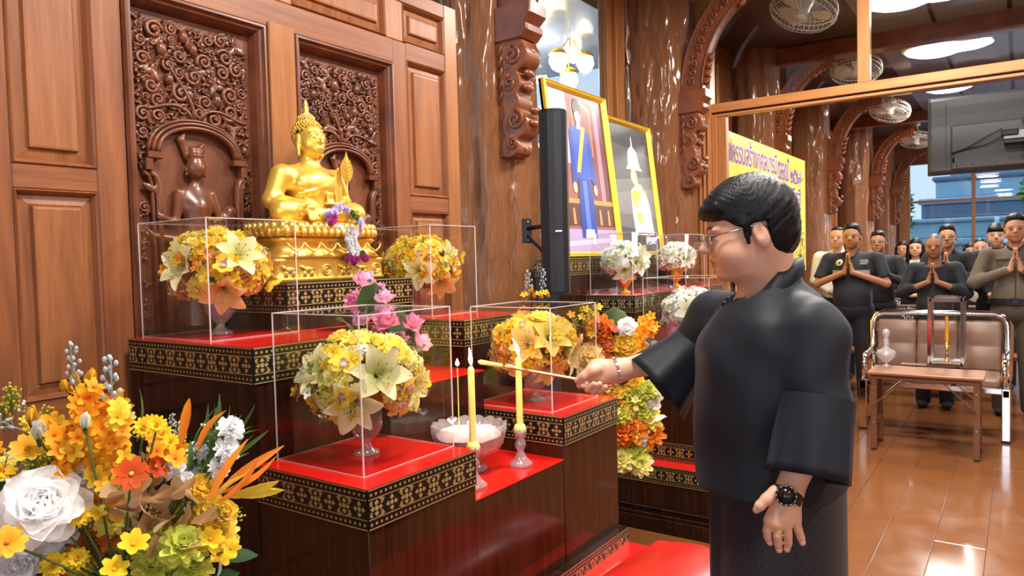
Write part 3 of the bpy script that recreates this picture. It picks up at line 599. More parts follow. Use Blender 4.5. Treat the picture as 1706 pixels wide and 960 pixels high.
# ------------------------------------------------------------------ far end wall and its big window
EX = 19.0
yl = on_x(1516, 330, EX)[1]
ew = empty('wall_far', (EX, 0, 0), kind='structure')
def ewp(nm, lo, hi, mat, bev=.004): o = bx(nm, lo, hi, mat, ew, bev); o.location = o.location - ew.location
ewp('wall_panel', (EX, yl + .22, 0), (EX + .12, 2.85, 3.72), 'teak_v', 0); ewp('wall_panel', (EX, -3.6, 0), (EX + .12, yl + .22, .62), 'teak_v', 0); ewp('wall_panel', (EX, -3.6, 3.35), (EX + .12, yl + .22, 3.72), 'teak_v', 0)
win = empty('window_2', (EX, 0, .62), kind='structure')
def wnp(nm, lo, hi, mat, bev=.004): o = bx(nm, lo, hi, mat, win, bev); o.location = o.location - win.location
wnp('window_frame', (EX - .06, yl, .62), (EX + .08, yl + .22, 3.35), 'frame_wood_v')
zt_ = on_x(1600, 333, EX)[2]; y2 = on_x(1622, 330, EX)[1]
for y in (y2, y2 - 1.15, y2 - 2.3, y2 - 3.4): wnp('mullion', (EX - .03, y - .035, .62), (EX + .05, y + .035, 3.35), 'frame_wood_v')
wnp('transom', (EX - .028, -3.6, zt_ - .025), (EX + .045, yl, zt_ + .025), 'frame_wood')
wnp('window_pane', (EX, -3.6, .64), (EX + .006, yl, 3.34), 'pane_glass', 0)
# outdoors: stepped pale stupa base, trees
gr = bx('ground', (19.3, -16, -.5), (60, 20, -.4), 'ground_out'); tag(gr, kind='structure')
st = empty('stupa', (32, -.3, -.4), 0, 'pale blue-white stepped stupa base standing outdoors beyond the far window', 'stupa')
z = -.4
for k, (hw_, h, mt) in enumerate(((4.6, .75, 'stone_grey'), (4.35, .22, 'stone_blue'), (4.0, .5, 'stone_blue'), (4.15, .12, 'stone_blue'), (3.75, .35, 'stone_grey'), (3.85, .22, 'stone_blue'), (3.4, .55, 'stone_blue'), (3.55, .14, 'stone_blue'), (3.1, .5, 'stone_grey'), (3.2, .2, 'stone_blue'), (2.7, .6, 'stone_blue'), (2.8, .16, 'stone_grey'), (2.3, .7, 'stone_blue'), (2.0, .8, 'stone_blue'), (1.5, .9, 'stone_blue'), (.9, 1.4, 'stone_blue'))):
    o = MB().box((-hw_, -hw_, 0), (hw_, hw_, h), 0, .05).build('stupa_tier', mt, st, Matrix.Translation((0, 0, z + .4))); z += h
def tree(name, loc, rad, label, n, seed):
    root = empty(name, loc, 0, label, 'tree', 'trees beyond the far window'); r = np.random.default_rng(seed)
    MB().tube([(0, 0, 0), (.1, .05, 1.4), (0, 0, 2.6)], [.18, .13, .08], 8).build('trunk', 'table_leg_wood', root)
    d = r.normal(size=(n, 3)); d /= np.linalg.norm(d, axis=1)[:, None]; p = d * (np.array(rad) * r.uniform(.5, 1, (n, 1)) ** .4) + np.array((0, 0, 3.0)); a = r.normal(size=(n, 3)); a /= np.linalg.norm(a, axis=1)[:, None]; b = np.cross(a, d); s_ = r.uniform(.10, .2, (n, 1))
    v = np.stack([p - a * s_, p + b * s_ * .5, p + a * s_, p - b * s_ * .5], 1).reshape(-1, 3); f = np.arange(4 * n).reshape(n, 4); o = inst('foliage', mk_mesh('foliage', v, f, 'tree_green', None, False), root); o['kind'] = 'stuff'
tree('tree', (25, 4.2, -.4), (2.0, 1.6, 1.9), 'leafy green tree outside the window, beside the dark arched rib', 2600, 1); tree('tree', (24.5, -1.6, -.2), (1.5, 1.6, 1.8), 'leafy green tree outside the window, behind the officer in khaki', 2600, 2)
# ------------------------------------------------------------------ round ceiling lamps and orbit fans
LAMPS = [(7.33, .87), (9.43, .77), (11.7, .8), (14.2, .8), (.9, .5), (2.9, .5), (4.9, .5), (2.9, -1.8), (.6, -1.8), (8.4, -1.8), (11.7, -1.8)]
LLAB = {0: 'glowing round white ceiling lamp above the mullioned upper glass, nearer the partition', 1: 'glowing round white ceiling lamp further down the hall, straight above the black screen', 2: 'glowing round ceiling lamp showing between the wooden beam and the black screen', 3: 'round white ceiling lamp deep in the hall, hidden behind the black screen'}
for i, (x, y) in enumerate(LAMPS):
    r_ = empty('ceiling_lamp', (x, y, 3.71), 0, LLAB.get(i, 'round white ceiling lamp of the hall out of sight overhead'), 'lamp', 'round ceiling lamps')
    MB().lathe([(.31, 0), (.335, -.02), (.335, -.06), (.30, -.075), (.29, -.03), (.28, 0)], seg=32).build('lamp_rim', 'lamp_rim', r_); MB().lathe([(.30, -.06), (.29, -.09), (.22, -.118), (.10, -.13), (.001, -.132)], seg=32, cap=False).build('diffuser', 'lamp_diffuser', r_)
    l = area_lamp('ceiling_lamp_light', (0, 0, -.15), .28, 116 if 4 <= i <= 6 else 96, (1.0, .95, .88)); l.parent = r_
def fan(loc, lean, side, label):
    root = empty('orbit_fan', loc, 0, label, 'fan', 'cream orbit fans under the ceiling'); r = .27; tc = Vector((-loc[0], -loc[1], 0)).normalized(); rt = Vector((CR[0, 0], CR[0, 1], 0)).normalized()
    nrm = Vector((0, 0, -1)) + tc * lean - rt * side; Rm = frame_z(-nrm)
    mb = MB()
    for (rr, z) in ((r, 0), (r, -.05), (r * .93, -.085), (r * .97, .03), (.06, -.10)): mb.tube([(rr * math.cos(a), rr * math.sin(a), z) for a in np.linspace(0, 2 * PI, 37)], .0055 if rr == r else .003, 5, 0, True, False)
    mb.build('cage_ring', 'fan_metal', root, Rm); mb = MB()
    for k in range(40):
        a = 2 * PI * k / 40; c, s_ = math.cos(a), math.sin(a); mb.tube([(.055 * c, .055 * s_, -.10), (r * .6 * c, r * .6 * s_, -.098), (r * .93 * c, r * .93 * s_, -.085), (r * c, r * s_, -.05), (r * c, r * s_, 0), (r * .9 * c, r * .9 * s_, .04), (.06 * c, .06 * s_, .05)], .0021, 4, 0, True, False)
    mb.build('cage_wires', 'fan_metal', root, Rm)
    for k in range(3):
        v = []; n = 7
        for i in range(n):
            q = i / (n - 1); rr = .04 + (r * .86 - .04) * q; wv = .35 + .55 * math.sin(PI * (q * .75 + .1)); a = k * 2.094
            for e in (-1, 0, 1): v.append((rr * math.cos(a + e * wv * .75), rr * math.sin(a + e * wv * .75), -.03 + e * .022))
        MB().add(v, [(i * 3 + e, i * 3 + e + 1, i * 3 + 4 + e, i * 3 + 3 + e) for i in range(n - 1) for e in range(2)], 0, True).build('blade', 'fan_blade', root, Rm)
    MB().lathe([(.05, -.115), (.055, -.10), (.05, -.02), (.06, .05), (.065, .12), (.04, .16)], seg=16).build('motor', 'fan_metal', root, Rm)
    top = 3.72 - loc[2]; e = (Rm @ Vector((0, 0, .15)))
    MB().tube([tuple(e), (e.x, e.y, e.z + .05), (0, 0, .26), (0, 0, top)], .013, 8).build('hanger', 'fan_metal', root); MB().lathe([(.06, top - .05), (.065, top - .002), (.0, top - .001)], seg=14).build('canopy', 'fan_metal', root)
for (px, py, X, lb, ln, sd_) in ((1340, 12, 6.5, 'cream orbit fan with three blades hanging behind the left upper pane', .16, .34), (1426, 113, 9.15, 'cream orbit fan half crossed by the wooden mullion', .34, .06), (1483, 182, 11.8, 'cream orbit fan just below the partition beam, beside the black screen', .24, .26), (1527, 231, 15.2, 'small far orbit fan half hidden behind the black screen', .3, .1)):
    p = on_x(px, py, X); fan(tuple(p), ln, sd_, lb)
# ================================================================== ALTAR FURNITURE
def srgb(r, g, b): return tuple(((c / 255) / 12.92 if c / 255 < .04045 else ((c / 255 + .055) / 1.055) ** 2.4) for c in (r, g, b))
def poly_disc(cx, ct, r, n=10): return [(cx + r * math.cos(2 * PI * k / n), ct + r * math.sin(2 * PI * k / n)) for k in range(n)]
def rot2(pts, a, c): ca, sa = math.cos(a), math.sin(a); return [(c[0] + x * ca - y * sa, c[1] + x * sa + y * ca) for x, y in pts]
def stroke(path, wd):
    l = []; r = []; n = len(path)
    for i in range(n):
        a = np.array(path[max(i - 1, 0)]); b = np.array(path[min(i + 1, n - 1)]); d = b - a; d = d / (np.linalg.norm(d) + 1e-9); w_ = wd * math.sin(PI * (i + .6) / (n + .2)); l.append((path[i][0] - d[1] * w_, path[i][1] + d[0] * w_)); r.append((path[i][0] + d[1] * w_, path[i][1] - d[0] * w_))
    return [[l[i], l[i + 1], r[i + 1], r[i]] for i in range(n - 1)]
BH = .0928
def band_polys(Lg, k=1.):
    """stencilled gold ornament on a strip Lg long, BH high (s to the right, t upwards from the bottom)"""
    out = []
    for t, h in ((.0895, .0028), (.0685, .0022), (.0235, .0022), (.0012, .0028)): out.append([(0, t), (Lg, t), (Lg, t + h), (0, t + h)])
    n = max(2, round(Lg / .0155))
    for i in range(n):
        s = (i + .5) * Lg / n
        for t in (.0800, .0130): out.append(poly_disc(s, t, .0036, 8))
    per = Lg / max(1, round(Lg / .098)); m = round(Lg / per)
    for i in range(m + 1):
        c = (i * per + per * .25, .047)
        for cc, big in ((c, 1), ((c[0] + per / 2, .047), 0)):
            if cc[0] < .012 or cc[0] > Lg - .012: continue
            out.append(poly_disc(*cc, .0062 if big else .0055, 10)); ll = .0118
            for q in range(4):
                w_ = .0068 if q % 2 else .0058; out.append(rot2([(.0078, -.002), (.0105, -w_), (.0135, -w_ * .75), (.0078 + ll, 0), (.0135, w_ * .75), (.0105, w_), (.0078, .002)], q * PI / 2, cc))
            if big:
                for sx in (-1, 1):
                    for sy in (-1, 1):
                        b = (cc[0] + sx * .0135, cc[1] + sy * .0125)
                        if not (.008 < b[0] < Lg - .008): continue
                        p = [(b[0] + sx * (.0055 * math.cos(a)), b[1] + sy * (.0050 * math.sin(a))) for a in np.linspace(-1.9, 2.0, 8)]; out += stroke(p, .0022)
                        p = [(b[0] + sx * x, b[1] + sy * y) for x, y in ((-.008, .0065), (-.003, .0082), (.004, .0075), (.009, .0020), (.012, .0055))]
                        if .0 < p[-1][0] < Lg: out += stroke(p, .0022)
                        out.append([(b[0] + sx * .001 + u * .0022, b[1] + v_ * .0022) for u, v_ in ((-1, 0), (0, -1), (1, 0), (0, 1))])
    return out
def band(parent, p, u, n, Lg, ztop):
    """black strip with gold stencil on a vertical face; p = left end of the face, u along it, n outward"""
    p = np.array(p[:2], float) - np.array(parent.location)[:2]; u = np.array(u, float); n = np.array(n, float); z0 = ztop - BH - parent.location.z; t_ = .0025
    A = lambda s, t, e: np.array([*(p[:2] + u[:2] * s + n[:2] * e), z0 + t])
    v = [A(s, t, e) for e in (-.001, t_) for (s, t) in ((0, 0), (Lg, 0), (Lg, BH), (0, BH))]
    b = MB().add(v, [(0, 3, 2, 1), (4, 5, 6, 7), (0, 1, 5, 4), (1, 2, 6, 5), (2, 3, 7, 6), (3, 0, 4, 7)]).build('lacquer_band', 'band_black', parent)
    mb = MB()
    for q in band_polys(Lg):
        v = [A(s, t, t_ + .0006) for s, t in q]; nn = np.cross(v[1] - v[0], v[2] - v[1]); mb.add(v if np.dot(nn[:2], n) > 0 else v[::-1], [list(range(len(q)))])
    mb.build('gold_stencil', 'gold_print', b); return b
def altar_box(name, label, x0, x1, y0, y1, z0, z1, sides='lf', mat='lacquer_brown', top='red_top', group='tiers of the red-topped altar', cat='altar', zb=None):
    root = empty(name, ((x0 + x1) / 2, (y0 + y1) / 2, z0), 0, label, cat, group); off = -np.array(root.location)
    MB().box(np.array((x0, y0, z0)) + off, np.array((x1, y1, z1 - .004)) + off, 0, .002).build('body', mat, root)
    MB().box(np.array((x0 - .001, y0 - .001, z1 - .004)) + off, np.array((x1 + .001, y1, z1)) + off).build('red_top', top, root)
    zb = z1 if zb is None else zb
    if 'l' in sides: band(root, (x0, y1), (0, -1), (-1, 0), y1 - y0, zb - .001)
    if 'f' in sides: band(root, (x0, y0), (1, 0), (0, -1), x1 - x0, zb - .001)
    return root
altar_box('altar_stand', 'low altar tier under the bright yellow bouquet case nearest the lit candles, gold stencilled band', 1.113, 1.50, 1.18, 1.569, 0, .93)
altar_box('altar_stand', 'tall altar tier by the wall panels, under the left bouquet case beside the gold statue', 1.113, 1.499, 1.571, 2.165, 0, 1.226, mat='lacquer')
altar_box('altar_stand', 'low altar tier under the bouquet case behind the tall candle on its glass holder', 1.955, 2.325, 1.18, 1.569, 0, .93)
altar_box('altar_stand', 'tall altar tier right of the gold statue, under the bouquet case by the tree trunk', 1.952, 2.32, 1.571, 2.165, 0, 1.226, mat='lacquer')
altar_box('candle_step', 'recessed red altar step that carries the candles and the glass bowl', 1.5015, 1.9535, 1.182, 1.485, 0, .795, '')
altar_box('altar_stand', 'plain middle altar tier behind the glass bowl', 1.5015, 1.950, 1.487, 1.843, 0, 1.06, '', 'lacquer')
altar_box('altar_stand', 'hidden altar core under the gold statue plinth', 1.5015, 1.950, 1.846, 2.165, 0, 1.225, '', 'lacquer')
altar_box('statue_plinth', 'black plinth with gold stencilled band directly beneath the gold statue', 1.434, 1.996, 1.845, 2.18, 1.2265, 1.374, 'lf', 'lacquer', 'lacquer')
altar_box('altar_plinth', 'dark altar base board with a stencilled band behind the red cushion', 1.105, 2.337, 1.150, 1.179, 0, .463, 'f', 'lacquer', 'lacquer')
altar_box('kneeling_step', 'low red-topped step behind the red cushion', 1.20, 2.322, 1.03, 1.145, 0, .413, 'f', 'lacquer_brown')
def cush(P): 
    d = rbox(P, (0, 0, .365), (.42, .168, .120), .05); d = smin(d, ell(P, (0, 0, .455), (.41, .17, .075)), .04); return d
co = empty('kneeling_cushion', (1.85, .853, 0), 0, 'puffy red leather kneeling cushion in front of the altar', 'cushion'); sdf_obj('cushion', cush, (-.47, -.22, .18), (.47, .22, .56), .011, 'red_leather', co); MB().box((-.40, -.155, 0), (.40, .155, .255), 0, .005).build('base_box', 'lacquer_brown', co)
MB().tube([(-.405, -.165, .30), (.405, -.165, .30), (.405, .165, .30), (-.405, .165, .30), (-.405, -.165, .30)], .005, 6).build('piping', 'red_leather', co)
# second altar further along the wall
G2 = 'tiers of the second altar'
altar_box('altar_pedestal', 'long dark base of the second altar with moulded skirting and red ledge', 3.48, 5.00, 1.00, 1.985, 0, .343, 'lf', 'lacquer', 'red_top', G2)
ab = [o for o in bpy.data.objects if o.name.startswith('altar_pedestal')][0]
for (z0, z1, e) in ((0, .075, .03), (.075, .095, .022), (.095, .112, .012), (.112, .125, .018)): MB().box((-.76 - e, -.4925 - e, z0), (.76 + e, .4925, z1), 0, .005).build('skirting', 'lacquer', ab)
altar_box('altar_stand', 'front tier of the second altar, under the lower white bouquet case', 3.59, 4.95, 1.28, 1.688, .3435, .93, 'lf', 'lacquer_brown', 'red_top', G2); 
af = [o for o in bpy.data.objects if o.name.startswith('altar_stand')][-1]
band(af, (3.59, 1.688), (0, -1), (-1, 0), .408, .440)
altar_box('altar_stand', 'upper tier of the second altar, under two white bouquet cases', 3.56, 4.97, 1.690, 1.985, .3435, 1.222, 'lf', 'lacquer_brown', 'red_top', G2)
altar_box('altar_stand', 'topmost tier of the second altar, carrying the two framed portraits', 3.28, 5.05, 1.987, 2.135, 0, 1.43, 'lf', 'lacquer', 'lacquer', G2)
# ------------------------------------------------------------------ clear cases
def case(x0, x1, y0, y1, z0, z1, label):
    root = empty('acrylic_case', ((x0 + x1) / 2, (y0 + y1) / 2, z0 + .0006), 0, label, 'display case', 'clear acrylic cases over the bouquets'); a, b, h = (x1 - x0) / 2, (y1 - y0) / 2, z1 - z0; t = .0015; e = .0014
    for lo, hi in (((-a, -b, 0), (a, -b + t, h)), ((-a, b - t, 0), (a, b, h)), ((-a, -b, 0), (-a + t, b, h)), ((a - t, -b, 0), (a, b, h)), ((-a, -b, h - t), (a, b, h))): MB().box(lo, hi).build('acrylic_pane', 'acrylic', root)
    for sx in (-1, 1):
        for sy in (-1, 1): MB().box((sx * a - e, sy * b - e, 0), (sx * a + e, sy * b + e, h)).build('highlight_edge', 'acrylic_highlight', root)
    for z in (.001, h):
        for s_ in (-1, 1):
            ee = e * (.55 if z < .01 else 1); MB().box((-a, s_ * b - ee, z - ee * .6), (a, s_ * b + ee, z + ee)).build('highlight_edge', 'acrylic_highlight', root); MB().box((s_ * a - ee, -b, z - ee * .6), (s_ * a + ee, b, z + ee)).build('highlight_edge', 'acrylic_highlight', root)
CASES = [(1.17, 1.497, 1.25, 1.565, .93, 1.308, 'clear case nearest the lit candles, over the pale yellow lily bouquet'), (1.15, 1.445, 1.807, 2.155, 1.226, 1.564, 'clear case by the wall panels, over the yellow and peach bouquet left of the statue'),
         (1.988, 2.292, 1.24, 1.565, .93, 1.269, 'clear case behind the tall candle, over the golden lily bouquet'), (2.03, 2.30, 1.778, 2.12, 1.226, 1.564, 'clear case beside the tree trunk, over the bouquet right of the statue'),
         (3.60, 3.93, 1.715, 1.975, 1.222, 1.56, 'clear case over the white bouquet in front of the blue-dress portrait'), (4.36, 4.69, 1.715, 1.975, 1.222, 1.56, 'clear case over the white bouquet in front of the white-uniform portrait'), (3.62, 4.05, 1.30, 1.665, .93, 1.31, 'lower clear case of the second altar, beside the black sleeve')]
for c in CASES: case(*c)
# ------------------------------------------------------------------ gold seated statue
BX, BY = 1.715, 2.050
bd = empty('buddha_statue', (BX, BY, 1.3745), 0, 'seated golden Buddha statue on a tiered lotus throne, draped with a flower garland', 'statue')
Z0 = 1.3745
def bod(P):
    S = lambda x, y, z: (x, y, z - Z0)
    t = cone(P, S(0, .012, 1.61), S(0, .012, 1.70), .072, .082); t = smin(t, ell(P, S(0, .004, 1.705), (.100, .060, .058)), .03); t = smin(t, cone(P, S(-.098, .012, 1.738), S(.098, .012, 1.738), .034, .034), .035)
    for s in (-1, 1): t = smin(t, ell(P, S(s * .046, -.038, 1.708), (.04, .026, .032)), .025)
    d = smin(t, cone(P, S(0, .008, 1.765), S(0, .0, 1.82), .037, .033), .018)
    h = ell(P, S(0, -.004, 1.868), (.0465, .052, .060)); h = smin(h, ell(P, S(0, -.020, 1.845), (.038, .036, .040)), .02); h = smin(h, ell(P, S(0, -.046, 1.823), (.016, .014, .012)), .016)
    n = cone(P, S(0, -.055, 1.878), S(0, -.069, 1.853), .0045, .0072); h = smin(h, n, .006); h = smin(h, ell(P, S(0, -.056, 1.836), (.017, .009, .0042)), .004); h = smin(h, ell(P, S(0, -.056, 1.830), (.013, .009, .004)), .003)
    for s in (-1, 1):
        h = smin(h, cone(P, S(s * .008, -.057, 1.884), S(s * .033, -.045, 1.884), .0042, .003), .005); h = smin(h, ell(P, S(s * .019, -.050, 1.872), (.012, .007, .0055)), .004)
        h = smin(h, ell(P, S(s * .050, .002, 1.866), (.006, .012, .020)), .005); h = smin(h, cone(P, S(s * .051, .0, 1.85), S(s * .050, -.004, 1.812), .0065, .0075), .004)
    d = smin(d, h, .010)
    arms = [((-.120, .012, 1.735), (-.158, .010, 1.650), (-.108, -.085, 1.622)), ((.120, .012, 1.735), (.156, .010, 1.648), (.075, -.078, 1.622))]
    for sh, el, wr in arms:
        d = smin(d, cone(P, S(*sh), S(*el), .036, .030), .02); d = smin(d, cone(P, S(*el), S(*wr), .029, .020), .014)
    L_ = cone(P, S(-.05, -.02, 1.615), S(-.160, -.042, 1.612), .046, .040)
    L_ = smin(L_, cone(P, S(.05, -.02, 1.615), S(.160, -.042, 1.612), .046, .040), .02)
    L_ = smin(L_, cone(P, S(-.160, -.048, 1.608), S(.04, -.098, 1.602), .034, .026), .012); L_ = smin(L_, cone(P, S(.160, -.048, 1.606), S(-.05, -.088, 1.594), .034, .024), .010)
    L_ = smin(L_, ell(P, S(0, .0, 1.592), (.17, .095, .022)), .02); L_ = smin(L_, ell(P, S(.085, -.095, 1.618), (.05, .020, .014)), .010)
    d = smin(d, L_, .014)
    # right hand over the knee, four fingers and thumb
    d = smin(d, ell(P, S(-.098, -.108, 1.612), (.023, .014, .022), rotm(.5, 0, 0)), .008)
    for k in range(4): x = -.113 + k * .0105; d = smin(d, cone(P, S(x, -.119, 1.602), S(x + .002, -.128, 1.578 - .002 * (k in (1, 2))), .0062, .0045), .003)
    d = smin(d, cone(P, S(-.078, -.105, 1.612), S(-.068, -.122, 1.596), .006, .0045), .003)
    # left hand palm up in the lap
    d = smin(d, ell(P, S(.038, -.096, 1.634), (.030, .020, .009)), .008)
    for k in range(4): y = -.084 - k * .010; d = smin(d, cone(P, S(.02, y, 1.636), S(-.028, y - .002, 1.637), .0058, .0045), .003)
    d = smin(d, cone(P, S(.036, -.078, 1.642), S(.008, -.076, 1.647), .006, .0045), .003)
    # robe: raised edge across the chest and the hanging flap
    pts = [(.088, -.045, 1.772), (.055, -.062, 1.735), (.012, -.068, 1.700), (-.045, -.068, 1.682), (-.092, -.045, 1.672)]
    for a, b in zip(pts[:-1], pts[1:]): d = smin(d, cone(P, S(*a), S(*b), .0042, .0042), .006)
    d = smin(d, rbox(P, S(.066, -.066, 1.700), (.016, .006, .062), .004), .006); d = smin(d, rbox(P, S(.02, -.075, 1.650), (.014, .004, .030), .003), .006)
    return d
sdf_obj('body', bod, (-.22, -.15, .17), (.22, .12, .60), .0042, 'buddha_gold', bd)
def hairf(P):
    d = ell(P, (0, .008, 1.888 - Z0), (.0500, .053, .052)); d = smin(d, ell(P, (0, .014, 1.938 - Z0), (.029, .030, .024)), .018)
    return np.maximum(d, np.minimum(-(P[:, 1] + .028) * .8 - 0 * P[:, 2], 0) * 0 + np.maximum(-.036 - P[:, 1] + (P[:, 2] - (1.915 - Z0)) * -.9 * 0, -1e9) * 0 + d)
mb = MB(); cnt = 0; k = 0
hv = []
for i in range(420):
    z = 1 - 2 * (i + .5) / 420; a = i * 2.399963; r = math.sqrt(max(0, 1 - z * z)); p = np.array((r * math.cos(a) * .0505, .008 + r * math.sin(a) * .0535, 1.886 - Z0 + z * .055))
    if p[1] < -.022 and p[2] < 1.912 - Z0: continue
    if p[2] < 1.846 - Z0 or (abs(p[0]) > .040 and p[1] < .012 and p[2] < 1.895 - Z0): continue
    mb.ball(p, .0053, 6, 4)
for i in range(110):
    z = 1 - 1.35 * (i + .5) / 110; a = i * 2.399963; r = math.sqrt(max(0, 1 - z * z)); mb.ball((r * math.cos(a) * .029, .014 + r * math.sin(a) * .030, 1.936 - Z0 + z * .024), .0048, 6, 4)
mb.build('hair_curls', 'base_gold', bd)
MB().lathe([(.012, .578), (.014, .588), (.009, .594), (.0125, .602), (.008, .610), (.0085, .618), (.004, .632), (.001, .640)], (0, .014, 0), 12).build('flame_finial', 'base_gold', bd)
def rrect(hx, hy, r, n=6):
    o = []
    for (cx, cy, a0) in ((hx - r, hy - r, 0), (-hx + r, hy - r, PI / 2), (-hx + r, -hy + r, PI), (hx - r, -hy + r, 1.5 * PI)):
        for i in range(n + 1): a = a0 + PI / 2 * i / n; o.append((cx + r * math.cos(a), cy + r * math.sin(a)))
    return o
def rloft(name, secs, mat, parent, bumps=0, amp=0., r=.05):
    v = []; n = None
    for (hx, hy, z, am) in secs:
        pts = rrect(hx, hy, min(r, hy * .9), 14); n = len(pts)
        for i, (x, y) in enumerate(pts): kk = 1 + am * abs(math.cos(bumps * PI * i / n)) if am else 1; v.append((x * kk, y * kk, z))
    f = [(k * n + i, k * n + (i + 1) % n, (k + 1) * n + (i + 1) % n, (k + 1) * n + i) for k in range(len(secs) - 1) for i in range(n)] + [list(range(n))[::-1], [(len(secs) - 1) * n + i for i in range(n)]]
    return MB().add(v, f, 0, True).build(name, mat, parent)
rloft('throne_foot', [(.250, .112, 0, 0), (.250, .112, .010, 0), (.245, .109, .014, 0), (.243, .108, .060, 0), (.248, .111, .066, 0), (.248, .111, .074, 0), (.238, .105, .078, 0)], 'base_gold', bd, r=.03)
rloft('throne_waist', [(.236, .118, .078, 0), (.230, .114, .088, 0), (.214, .104, .100, 0), (.206, .100, .118, 0), (.214, .104, .130, 0), (.222, .110, .138, 0), (.215, .106, .146, 0)], 'base_gold', bd, r=.05)
rloft('lotus_seat', [(.205, .104, .146, 0), (.222, .116, .152, .02), (.232, .122, .168, .035), (.226, .118, .186, .03), (.212, .110, .198, .01), (.20, .104, .203, 0)], 'base_gold', bd, 60, .03, r=.09)
# lotus petal rows, skirting scallops and little animals in relief
mb = MB()
for row, (hx, hy, z, s) in enumerate(((.236, .125, .163, 1), (.232, .122, .182, 1))):
    pts = rrect(hx, hy, .09, 14); n = len(pts)
    per = np.cumsum([0] + [math.dist(pts[i], pts[(i + 1) % n]) for i in range(n)]); tot = per[-1]; m_ = 44
    for k in range(m_):
        q = (k + .5 * row) / m_ * tot % tot; i = min(np.searchsorted(per, q) - 1, n - 1); i = max(i, 0); x, y = pts[i]; x2, y2 = pts[(i + 1) % n]; u = (q - per[i]) / max(per[i + 1] - per[i], 1e-6); X, Y = x + (x2 - x) * u, y + (y2 - y) * u; a = math.atan2(Y / hy, X / hx); mb.ball((X * .985, Y * .985, z), (.0115, .0115, .016), 6, 4)
mb.build('lotus_petals', 'base_gold', bd); mb = MB()
for i in range(6):
    x = -.175 + i * .07; mb.tube([(x - .033, -.124, .128), (x - .022, -.128, .112), (x, -.130, .098), (x + .022, -.128, .112), (x + .033, -.124, .128)], .0035, 6)
    for k in range(6): mb.tube([(x - .016 + k * .0064, -.116, .082), (x - .016 + k * .0064, -.112, .104)], .0018, 4)
mb.build('apron_relief', 'base_gold', bd); mb = MB()
for i, x in enumerate((-.19, -.115, -.035, .05, .125, .195)):
    y = -.110
    if i % 3 == 2: mb.tube([(x + .017 * math.cos(a), y, .037 + .017 * math.sin(a)) for a in np.linspace(0, 6.28, 15)], .003, 5); mb.tube([(x + .008 * math.cos(a), y, .037 + .008 * math.sin(a)) for a in np.linspace(0, 6.28, 11)], .0025, 5); continue
    mb.ball((x, y, .040), (.022, .006, .0095), 8, 5); mb.ball((x - .024, y, .048), (.009, .005, .007), 6, 4); mb.tube([(x - .017, y, .043), (x - .024, y, .048)], .006, 5); mb.tube([(x + .021, y, .044), (x + .029, y, .038)], .002, 4)
    for dx in (-.017, -.010, .010, .017): mb.tube([(x + dx, y, .036), (x + dx * 1.08, y, .016)], .0028, 5)
for x in (-.152, -.075, .008, .088, .160): mb.box((x - .001, -.111, .014), (x + .001, -.107, .060))
mb.build('animal_relief', 'base_gold', bd)
# bodhi-leaf standard
lf = empty('bodhi_leaf', tuple(np.array((BX + .075, 1.90, 1.575))), 0, 'golden bodhi leaf ornament on a thin stem in front of the statue', 'ornament')
lz = .165; v = []
outl = [(0, .085), (.006, .066), (.016, .052), (.0265, .034), (.029, .015), (.024, -.004), (.013, -.018), (0, -.024)]
out = outl + [(-a, b) for a, b in outl[-2:0:-1]]; n = len(out)
for y in (-.0015, .0015): v += [(a, y, lz + b) for a, b in out]
MB().add(v, [list(range(n)), list(range(n, 2 * n))[::-1]] + [(i, (i + 1) % n, n + (i + 1) % n, n + i) for i in range(n)]).build('leaf', 'base_gold', lf)
mb = MB(); mb.tube([(0, -.002, lz - .02), (0, -.002, lz + .07)], .0012, 4)
for k in range(5):
    for s in (-1, 1): mb.tube([(0, -.002, lz - .012 + k * .014), (s * .019, -.002, lz + .002 + k * .013)], .0008, 4)
mb.build('leaf_veins', 'gold_paint', lf); MB().tube([(0, 0, 0), (0, 0, lz - .02)], [.004, .002], 6).build('stem', 'gold_paint', lf)
MB().lathe([(.012, 0), (.012, .004), (.004, .012)], (0, 0, 0), 10).build('foot', 'gold_paint', lf)
lf.location = (BX + .092, 1.965, Z0 + .2035)
# ------------------------------------------------------------------ candles, bowl
def flame(parent, loc, h, lean=(0, 0)):
    pr = [(.001, 0), (.0045, .12), (.0062, .28), (.0050, .52), (.0026, .78), (.0004, 1.)]
    v = []; seg = 10
    for r, t in pr:
        for k in range(seg): a = 2 * PI * k / seg; v.append((loc[0] + lean[0] * t * t + r * math.cos(a), loc[1] + lean[1] * t * t + r * math.sin(a), loc[2] + h * t))
    MB().add(v, [(i * seg + k, i * seg + (k + 1) % seg, (i + 1) * seg + (k + 1) % seg, (i + 1) * seg + k) for i in range(len(pr) - 1) for k in range(seg)], 0, True).build('flame', 'flame_core', parent)
def candle(x, y, z0, z1, r, label, fh, lean, name='candle', fl=True, mat='wax_yellow'):
    c = empty(name, (x, y, z0), 0, label, 'candle'); h = z1 - z0
    MB().lathe([(r * .96, 0), (r, .01), (r * .97, h * .5), (r * .9, h - .010), (r * .55, h - .003), (r * .2, h)], seg=16).build('wax', mat, c); MB().tube([(0, 0, h - .002), (.0005, 0, h + .008)], .0008, 5).build('wick', 'wick', c)
    if fl:
        flame(c, (0, 0, h + .004), fh, lean); l = bpy.data.lights.new('candle_light', 'POINT'); l.energy = .9; l.color = (1, .62, .25); l.shadow_soft_size = .02; o = bpy.data.objects.new('candle_light', l); COL.objects.link(o); o.parent = c; o.location = (0, 0, h + .03)
    return c
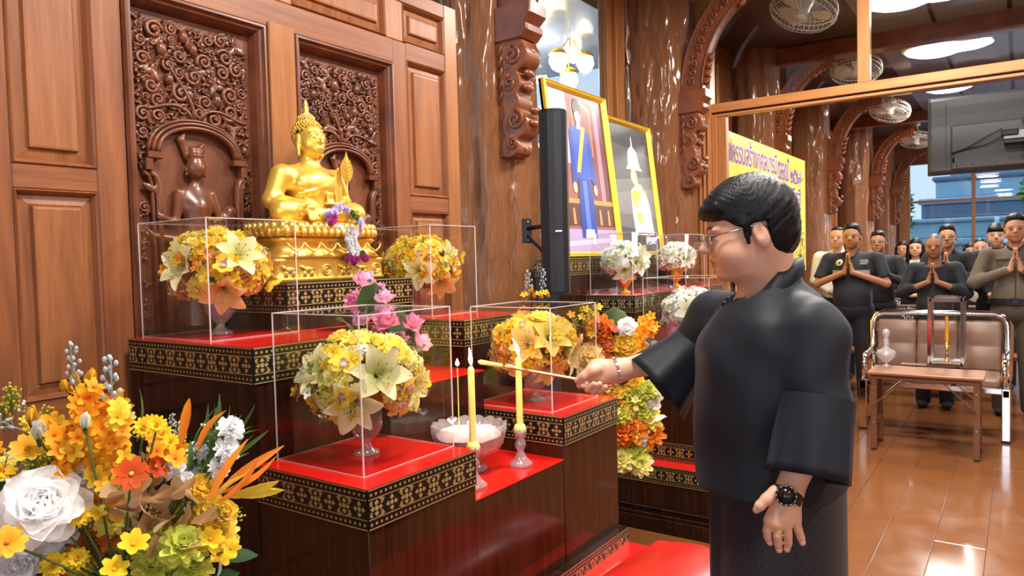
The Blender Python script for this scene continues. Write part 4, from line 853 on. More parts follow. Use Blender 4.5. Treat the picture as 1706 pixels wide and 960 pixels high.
def holder(x, y, z, label):
    c = empty('glass_candle_holder', (x, y, z + .0005), 0, label, 'candle holder', 'pressed glass candle holders')
    MB().lathe([(.036, 0), (.036, .006), (.030, .012), (.020, .022), (.012, .036), (.009, .048)], seg=28, flute=14, fdepth=.05).build('foot', 'pressed_glass', c); MB().lathe([(.009, .046), (.0155, .056), (.017, .064), (.0155, .072), (.009, .082)], seg=20, flute=10, fdepth=.05).build('knop', 'pressed_glass', c)
    MB().lathe([(.010, .080), (.018, .086), (.0195, .100), (.021, .112), (.016, .112), (.0125, .092)], seg=20, flute=10, fdepth=.04).build('socket', 'pressed_glass', c)
    MB().lathe([(.0178, .104), (.0192, .116), (.015, .126), (.009, .128)], seg=16).build('melted_wax', 'wax_yellow', c)
ZS = .795
C1, C2 = (1.588, 1.255), (1.832, 1.262)
holder(*C1, ZS, 'pressed glass candle holder mostly hidden by the low altar tier'); holder(*C2, ZS, 'pressed glass candle holder in full view on the red step')
zc1 = on_y(776, 612, C1[1])[2]; zc2 = on_y(859, 595, C2[1])[2]
candle(*C1, ZS + .094, zc1, .0102, 'lit pale yellow candle touched by the lighting taper', .048, (0, .004)); candle(*C2, ZS + .094, zc2, .0102, 'lit pale yellow candle standing in the glass holder in full view', .055, (-.014, .012))
bw = empty('glass_bowl', (1.715, 1.37, ZS + .0005), 0, 'scalloped pressed glass bowl of pale sand on the red step', 'bowl')
seg = 64; prof = [(.052, 0), (.054, .006), (.040, .018), (.034, .030), (.05, .040), (.085, .058), (.104, .085), (.112, .118), (.113, .136), (.108, .136), (.100, .088), (.08, .062), (.04, .046), (.001, .044)]
v = []
for i, (r, z) in enumerate(prof):
    for k in range(seg): a = 2 * PI * k / seg; rr = r * (1 + .028 * math.cos(16 * a) * (1 if i < 10 else .3)); v.append((rr * math.cos(a), rr * math.sin(a), z + (.007 * abs(math.cos(8 * a)) if i in (8, 9) else 0)))
MB().add(v, [(i * seg + k, i * seg + (k + 1) % seg, (i + 1) * seg + (k + 1) % seg, (i + 1) * seg + k) for i in range(len(prof) - 1) for k in range(seg)] + [list(range(seg))[::-1]], 0, True).build('bowl', 'pressed_glass', bw)
rg = np.random.default_rng(5); mb = MB(); v = [(0, 0, .124)]; 
for i in range(1, 8):
    for k in range(24): a = 2 * PI * k / 24; r = .100 * i / 7; v.append((r * math.cos(a), r * math.sin(a), .118 + rg.uniform(-.004, .005) - (.012 if i == 7 else 0)))
mb.add(v, [(0, 1 + k, 1 + (k + 1) % 24) for k in range(24)] + [(1 + i * 24 + k, 1 + (i + 1) * 24 + k, 1 + (i + 1) * 24 + (k + 1) % 24, 1 + i * 24 + (k + 1) % 24) for i in range(6) for k in range(24)], 0, True).build('sand', 'sand', bw)
pt_ = on_y(762, 612, 1.40); tp = candle(pt_[0], 1.40, ZS + .115, pt_[2], .0016, 'thin lit taper standing in the sand of the glass bowl', .022, (0, 0), 'taper')
# ------------------------------------------------------------------ framed portraits
PR = {}
def pcol(c, rough=.3):
    k = tuple(round(x, 3) for x in c)
    if k not in PR: nm = 'print_%d' % len(PR); pbsdf(nm, srgb(*c), rough); PR[k] = nm
    return PR[k]
def portrait(name, bl, wd, ht, lean, shapes, label, fw_):
    root = empty(name, bl, 0, label, 'picture', 'framed portraits on the second altar'); M = Matrix.Rotation(-lean, 4, 'X')
    MB().box((0, .004, 0), (wd, .018, ht)).build('backing', 'black_plastic', root, M)
    for i, (c, pts) in enumerate(shapes):
        v = [(fw_ + (wd - 2 * fw_) * u, .0036 - .00012 * i, fw_ + (ht - 2 * fw_) * w_) for u, w_ in pts]; MB().add(v, [list(range(len(v)))]).build('printed_shape', pcol(c), root, M)
    def fr(p0, p1, q1, q0): 
        prof = [(0, .018), (0, -.014), (.18, -.022), (.40, -.014), (.55, -.018), (.80, -.008), (1, .002)]; v = []
        for t, y in prof:
            for a, b in ((p0, q0), (p1, q1)): v.append((a[0] + (b[0] - a[0]) * t, y, a[1] + (b[1] - a[1]) * t))
        MB().add(v, [(2 * i, 2 * i + 1, 2 * i + 3, 2 * i + 2) for i in range(len(prof) - 1)], 0, False).build('frame_side', 'gold_paint', root, M)
    o = [(0, 0), (wd, 0), (wd, ht), (0, ht)]; n = [(fw_, fw_), (wd - fw_, fw_), (wd - fw_, ht - fw_), (fw_, ht - fw_)]
    for i in range(4): fr(o[i], o[(i + 1) % 4], n[(i + 1) % 4], n[i])
    for x in (.15, .85): MB().tube([(wd * x, .03 + ht * .55 * math.sin(lean), ht * .55), (wd * x, .11, .0)], .006, 6).build('strut', 'black_plastic', root)
def ov(cx, cy, rx, ry, n=16): return [(cx + rx * math.cos(2 * PI * k / n), cy + ry * math.sin(2 * PI * k / n)) for k in range(n)]
pb1 = on_y(907, 428, 2.03); pr1 = on_y(1047, 414, 2.03)
sh1 = [((150, 92, 84), [(0, 0), (1, 0), (1, 1), (0, 1)]), ((176, 168, 214), [(0, .55), (.30, .55), (.32, 1), (0, 1)]), ((214, 208, 232), [(0, .60), (.26, .60), (.26, .76), (0, .76)]), ((120, 58, 52), [(.34, .30), (.80, .30), (.80, .97), (.34, .97)]), ((176, 112, 76), [(.40, .62), (.74, .62), (.74, .93), (.57, .98), (.40, .93)]), ((128, 66, 58), [(.43, .64), (.71, .64), (.71, .90), (.57, .95), (.43, .90)]),
       ((205, 120, 140), [(.80, .30), (.88, .30), (.88, 1), (.80, 1)]), ((96, 50, 52), [(.88, .28), (1, .28), (1, 1), (.88, 1)]), ((92, 50, 50), [(0, .16), (1, .16), (1, .32), (0, .32)]), ((190, 140, 70), [(0, .30), (1, .30), (1, .33), (0, .33)]), ((176, 150, 190), [(0, 0), (1, 0), (1, .14), (0, .14)]), ((206, 184, 214), [(0, .03), (1, .06), (1, .09), (0, .06)])]
for k in range(6): sh1.append(((200, 150, 80), [(.06 + k * .16, .17), (.11 + k * .16, .17), (.10 + k * .16, .27), (.07 + k * .16, .27)]))
sh1 += [((38, 62, 150), [(.34, .085), (.62, .085), (.63, .30), (.60, .48), (.40, .48), (.36, .30)]), ((84, 116, 200), [(.44, .085), (.52, .085), (.53, .45), (.46, .45)]), ((226, 214, 196), [(.40, .085), (.58, .085), (.57, .14), (.42, .14)]), ((50, 84, 176), [(.33, .46), (.66, .46), (.65, .60), (.66, .76), (.58, .80), (.42, .80), (.33, .77), (.34, .60)]), ((40, 70, 158), [(.28, .42), (.36, .44), (.38, .77), (.32, .76)]), ((40, 70, 158), [(.64, .44), (.72, .42), (.68, .76), (.61, .77)]),
        ((226, 180, 158), ov(.315, .40, .035, .035)), ((226, 180, 158), ov(.685, .395, .035, .035)), ((226, 180, 158), [(.46, .78), (.54, .78), (.53, .84), (.47, .84)]), ((232, 206, 60), [(.55, .80), (.61, .795), (.44, .50), (.38, .50)]), ((236, 188, 168), ov(.50, .865, .058, .045)), ((26, 22, 26), ov(.50, .915, .075, .050)), ((26, 22, 26), ov(.50, .955, .045, .025)), ((236, 188, 168), ov(.50, .862, .052, .036)), ((214, 90, 90), ov(.60, .70, .014, .009))]
portrait('portrait_frame', (3.42, 2.045, 1.4305), .725, 1.0, math.radians(6.5), sh1, 'large gold framed portrait of a person in blue dress with yellow sash, behind the loudspeaker', .035)
sh2 = [((72, 70, 70), [(0, 0), (1, 0), (1, 1), (0, 1)]), ((108, 106, 104), [(0, .2), (1, .15), (1, .62), (0, .55)]), ((126, 124, 122), [(0, .3), (1, .28), (1, .52), (0, .45)]), ((38, 36, 38), [(0, .85), (1, .8), (1, 1), (0, 1)]), ((24, 24, 30), [(.42, 0), (.80, 0), (.78, .16), (.46, .16)]), ((232, 226, 230), [(.40, .13), (.82, .13), (.84, .34), (.78, .50), (.66, .545), (.52, .53), (.40, .48), (.38, .30)]), ((214, 208, 220), [(.72, .12), (.90, .13), (.86, .36), (.78, .50), (.72, .42)]), ((222, 172, 150), ov(.52, .60, .085, .062)), ((222, 172, 150), [(.50, .51), (.62, .51), (.61, .58), (.51, .58)]),
       ((238, 236, 234), [(.34, .655), (.76, .655), (.70, .69), (.66, .80), (.58, .84), (.50, .84), (.43, .80), (.40, .69)]), ((238, 236, 234), [(.53, .84), (.57, .84), (.555, .925), (.545, .925)]), ((214, 200, 160), ov(.53, .76, .035, .022)), ((232, 178, 60), [(.40, .47), (.54, .50), (.66, .46), (.60, .42), (.50, .40), (.42, .40)]), ((236, 196, 90), [(.42, .40), (.56, .42), (.54, .36), (.46, .34)]), ((236, 196, 90), [(.48, .30), (.62, .32), (.60, .22), (.50, .24)]), ((220, 170, 150), ov(.72, .12, .035, .03)), ((220, 160, 60), [(.70, .50), (.80, .46), (.82, .48), (.70, .53)])]
portrait('portrait_frame', (4.185, 2.07, 1.4305), .66, .91, math.radians(6.5), sh2, 'smaller gold framed portrait of a person in white uniform and white helmet', .032)
# ------------------------------------------------------------------ column loudspeaker
spk = at(924, 345, 3.13); sp = empty('loudspeaker', (spk[0], spk[1], 1.275), math.radians(-68), 'tall slim black column loudspeaker bracketed to the tree trunk', 'speaker'); H = 2.06 - 1.275
o = [(-.055, .05), (-.058, -.02), (-.040, -.048), (-.012, -.060), (.012, -.060), (.040, -.048), (.058, -.02), (.055, .05)]; n = len(o)
v = [(a, b, z) for z in (0, H) for a, b in o]; MB().add(v, [(i, (i + 1) % n, n + (i + 1) % n, n + i) for i in range(n)] + [list(range(n))[::-1], list(range(n, 2 * n))], 0).build('cabinet', 'black_plastic', sp)
o2 = [(-.043, -.0495), (-.014, -.0625), (.014, -.0625), (.043, -.0495)]; v = [(a, b, z) for z in (.012, H - .012) for a, b in o2]; MB().add(v, [(i, i + 1, 5 + i, 4 + i) for i in range(3)], 0).build('grille', 'speaker_cloth', sp)
MB().box((.012, -.0645, H * .34), (.040, -.060, H * .34 + .006)).build('badge', 'silver', sp)
mb = MB(); pb = Vector(at(878, 385, 3.30)); pl = sp.matrix_basis.inverted() @ pb
pp = empty('speaker_mount', tuple(pb), 0, 'black wall bracket holding the loudspeaker to the tree trunk', 'bracket'); q = Vector((spk[0], spk[1], pb.z + .03)) - pb; dq = q.normalized()
MB().box((-.022, -.012, -.055), (.022, .012, .055), 0, .003).build('wall_plate', 'black_plastic', pp, Matrix.Rotation(math.radians(-55), 4, 'Z')); MB().tube([(0, 0, .01), tuple(q * .55), tuple(q * .86)], .010, 8).build('arm', 'black_plastic', pp); MB().tube([(0, 0, -.02), tuple(q * .5 + Vector((0, 0, -.10))), tuple(q * .86 + Vector((0, 0, -.19)))], .009, 8).build('brace', 'black_plastic', pp)
for z in (-.04, .04): MB().ball((0, 0, z), .006, 8, 5).build('bolt', 'silver', pp, Matrix.Translation((-.008, -.011, 0)))
# ------------------------------------------------------------------ writing
def text_mesh(s, wd, ht, thick=0., off=0.):
    c = bpy.data.curves.new('writing', 'FONT'); c.body = s; c.size = 1; c.offset = off; c.extrude = 0; c.resolution_u = 3; o = bpy.data.objects.new('writing', c); COL.objects.link(o); dg = bpy.context.evaluated_depsgraph_get(); me = bpy.data.meshes.new_from_object(o.evaluated_get(dg)); bpy.data.objects.remove(o)
    v = np.array([q.co[:] for q in me.vertices]); 
    if len(v) == 0: return None, None
    lo, hi = v.min(0), v.max(0); v = (v - lo) / np.maximum(hi - lo, 1e-6) * np.array((wd, ht, 0)); f = [list(p.vertices) for p in me.polygons]; return v, f
def write(parent, s, mat, M, wd, ht, off=0., name='lettering'):
    v, f = text_mesh(s, wd, ht, off=off)
    if v is None: return
    return inst(name, mk_mesh(name, v, f, mat, None, False), parent, M)
BNY = 2.07; x0 = on_y(1199, 212, BNY)[0]; x1 = on_y(1341, 258, BNY)[0]; z1 = on_y(1200, 212, BNY)[2]; z0 = on_y(1346, 450, BNY)[2]
m = pbsdf('banner_yellow', srgb(250, 214, 40), .3, coat=.2); v_ = mapping(m, (1, 1, 1)); base(m, ramp(m, noise(m, v_, 1.6, 3), [(.3, srgb(252, 206, 26)), (.6, srgb(255, 226, 84)), (.8, srgb(255, 244, 170))]))
pbsdf('text_purple', srgb(112, 44, 140), .5); pbsdf('text_white', srgb(250, 240, 244), .5); pbsdf('text_red', srgb(214, 60, 60), .5); pbsdf('banner_ornament', srgb(140, 120, 20), .5)
bn = empty('banner', (x0, BNY, 0), 0, 'yellow vinyl banner with purple Thai writing standing between the columns', 'banner'); bw_ = x1 - x0
MB().box((0, 0, z0), (bw_, .025, z1), 0, .004).build('banner_sheet', 'banner_yellow', bn)
for x in (.06, bw_ - .12): MB().box((x, .026, 0), (x + .05, .06, z1 - .05)).build('support_leg', 'frame_wood_v', bn)
RX = Matrix.Rotation(PI / 2, 4, 'X')
def bline(s, pa, pb_, ht, dz=0.):
    a = on_y(*pa, BNY); b = on_y(*pb_, BNY); w_ = b[0] - a[0]
    for mt, y, off in (('text_white', -.0015, .045), ('text_purple', -.003, .018)): write(bn, s, mt, Matrix.Translation((a[0] - x0, y, a[2])) @ RX, w_, ht, off)
bline('กิจกรรมสร้างกุศลบารมี', (1207, 279), (1294, 296), .30); bline('ตลอดปี', (1296, 299), (1314, 303), .27); bline('๒๕๖๗', (1317, 305), (1334, 307), .16)
bline('สัมมาทิฏฐิ', (1300, 347), (1334, 349), .27); bline('ภาวนา', (1306, 375), (1331, 375), .19); bline('.๐๐ น.', (1302, 412), (1326, 412), .17)
for px, py in ((1202, 266), (1337, 299)): a = on_y(px, py, BNY); MB().add([(a[0] - x0 + .03 * x, -.002, a[2] + .03 * z) for x, z in ((-1, 0), (0, -1), (1, 0), (0, 1))], [(0, 1, 2, 3)]).build('bullet_mark', 'text_red', bn)
rg = np.random.default_rng(3); mb = MB()
for cx, cz, s in ((.22, z1 - .16, 1.), (bw_ - .35, z1 - .22, 1.), (bw_ - .25, z0 + .35, 1.2), (bw_ - .25, z0 + .15, 1.2)):
    for k in range(26):
        a = rg.uniform(0, 6.28); r = rg.uniform(0, .17) * s; x, z = cx + r * math.cos(a) * 1.25, cz + r * math.sin(a) * .7; b = rg.uniform(0, 3.14); l = rg.uniform(.03, .07) * s; x = min(max(x, .08), bw_ - .08); mb.add([(x + l * math.cos(b), -.002, z + l * math.sin(b)), (x - .008 * math.sin(b), -.002, z + .008 * math.cos(b)), (x - l * math.cos(b), -.002, z - l * math.sin(b)), (x + .008 * math.sin(b), -.002, z - .008 * math.cos(b))], [(0, 1, 2, 3)])
mb.build('printed_ornament', 'banner_ornament', bn)['kind'] = 'stuff'
# ------------------------------------------------------------------ hanging screen seen from behind
TX = 6.62; y1 = on_x(1545, 166, TX)[1]; zt = on_x(1545, 166, TX)[2]; zb_ = on_x(1533, 295, TX)[2]; y0 = y1 - 1.16
tv = empty('hanging_screen', (TX, (y0 + y1) / 2, zb_), 0, 'large black flat screen hung from the ceiling, back and cables showing', 'screen'); hw = (y1 - y0) / 2; ht = zt - zb_
MB().box((0, -hw, 0), (.02, hw, ht), 0, .004).build('panel', 'black_plastic', tv); MB().box((-.035, -hw + .012, .015), (0, hw - .012, ht - .012), 0, .018).build('rear_cover', 'tv_back', tv)
MB().box((-.040, hw - .13, .05), (-.034, hw - .125, ht - .06)).build('cover_rib', 'black_plastic', tv); MB().box((-.060, -hw + .1, .03), (-.03, hw - .16, ht * .62), 0, .012).build('rear_housing', 'tv_back', tv)
MB().box((-.062, hw - .185, .08), (-.058, hw - .165, .15), 0, .002).build('handle_recess', 'black_plastic', tv); MB().box((-.062, hw - .183, .085), (-.0605, hw - .174, .12)).build('handle_insert', 'grey_light', tv)
for y in (hw - .03, hw - .20, hw - .30, hw - .45): MB().ball((-.037 if y > hw - .1 else -.061, y, .06 if y < hw - .1 else ht * .5), .005, 6, 4).build('screw', 'black_rubber', tv)
yy = hw - .76
MB().box((-.11, yy - .05, -.0 + ht * .70), (-.05, yy + .06, ht + .06), 0, .004).build('mount_plate', 'tv_back', tv); MB().tube([(-.09, yy - .02, ht * .28), (-.09, yy - .02, ht * .72)], .026, 14).build('pole_end', 'black_plastic', tv); MB().tube([(-.02, yy - .09, ht * .3), (-.02, yy - .09, 3.72 - zb_)], .025, 12).build('ceiling_pole', 'black_plastic', tv)
MB().box((-.20, yy - .30, ht * .30), (-.05, yy + .26, ht * .345), 0, .004).build('shelf', 'black_plastic', tv); MB().box((-.155, yy + .03, ht * .36), (-.075, yy + .26, ht * .46), 0, .005).build('media_box', 'white_plastic', tv); MB().box((-.175, yy + .17, ht * .40), (-.12, yy + .275, ht * .47), 0, .006).build('power_brick', 'black_plastic', tv); MB().box((-.13, yy - .0, ht * .55), (-.09, yy + .15, ht * .61), 0, .003).build('network_box', 'black_plastic', tv)
for k in range(3): MB().box((-.132, yy + .02 + k * .04, ht * .565), (-.13, yy + .045 + k * .04, ht * .585)).build('box_light', 'white_paint', tv)
MB().box((-.10, yy + .09, ht * .12), (-.06, yy + .14, ht * .30), 0, .004).build('clamp', 'black_plastic', tv); MB().box((-.102, yy + .10, ht * .15), (-.10, yy + .13, ht * .24)).build('clamp_plate', 'steel_brushed', tv)
for i, c in enumerate(((hw - .165, ht * .26, yy + .27, ht * .50), (hw - .165, ht * .25, yy + .26, ht * .41))): MB().tube([(-.065, c[0], c[1]), (-.08, (c[0] * 2 + c[2]) / 3, c[1] + .03), (-.09, (c[0] + 2 * c[2]) / 3, c[3] - .05), (-.10, c[2], c[3])], .004, 6).build('cable', 'black_rubber', tv)
for k in range(12): a = rg.uniform(-.26, -.06); b = rg.uniform(.28, .9); MB().tube([(-.12, yy + a, ht * b), (-.15, yy + a - .05, ht * (b - .12)), (-.13, yy + a + .02, ht * max(.3, b - .3)), (-.11, yy + a + .06, ht * max(.32, b - .2))], .0045, 6).build('cable', 'black_rubber', tv)
for k in range(4): MB().lathe([(.005, 0), (.022, .004), (.022, .014), (.005, .018)], (-.14, yy - .09, ht * (.76 + k * .07)), 12).build('plug_disc', 'white_plastic' if k else 'orange_plastic', tv)
# ------------------------------------------------------------------ waiting bench, folding side table and what stands on it
bl = on_z(1440, 712, 0); br = on_z(1676, 740, 0); BXF = (bl[0] + br[0]) / 2; yc = (bl[1] + br[1]) / 2; bwid = abs(bl[1] - br[1]) / 2
be = empty('waiting_bench', (BXF, yc, 0), 0, 'chrome framed waiting bench with padded brown leather seat and back', 'bench')
top = .90; W = bwid
def rr_frame(pts, r, w_, t, nm, mat='chrome'):
    MB().tube(pts, w_, 8, 0, True, True, t).build(nm, mat, be)
bk = [(.42, -W, .40), (.50, -W - .01, .62), (.535, -W - .01, top - .09), (.545, -W + .02, top - .03), (.55, -W + .08, top), (.55, W - .08, top), (.545, W - .02, top - .03), (.535, W + .01, top - .09), (.50, W + .01, .62), (.42, W, .40)]
rr_frame(bk, 0, .036, .7, 'back_frame')
for s in (-1, 1):
    MB().box((-.03, s * W - .028, 0), (.03, s * W + .028, .40), 0, .006).build('leg', 'chrome', be); MB().box((.46, s * W - .028, 0), (.52, s * W + .028, .42), 0, .006).build('leg', 'chrome', be); MB().box((-.03, s * W - .024, .33), (.50, s * W + .024, .39), 0, .006).build('side_rail', 'chrome', be)
    MB().box((-.032, s * W - .03, 0), (.032, s * W + .03, .02), 0, .004).build('foot', 'black_rubber', be)
    MB().tube([(.0, s * (W - .01), .40), (-.01, s * (W - .01), .54), (.03, s * (W - .01), .585), (.30, s * (W - .01), .60), (.50, s * (W - .01), .60)], .020, 8, 0, True, True, 1.3).build('armrest', 'chrome', be)
MB().box((-.02, -W, .35), (.03, W, .40), 0, .008).build('front_rail', 'chrome', be)
for k in range(3):
    w3 = (2 * W - .07) / 3; ya = -W + .035 + k * w3
    sdf_obj('seat_cushion', lambda P: smin(rbox(P, (.23, ya + w3 / 2, .425), (.25, w3 / 2 - .002, .035), .02), ell(P, (.23, ya + w3 / 2, .44), (.24, w3 / 2, .035)), .02), (-.06, ya - .03, .36), (.52, ya + w3 + .03, .52), .014, 'brown_leather', be)
    def bkf(P):
        q = P.copy(); q[:, 0] -= .455 + (P[:, 2] - .45) * .19; d = None
        for zc in (.555, .745): e = smin(rbox(q, (0, ya + w3 / 2, zc), (.025, w3 / 2 - .001, .098), .018), ell(q, (-.008, ya + w3 / 2, zc), (.030, w3 / 2, .095)), .015); d = e if d is None else smin(d, e, .012)
        return d
    sdf_obj('back_cushion', bkf, (.38, ya - .03, .42), (.60, ya + w3 + .03, .88), .012, 'brown_leather', be)
tl_ = on_z(1457, 748, 0); tr_ = on_z(1627, 770, 0); TXF = (tl_[0] + tr_[0]) / 2; tyc = (tl_[1] + tr_[1]) / 2; tw = abs(tl_[1] - tr_[1]) / 2; th_ = .565
tb = empty('side_table', (TXF, tyc, 0), 0, 'small folding wooden side table in front of the brown bench', 'table')
MB().box((-.04, -tw - .045, th_ - .02), (.34, tw + .04, th_), 0, .004).build('table_top', 'table_wood', tb); MB().box((-.02, -tw - .02, th_ - .05), (.0, tw + .02, th_ - .02), 0, .002).build('apron', 'table_leg_wood', tb); MB().box((.30, -tw - .02, th_ - .05), (.32, tw + .02, th_ - .02), 0, .002).build('apron', 'table_leg_wood', tb)
for s in (-1, 1):
    for x in (0, .30): MB().box((x - .018, s * tw - .018, .012), (x + .018, s * tw + .018, th_ - .02), 0, .002).build('leg', 'table_leg_wood', tb); MB().box((x - .018, s * tw - .018, 0), (x + .018, s * tw + .018, .014), 0, .002).build('foot_cap', 'black_rubber', tb)
    MB().box((.0, s * tw - .012, .18), (.30, s * tw + .012, .21), 0, .002).build('side_stretcher', 'table_leg_wood', tb)
    for x in (-.022, .322): MB().tube([(x, s * tw, .33), (x, s * (tw - .20), th_ - .045)], .010, 6, 0, False, True, .4).build('folding_strut', 'steel_brushed', tb)
    for z in (.33, .45, .20): MB().ball((-.02, s * tw, z), .006, 6, 4).build('bolt', 'steel_brushed', tb)
def onT(px, py): return on_z(px, py, th_)
p = onT(1484, 604); dc = empty('glass_decanter', (min(p[0], TXF + .27), p[1], th_ + .0005), 0, 'clear cut glass decanter with ball stopper on the side table', 'decanter')
MB().lathe([(.035, 0), (.033, .008), (.012, .018), (.010, .03), (.03, .045), (.062, .075), (.068, .10), (.058, .118), (.024, .135), (.016, .16), (.022, .18), (.018, .182)], seg=24, flute=12, fdepth=.03).build('bottle', 'pressed_glass_clear', dc); MB().lathe([(.012, .18), (.024, .195), (.014, .21), (.018, .225), (.028, .25), (.018, .275), (.002, .28)], seg=18, flute=9, fdepth=.04).build('stopper', 'pressed_glass_clear', dc)
p = onT(1522, 608); pq = empty('photo_plaque', (p[0], p[1], th_ + .0005), 0, 'small flat dark photo plaque lying on the side table', 'plaque'); MB().box((-.05, -.085, 0), (.05, .085, .006), 0, .002).build('plate', 'table_leg_wood', pq); MB().box((-.042, -.075, .006), (.042, .075, .0068)).build('photo', pcol((120, 96, 84)), pq)
p = onT(1576, 609); la = empty('glass_lantern', (p[0] + .09, p[1], th_ + .0005), 0, 'tall chrome framed glass lantern sheltering an orange candle', 'lantern'); a, H = .105, .50; e = .013
for sx in (-1, 1):
    for sy in (-1, 1): MB().box((sx * a - e, sy * a - e, 0), (sx * a + e, sy * a + e, H), 0, .002).build('post', 'chrome', la)
for z in (0, H - .03):
    for s in (-1, 1): MB().box((-a, s * a - e, z), (a, s * a + e, z + .03), 0, .002).build('rail', 'chrome', la); MB().box((s * a - e, -a, z), (s * a + e, a, z + .03), 0, .002).build('rail', 'chrome', la)
MB().box((-a, -a, H - .004), (a, a, H), 0, .001).build('lid', 'chrome', la); MB().box((-.06, -.07, H), (.06, .07, H + .012), 0, .003).build('lid_knob', 'chrome', la); MB().box((-a, -a, .002), (a, a, .012)).build('floor_plate', 'steel_brushed', la)
for s in (-1, 1): MB().box((-a + e, s * a - .001, .03), (a - e, s * a + .001, H - .03)).build('glass_pane', 'acrylic', la); MB().box((s * a - .001, -a + e, .03), (s * a + .001, a - e, H - .03)).build('glass_pane', 'acrylic', la)
cs_ = empty('brass_candlestick', (la.location.x, la.location.y, th_ + .013), 0, 'small brass candlestick inside the chrome lantern', 'candlestick'); MB().lathe([(.035, 0), (.030, .008), (.010, .02), (.008, .05), (.014, .06), (.007, .07), (.007, .10), (.028, .115), (.028, .12), (.010, .122), (.014, .15), (.012, .152)], seg=16).build('stick', 'brass', cs_)
candle(la.location.x, la.location.y, th_ + .163, th_ + .36, .013, 'unlit orange candle inside the chrome lantern', .0, (0, 0), 'candle', False, 'wax_orange')
# pews
for i, (X, ya, yb) in enumerate(((8.20, -.9, 1.85), (9.30, -.9, 1.9), (10.55, -.9, 1.9))):
    pw = empty('pew', (X, (ya + yb) / 2, 0), 0, ('dark slatted wooden pew in the first row behind the brown bench', 'dark slatted wooden pew in the second row behind the brown bench', 'dark slatted wooden pew in the third row behind the brown bench')[i], 'pew', 'pews in the hall'); w_ = (yb - ya) / 2
    MB().box((0, -w_, .715), (.03, w_, .79), 0, .004).build('top_slat', 'pew_dark', pw); MB().box((.0, -w_, .60), (.028, w_, .705), 0, .004).build('back_slat', 'pew_wood', pw); MB().box((0, -w_, .50), (.028, w_, .585), 0, .004).build('back_slat', 'pew_dark', pw); MB().box((.028, -w_, .79), (.07, w_, .80), 0, .004).build('cap_rail', 'pew_wood', pw)
    MB().box((-.28, -w_, .40), (.0, w_, .44), 0, .004).build('seat', 'pew_wood', pw)
    for y in (-w_ + .05, 0, w_ - .05): MB().box((-.26, y - .03, 0), (.03, y + .03, .42), 0, .004).build('end_support', 'table_leg_wood', pw)
    for y in (.0, ):
        q = on_x((1524, 1502, 1509)[i], (516, 501, 490)[i], X)[1] - pw.location.y; write(pw, 'วิทยาลัย', 'white_paint', Matrix.Translation((-.003, q + .12, .722)) @ Matrix.Rotation(-PI / 2, 4, 'Z') @ RX, .25, .06, .012)
# ================================================================== FLOWERS
def petal_ring(mb, n, Lp, Wp, e0, e1, cup, cb, ct, r0=.0, z0=0., ph=0., ruff=0., nu=4, tipw=.35, seed=0, lean=0., nv=1):
    """n petals of length Lp, half width Wp; elevation bends from e0 (base) to e1 (tip), degrees above the flower plane"""
    rd = random.Random(seed * 31 + n); cb = np.array(cb); ct = np.array(ct)
    for k in range(n):
        a = ph + 2 * PI * k / n + rd.uniform(-.08, .08); v = []; c = []; r, z = r0, z0; ll = Lp * rd.uniform(.92, 1.06); de = rd.uniform(-6, 6)
        ca, sa = math.cos(a), math.sin(a)
        for i in range(nu + 1):
            t = i / nu; e = math.radians(e0 + (e1 - e0) * t + de); wv = Wp * (math.sin(PI * min(1., .12 + t * (.88 - .0))) ** .7 * (1 - t) + (math.sin(PI * (.12 + .76 * t)) ** .8) * t) if tipw > .2 else Wp * math.sin(PI * (.10 + .88 * t)) ** .9
            wv = max(wv, Wp * .10)
            for j in [q / nv for q in range(-nv, nv + 1)]:
                s = wv * j; dz = cup * Wp * (abs(j) ** 2) + (rd.uniform(-ruff, ruff) * Wp if i == nu or (abs(j) == 1 and i > 1) else 0); rr = r - math.sin(e) * dz; zz = z + math.cos(e) * dz
                v.append((rr * ca - s * sa, rr * sa + s * ca, zz)); q = t ** .8 * (.85 if j == 0 else 1.); c.append(cb + (ct - cb) * q)
            r += math.cos(e) * ll / nu; z += math.sin(e) * ll / nu
        ns = 2 * nv + 1; mb.add(v, [(i * ns + j, i * ns + j + 1, i * ns + ns + 1 + j, i * ns + ns + j) for i in range(nu) for j in range(2 * nv)], 0, True, np.array(c))
FL = {}
def fmesh(key, mb): FL[key] = mb.mesh(key, 'petal')
GREEN = srgb(70, 96, 40); LEAFC = srgb(58, 84, 44)
def lily(key, cb, ct):
    mb = MB(); petal_ring(mb, 3, .085, .022, 62, -12, .25, cb, ct, .006, 0, 0, 0, 6, .1, 1); petal_ring(mb, 3, .088, .026, 58, -18, .25, cb, ct, .006, .001, PI / 3, 0, 6, .1, 2)
    for k in range(6): a = k * PI / 3 + .2; mb.tube([(0, 0, .01), (.010 * math.cos(a), .010 * math.sin(a), .045), (.020 * math.cos(a), .020 * math.sin(a), .062)], .0009, 4, col=srgb(220, 216, 130)); mb.ball((.020 * math.cos(a), .020 * math.sin(a), .062), (.0022, .0022, .004), 5, 3, col=srgb(176, 140, 50))
    mb.tube([(0, 0, -.03), (0, 0, .01)], .004, 5, col=GREEN); fmesh(key, mb)
def mum(key, c0, c1, c2, r=.05, ruff=.25):
    mb = MB()
    for i, (n, e0, e1, f) in enumerate(((10, -12, -2, 1.), (10, 8, 18, .96), (9, 26, 38, .86), (8, 45, 60, .70), (7, 62, 84, .55), (5, 78, 105, .40))): petal_ring(mb, n, r * f, r * .26, e0, e1, .35, np.array(c1) * .95 if i < 3 else c2, c0 if i % 2 else c1, r * .08, i * r * .07, i * .5, ruff, 3, .4, i)
    fmesh(key, mb)
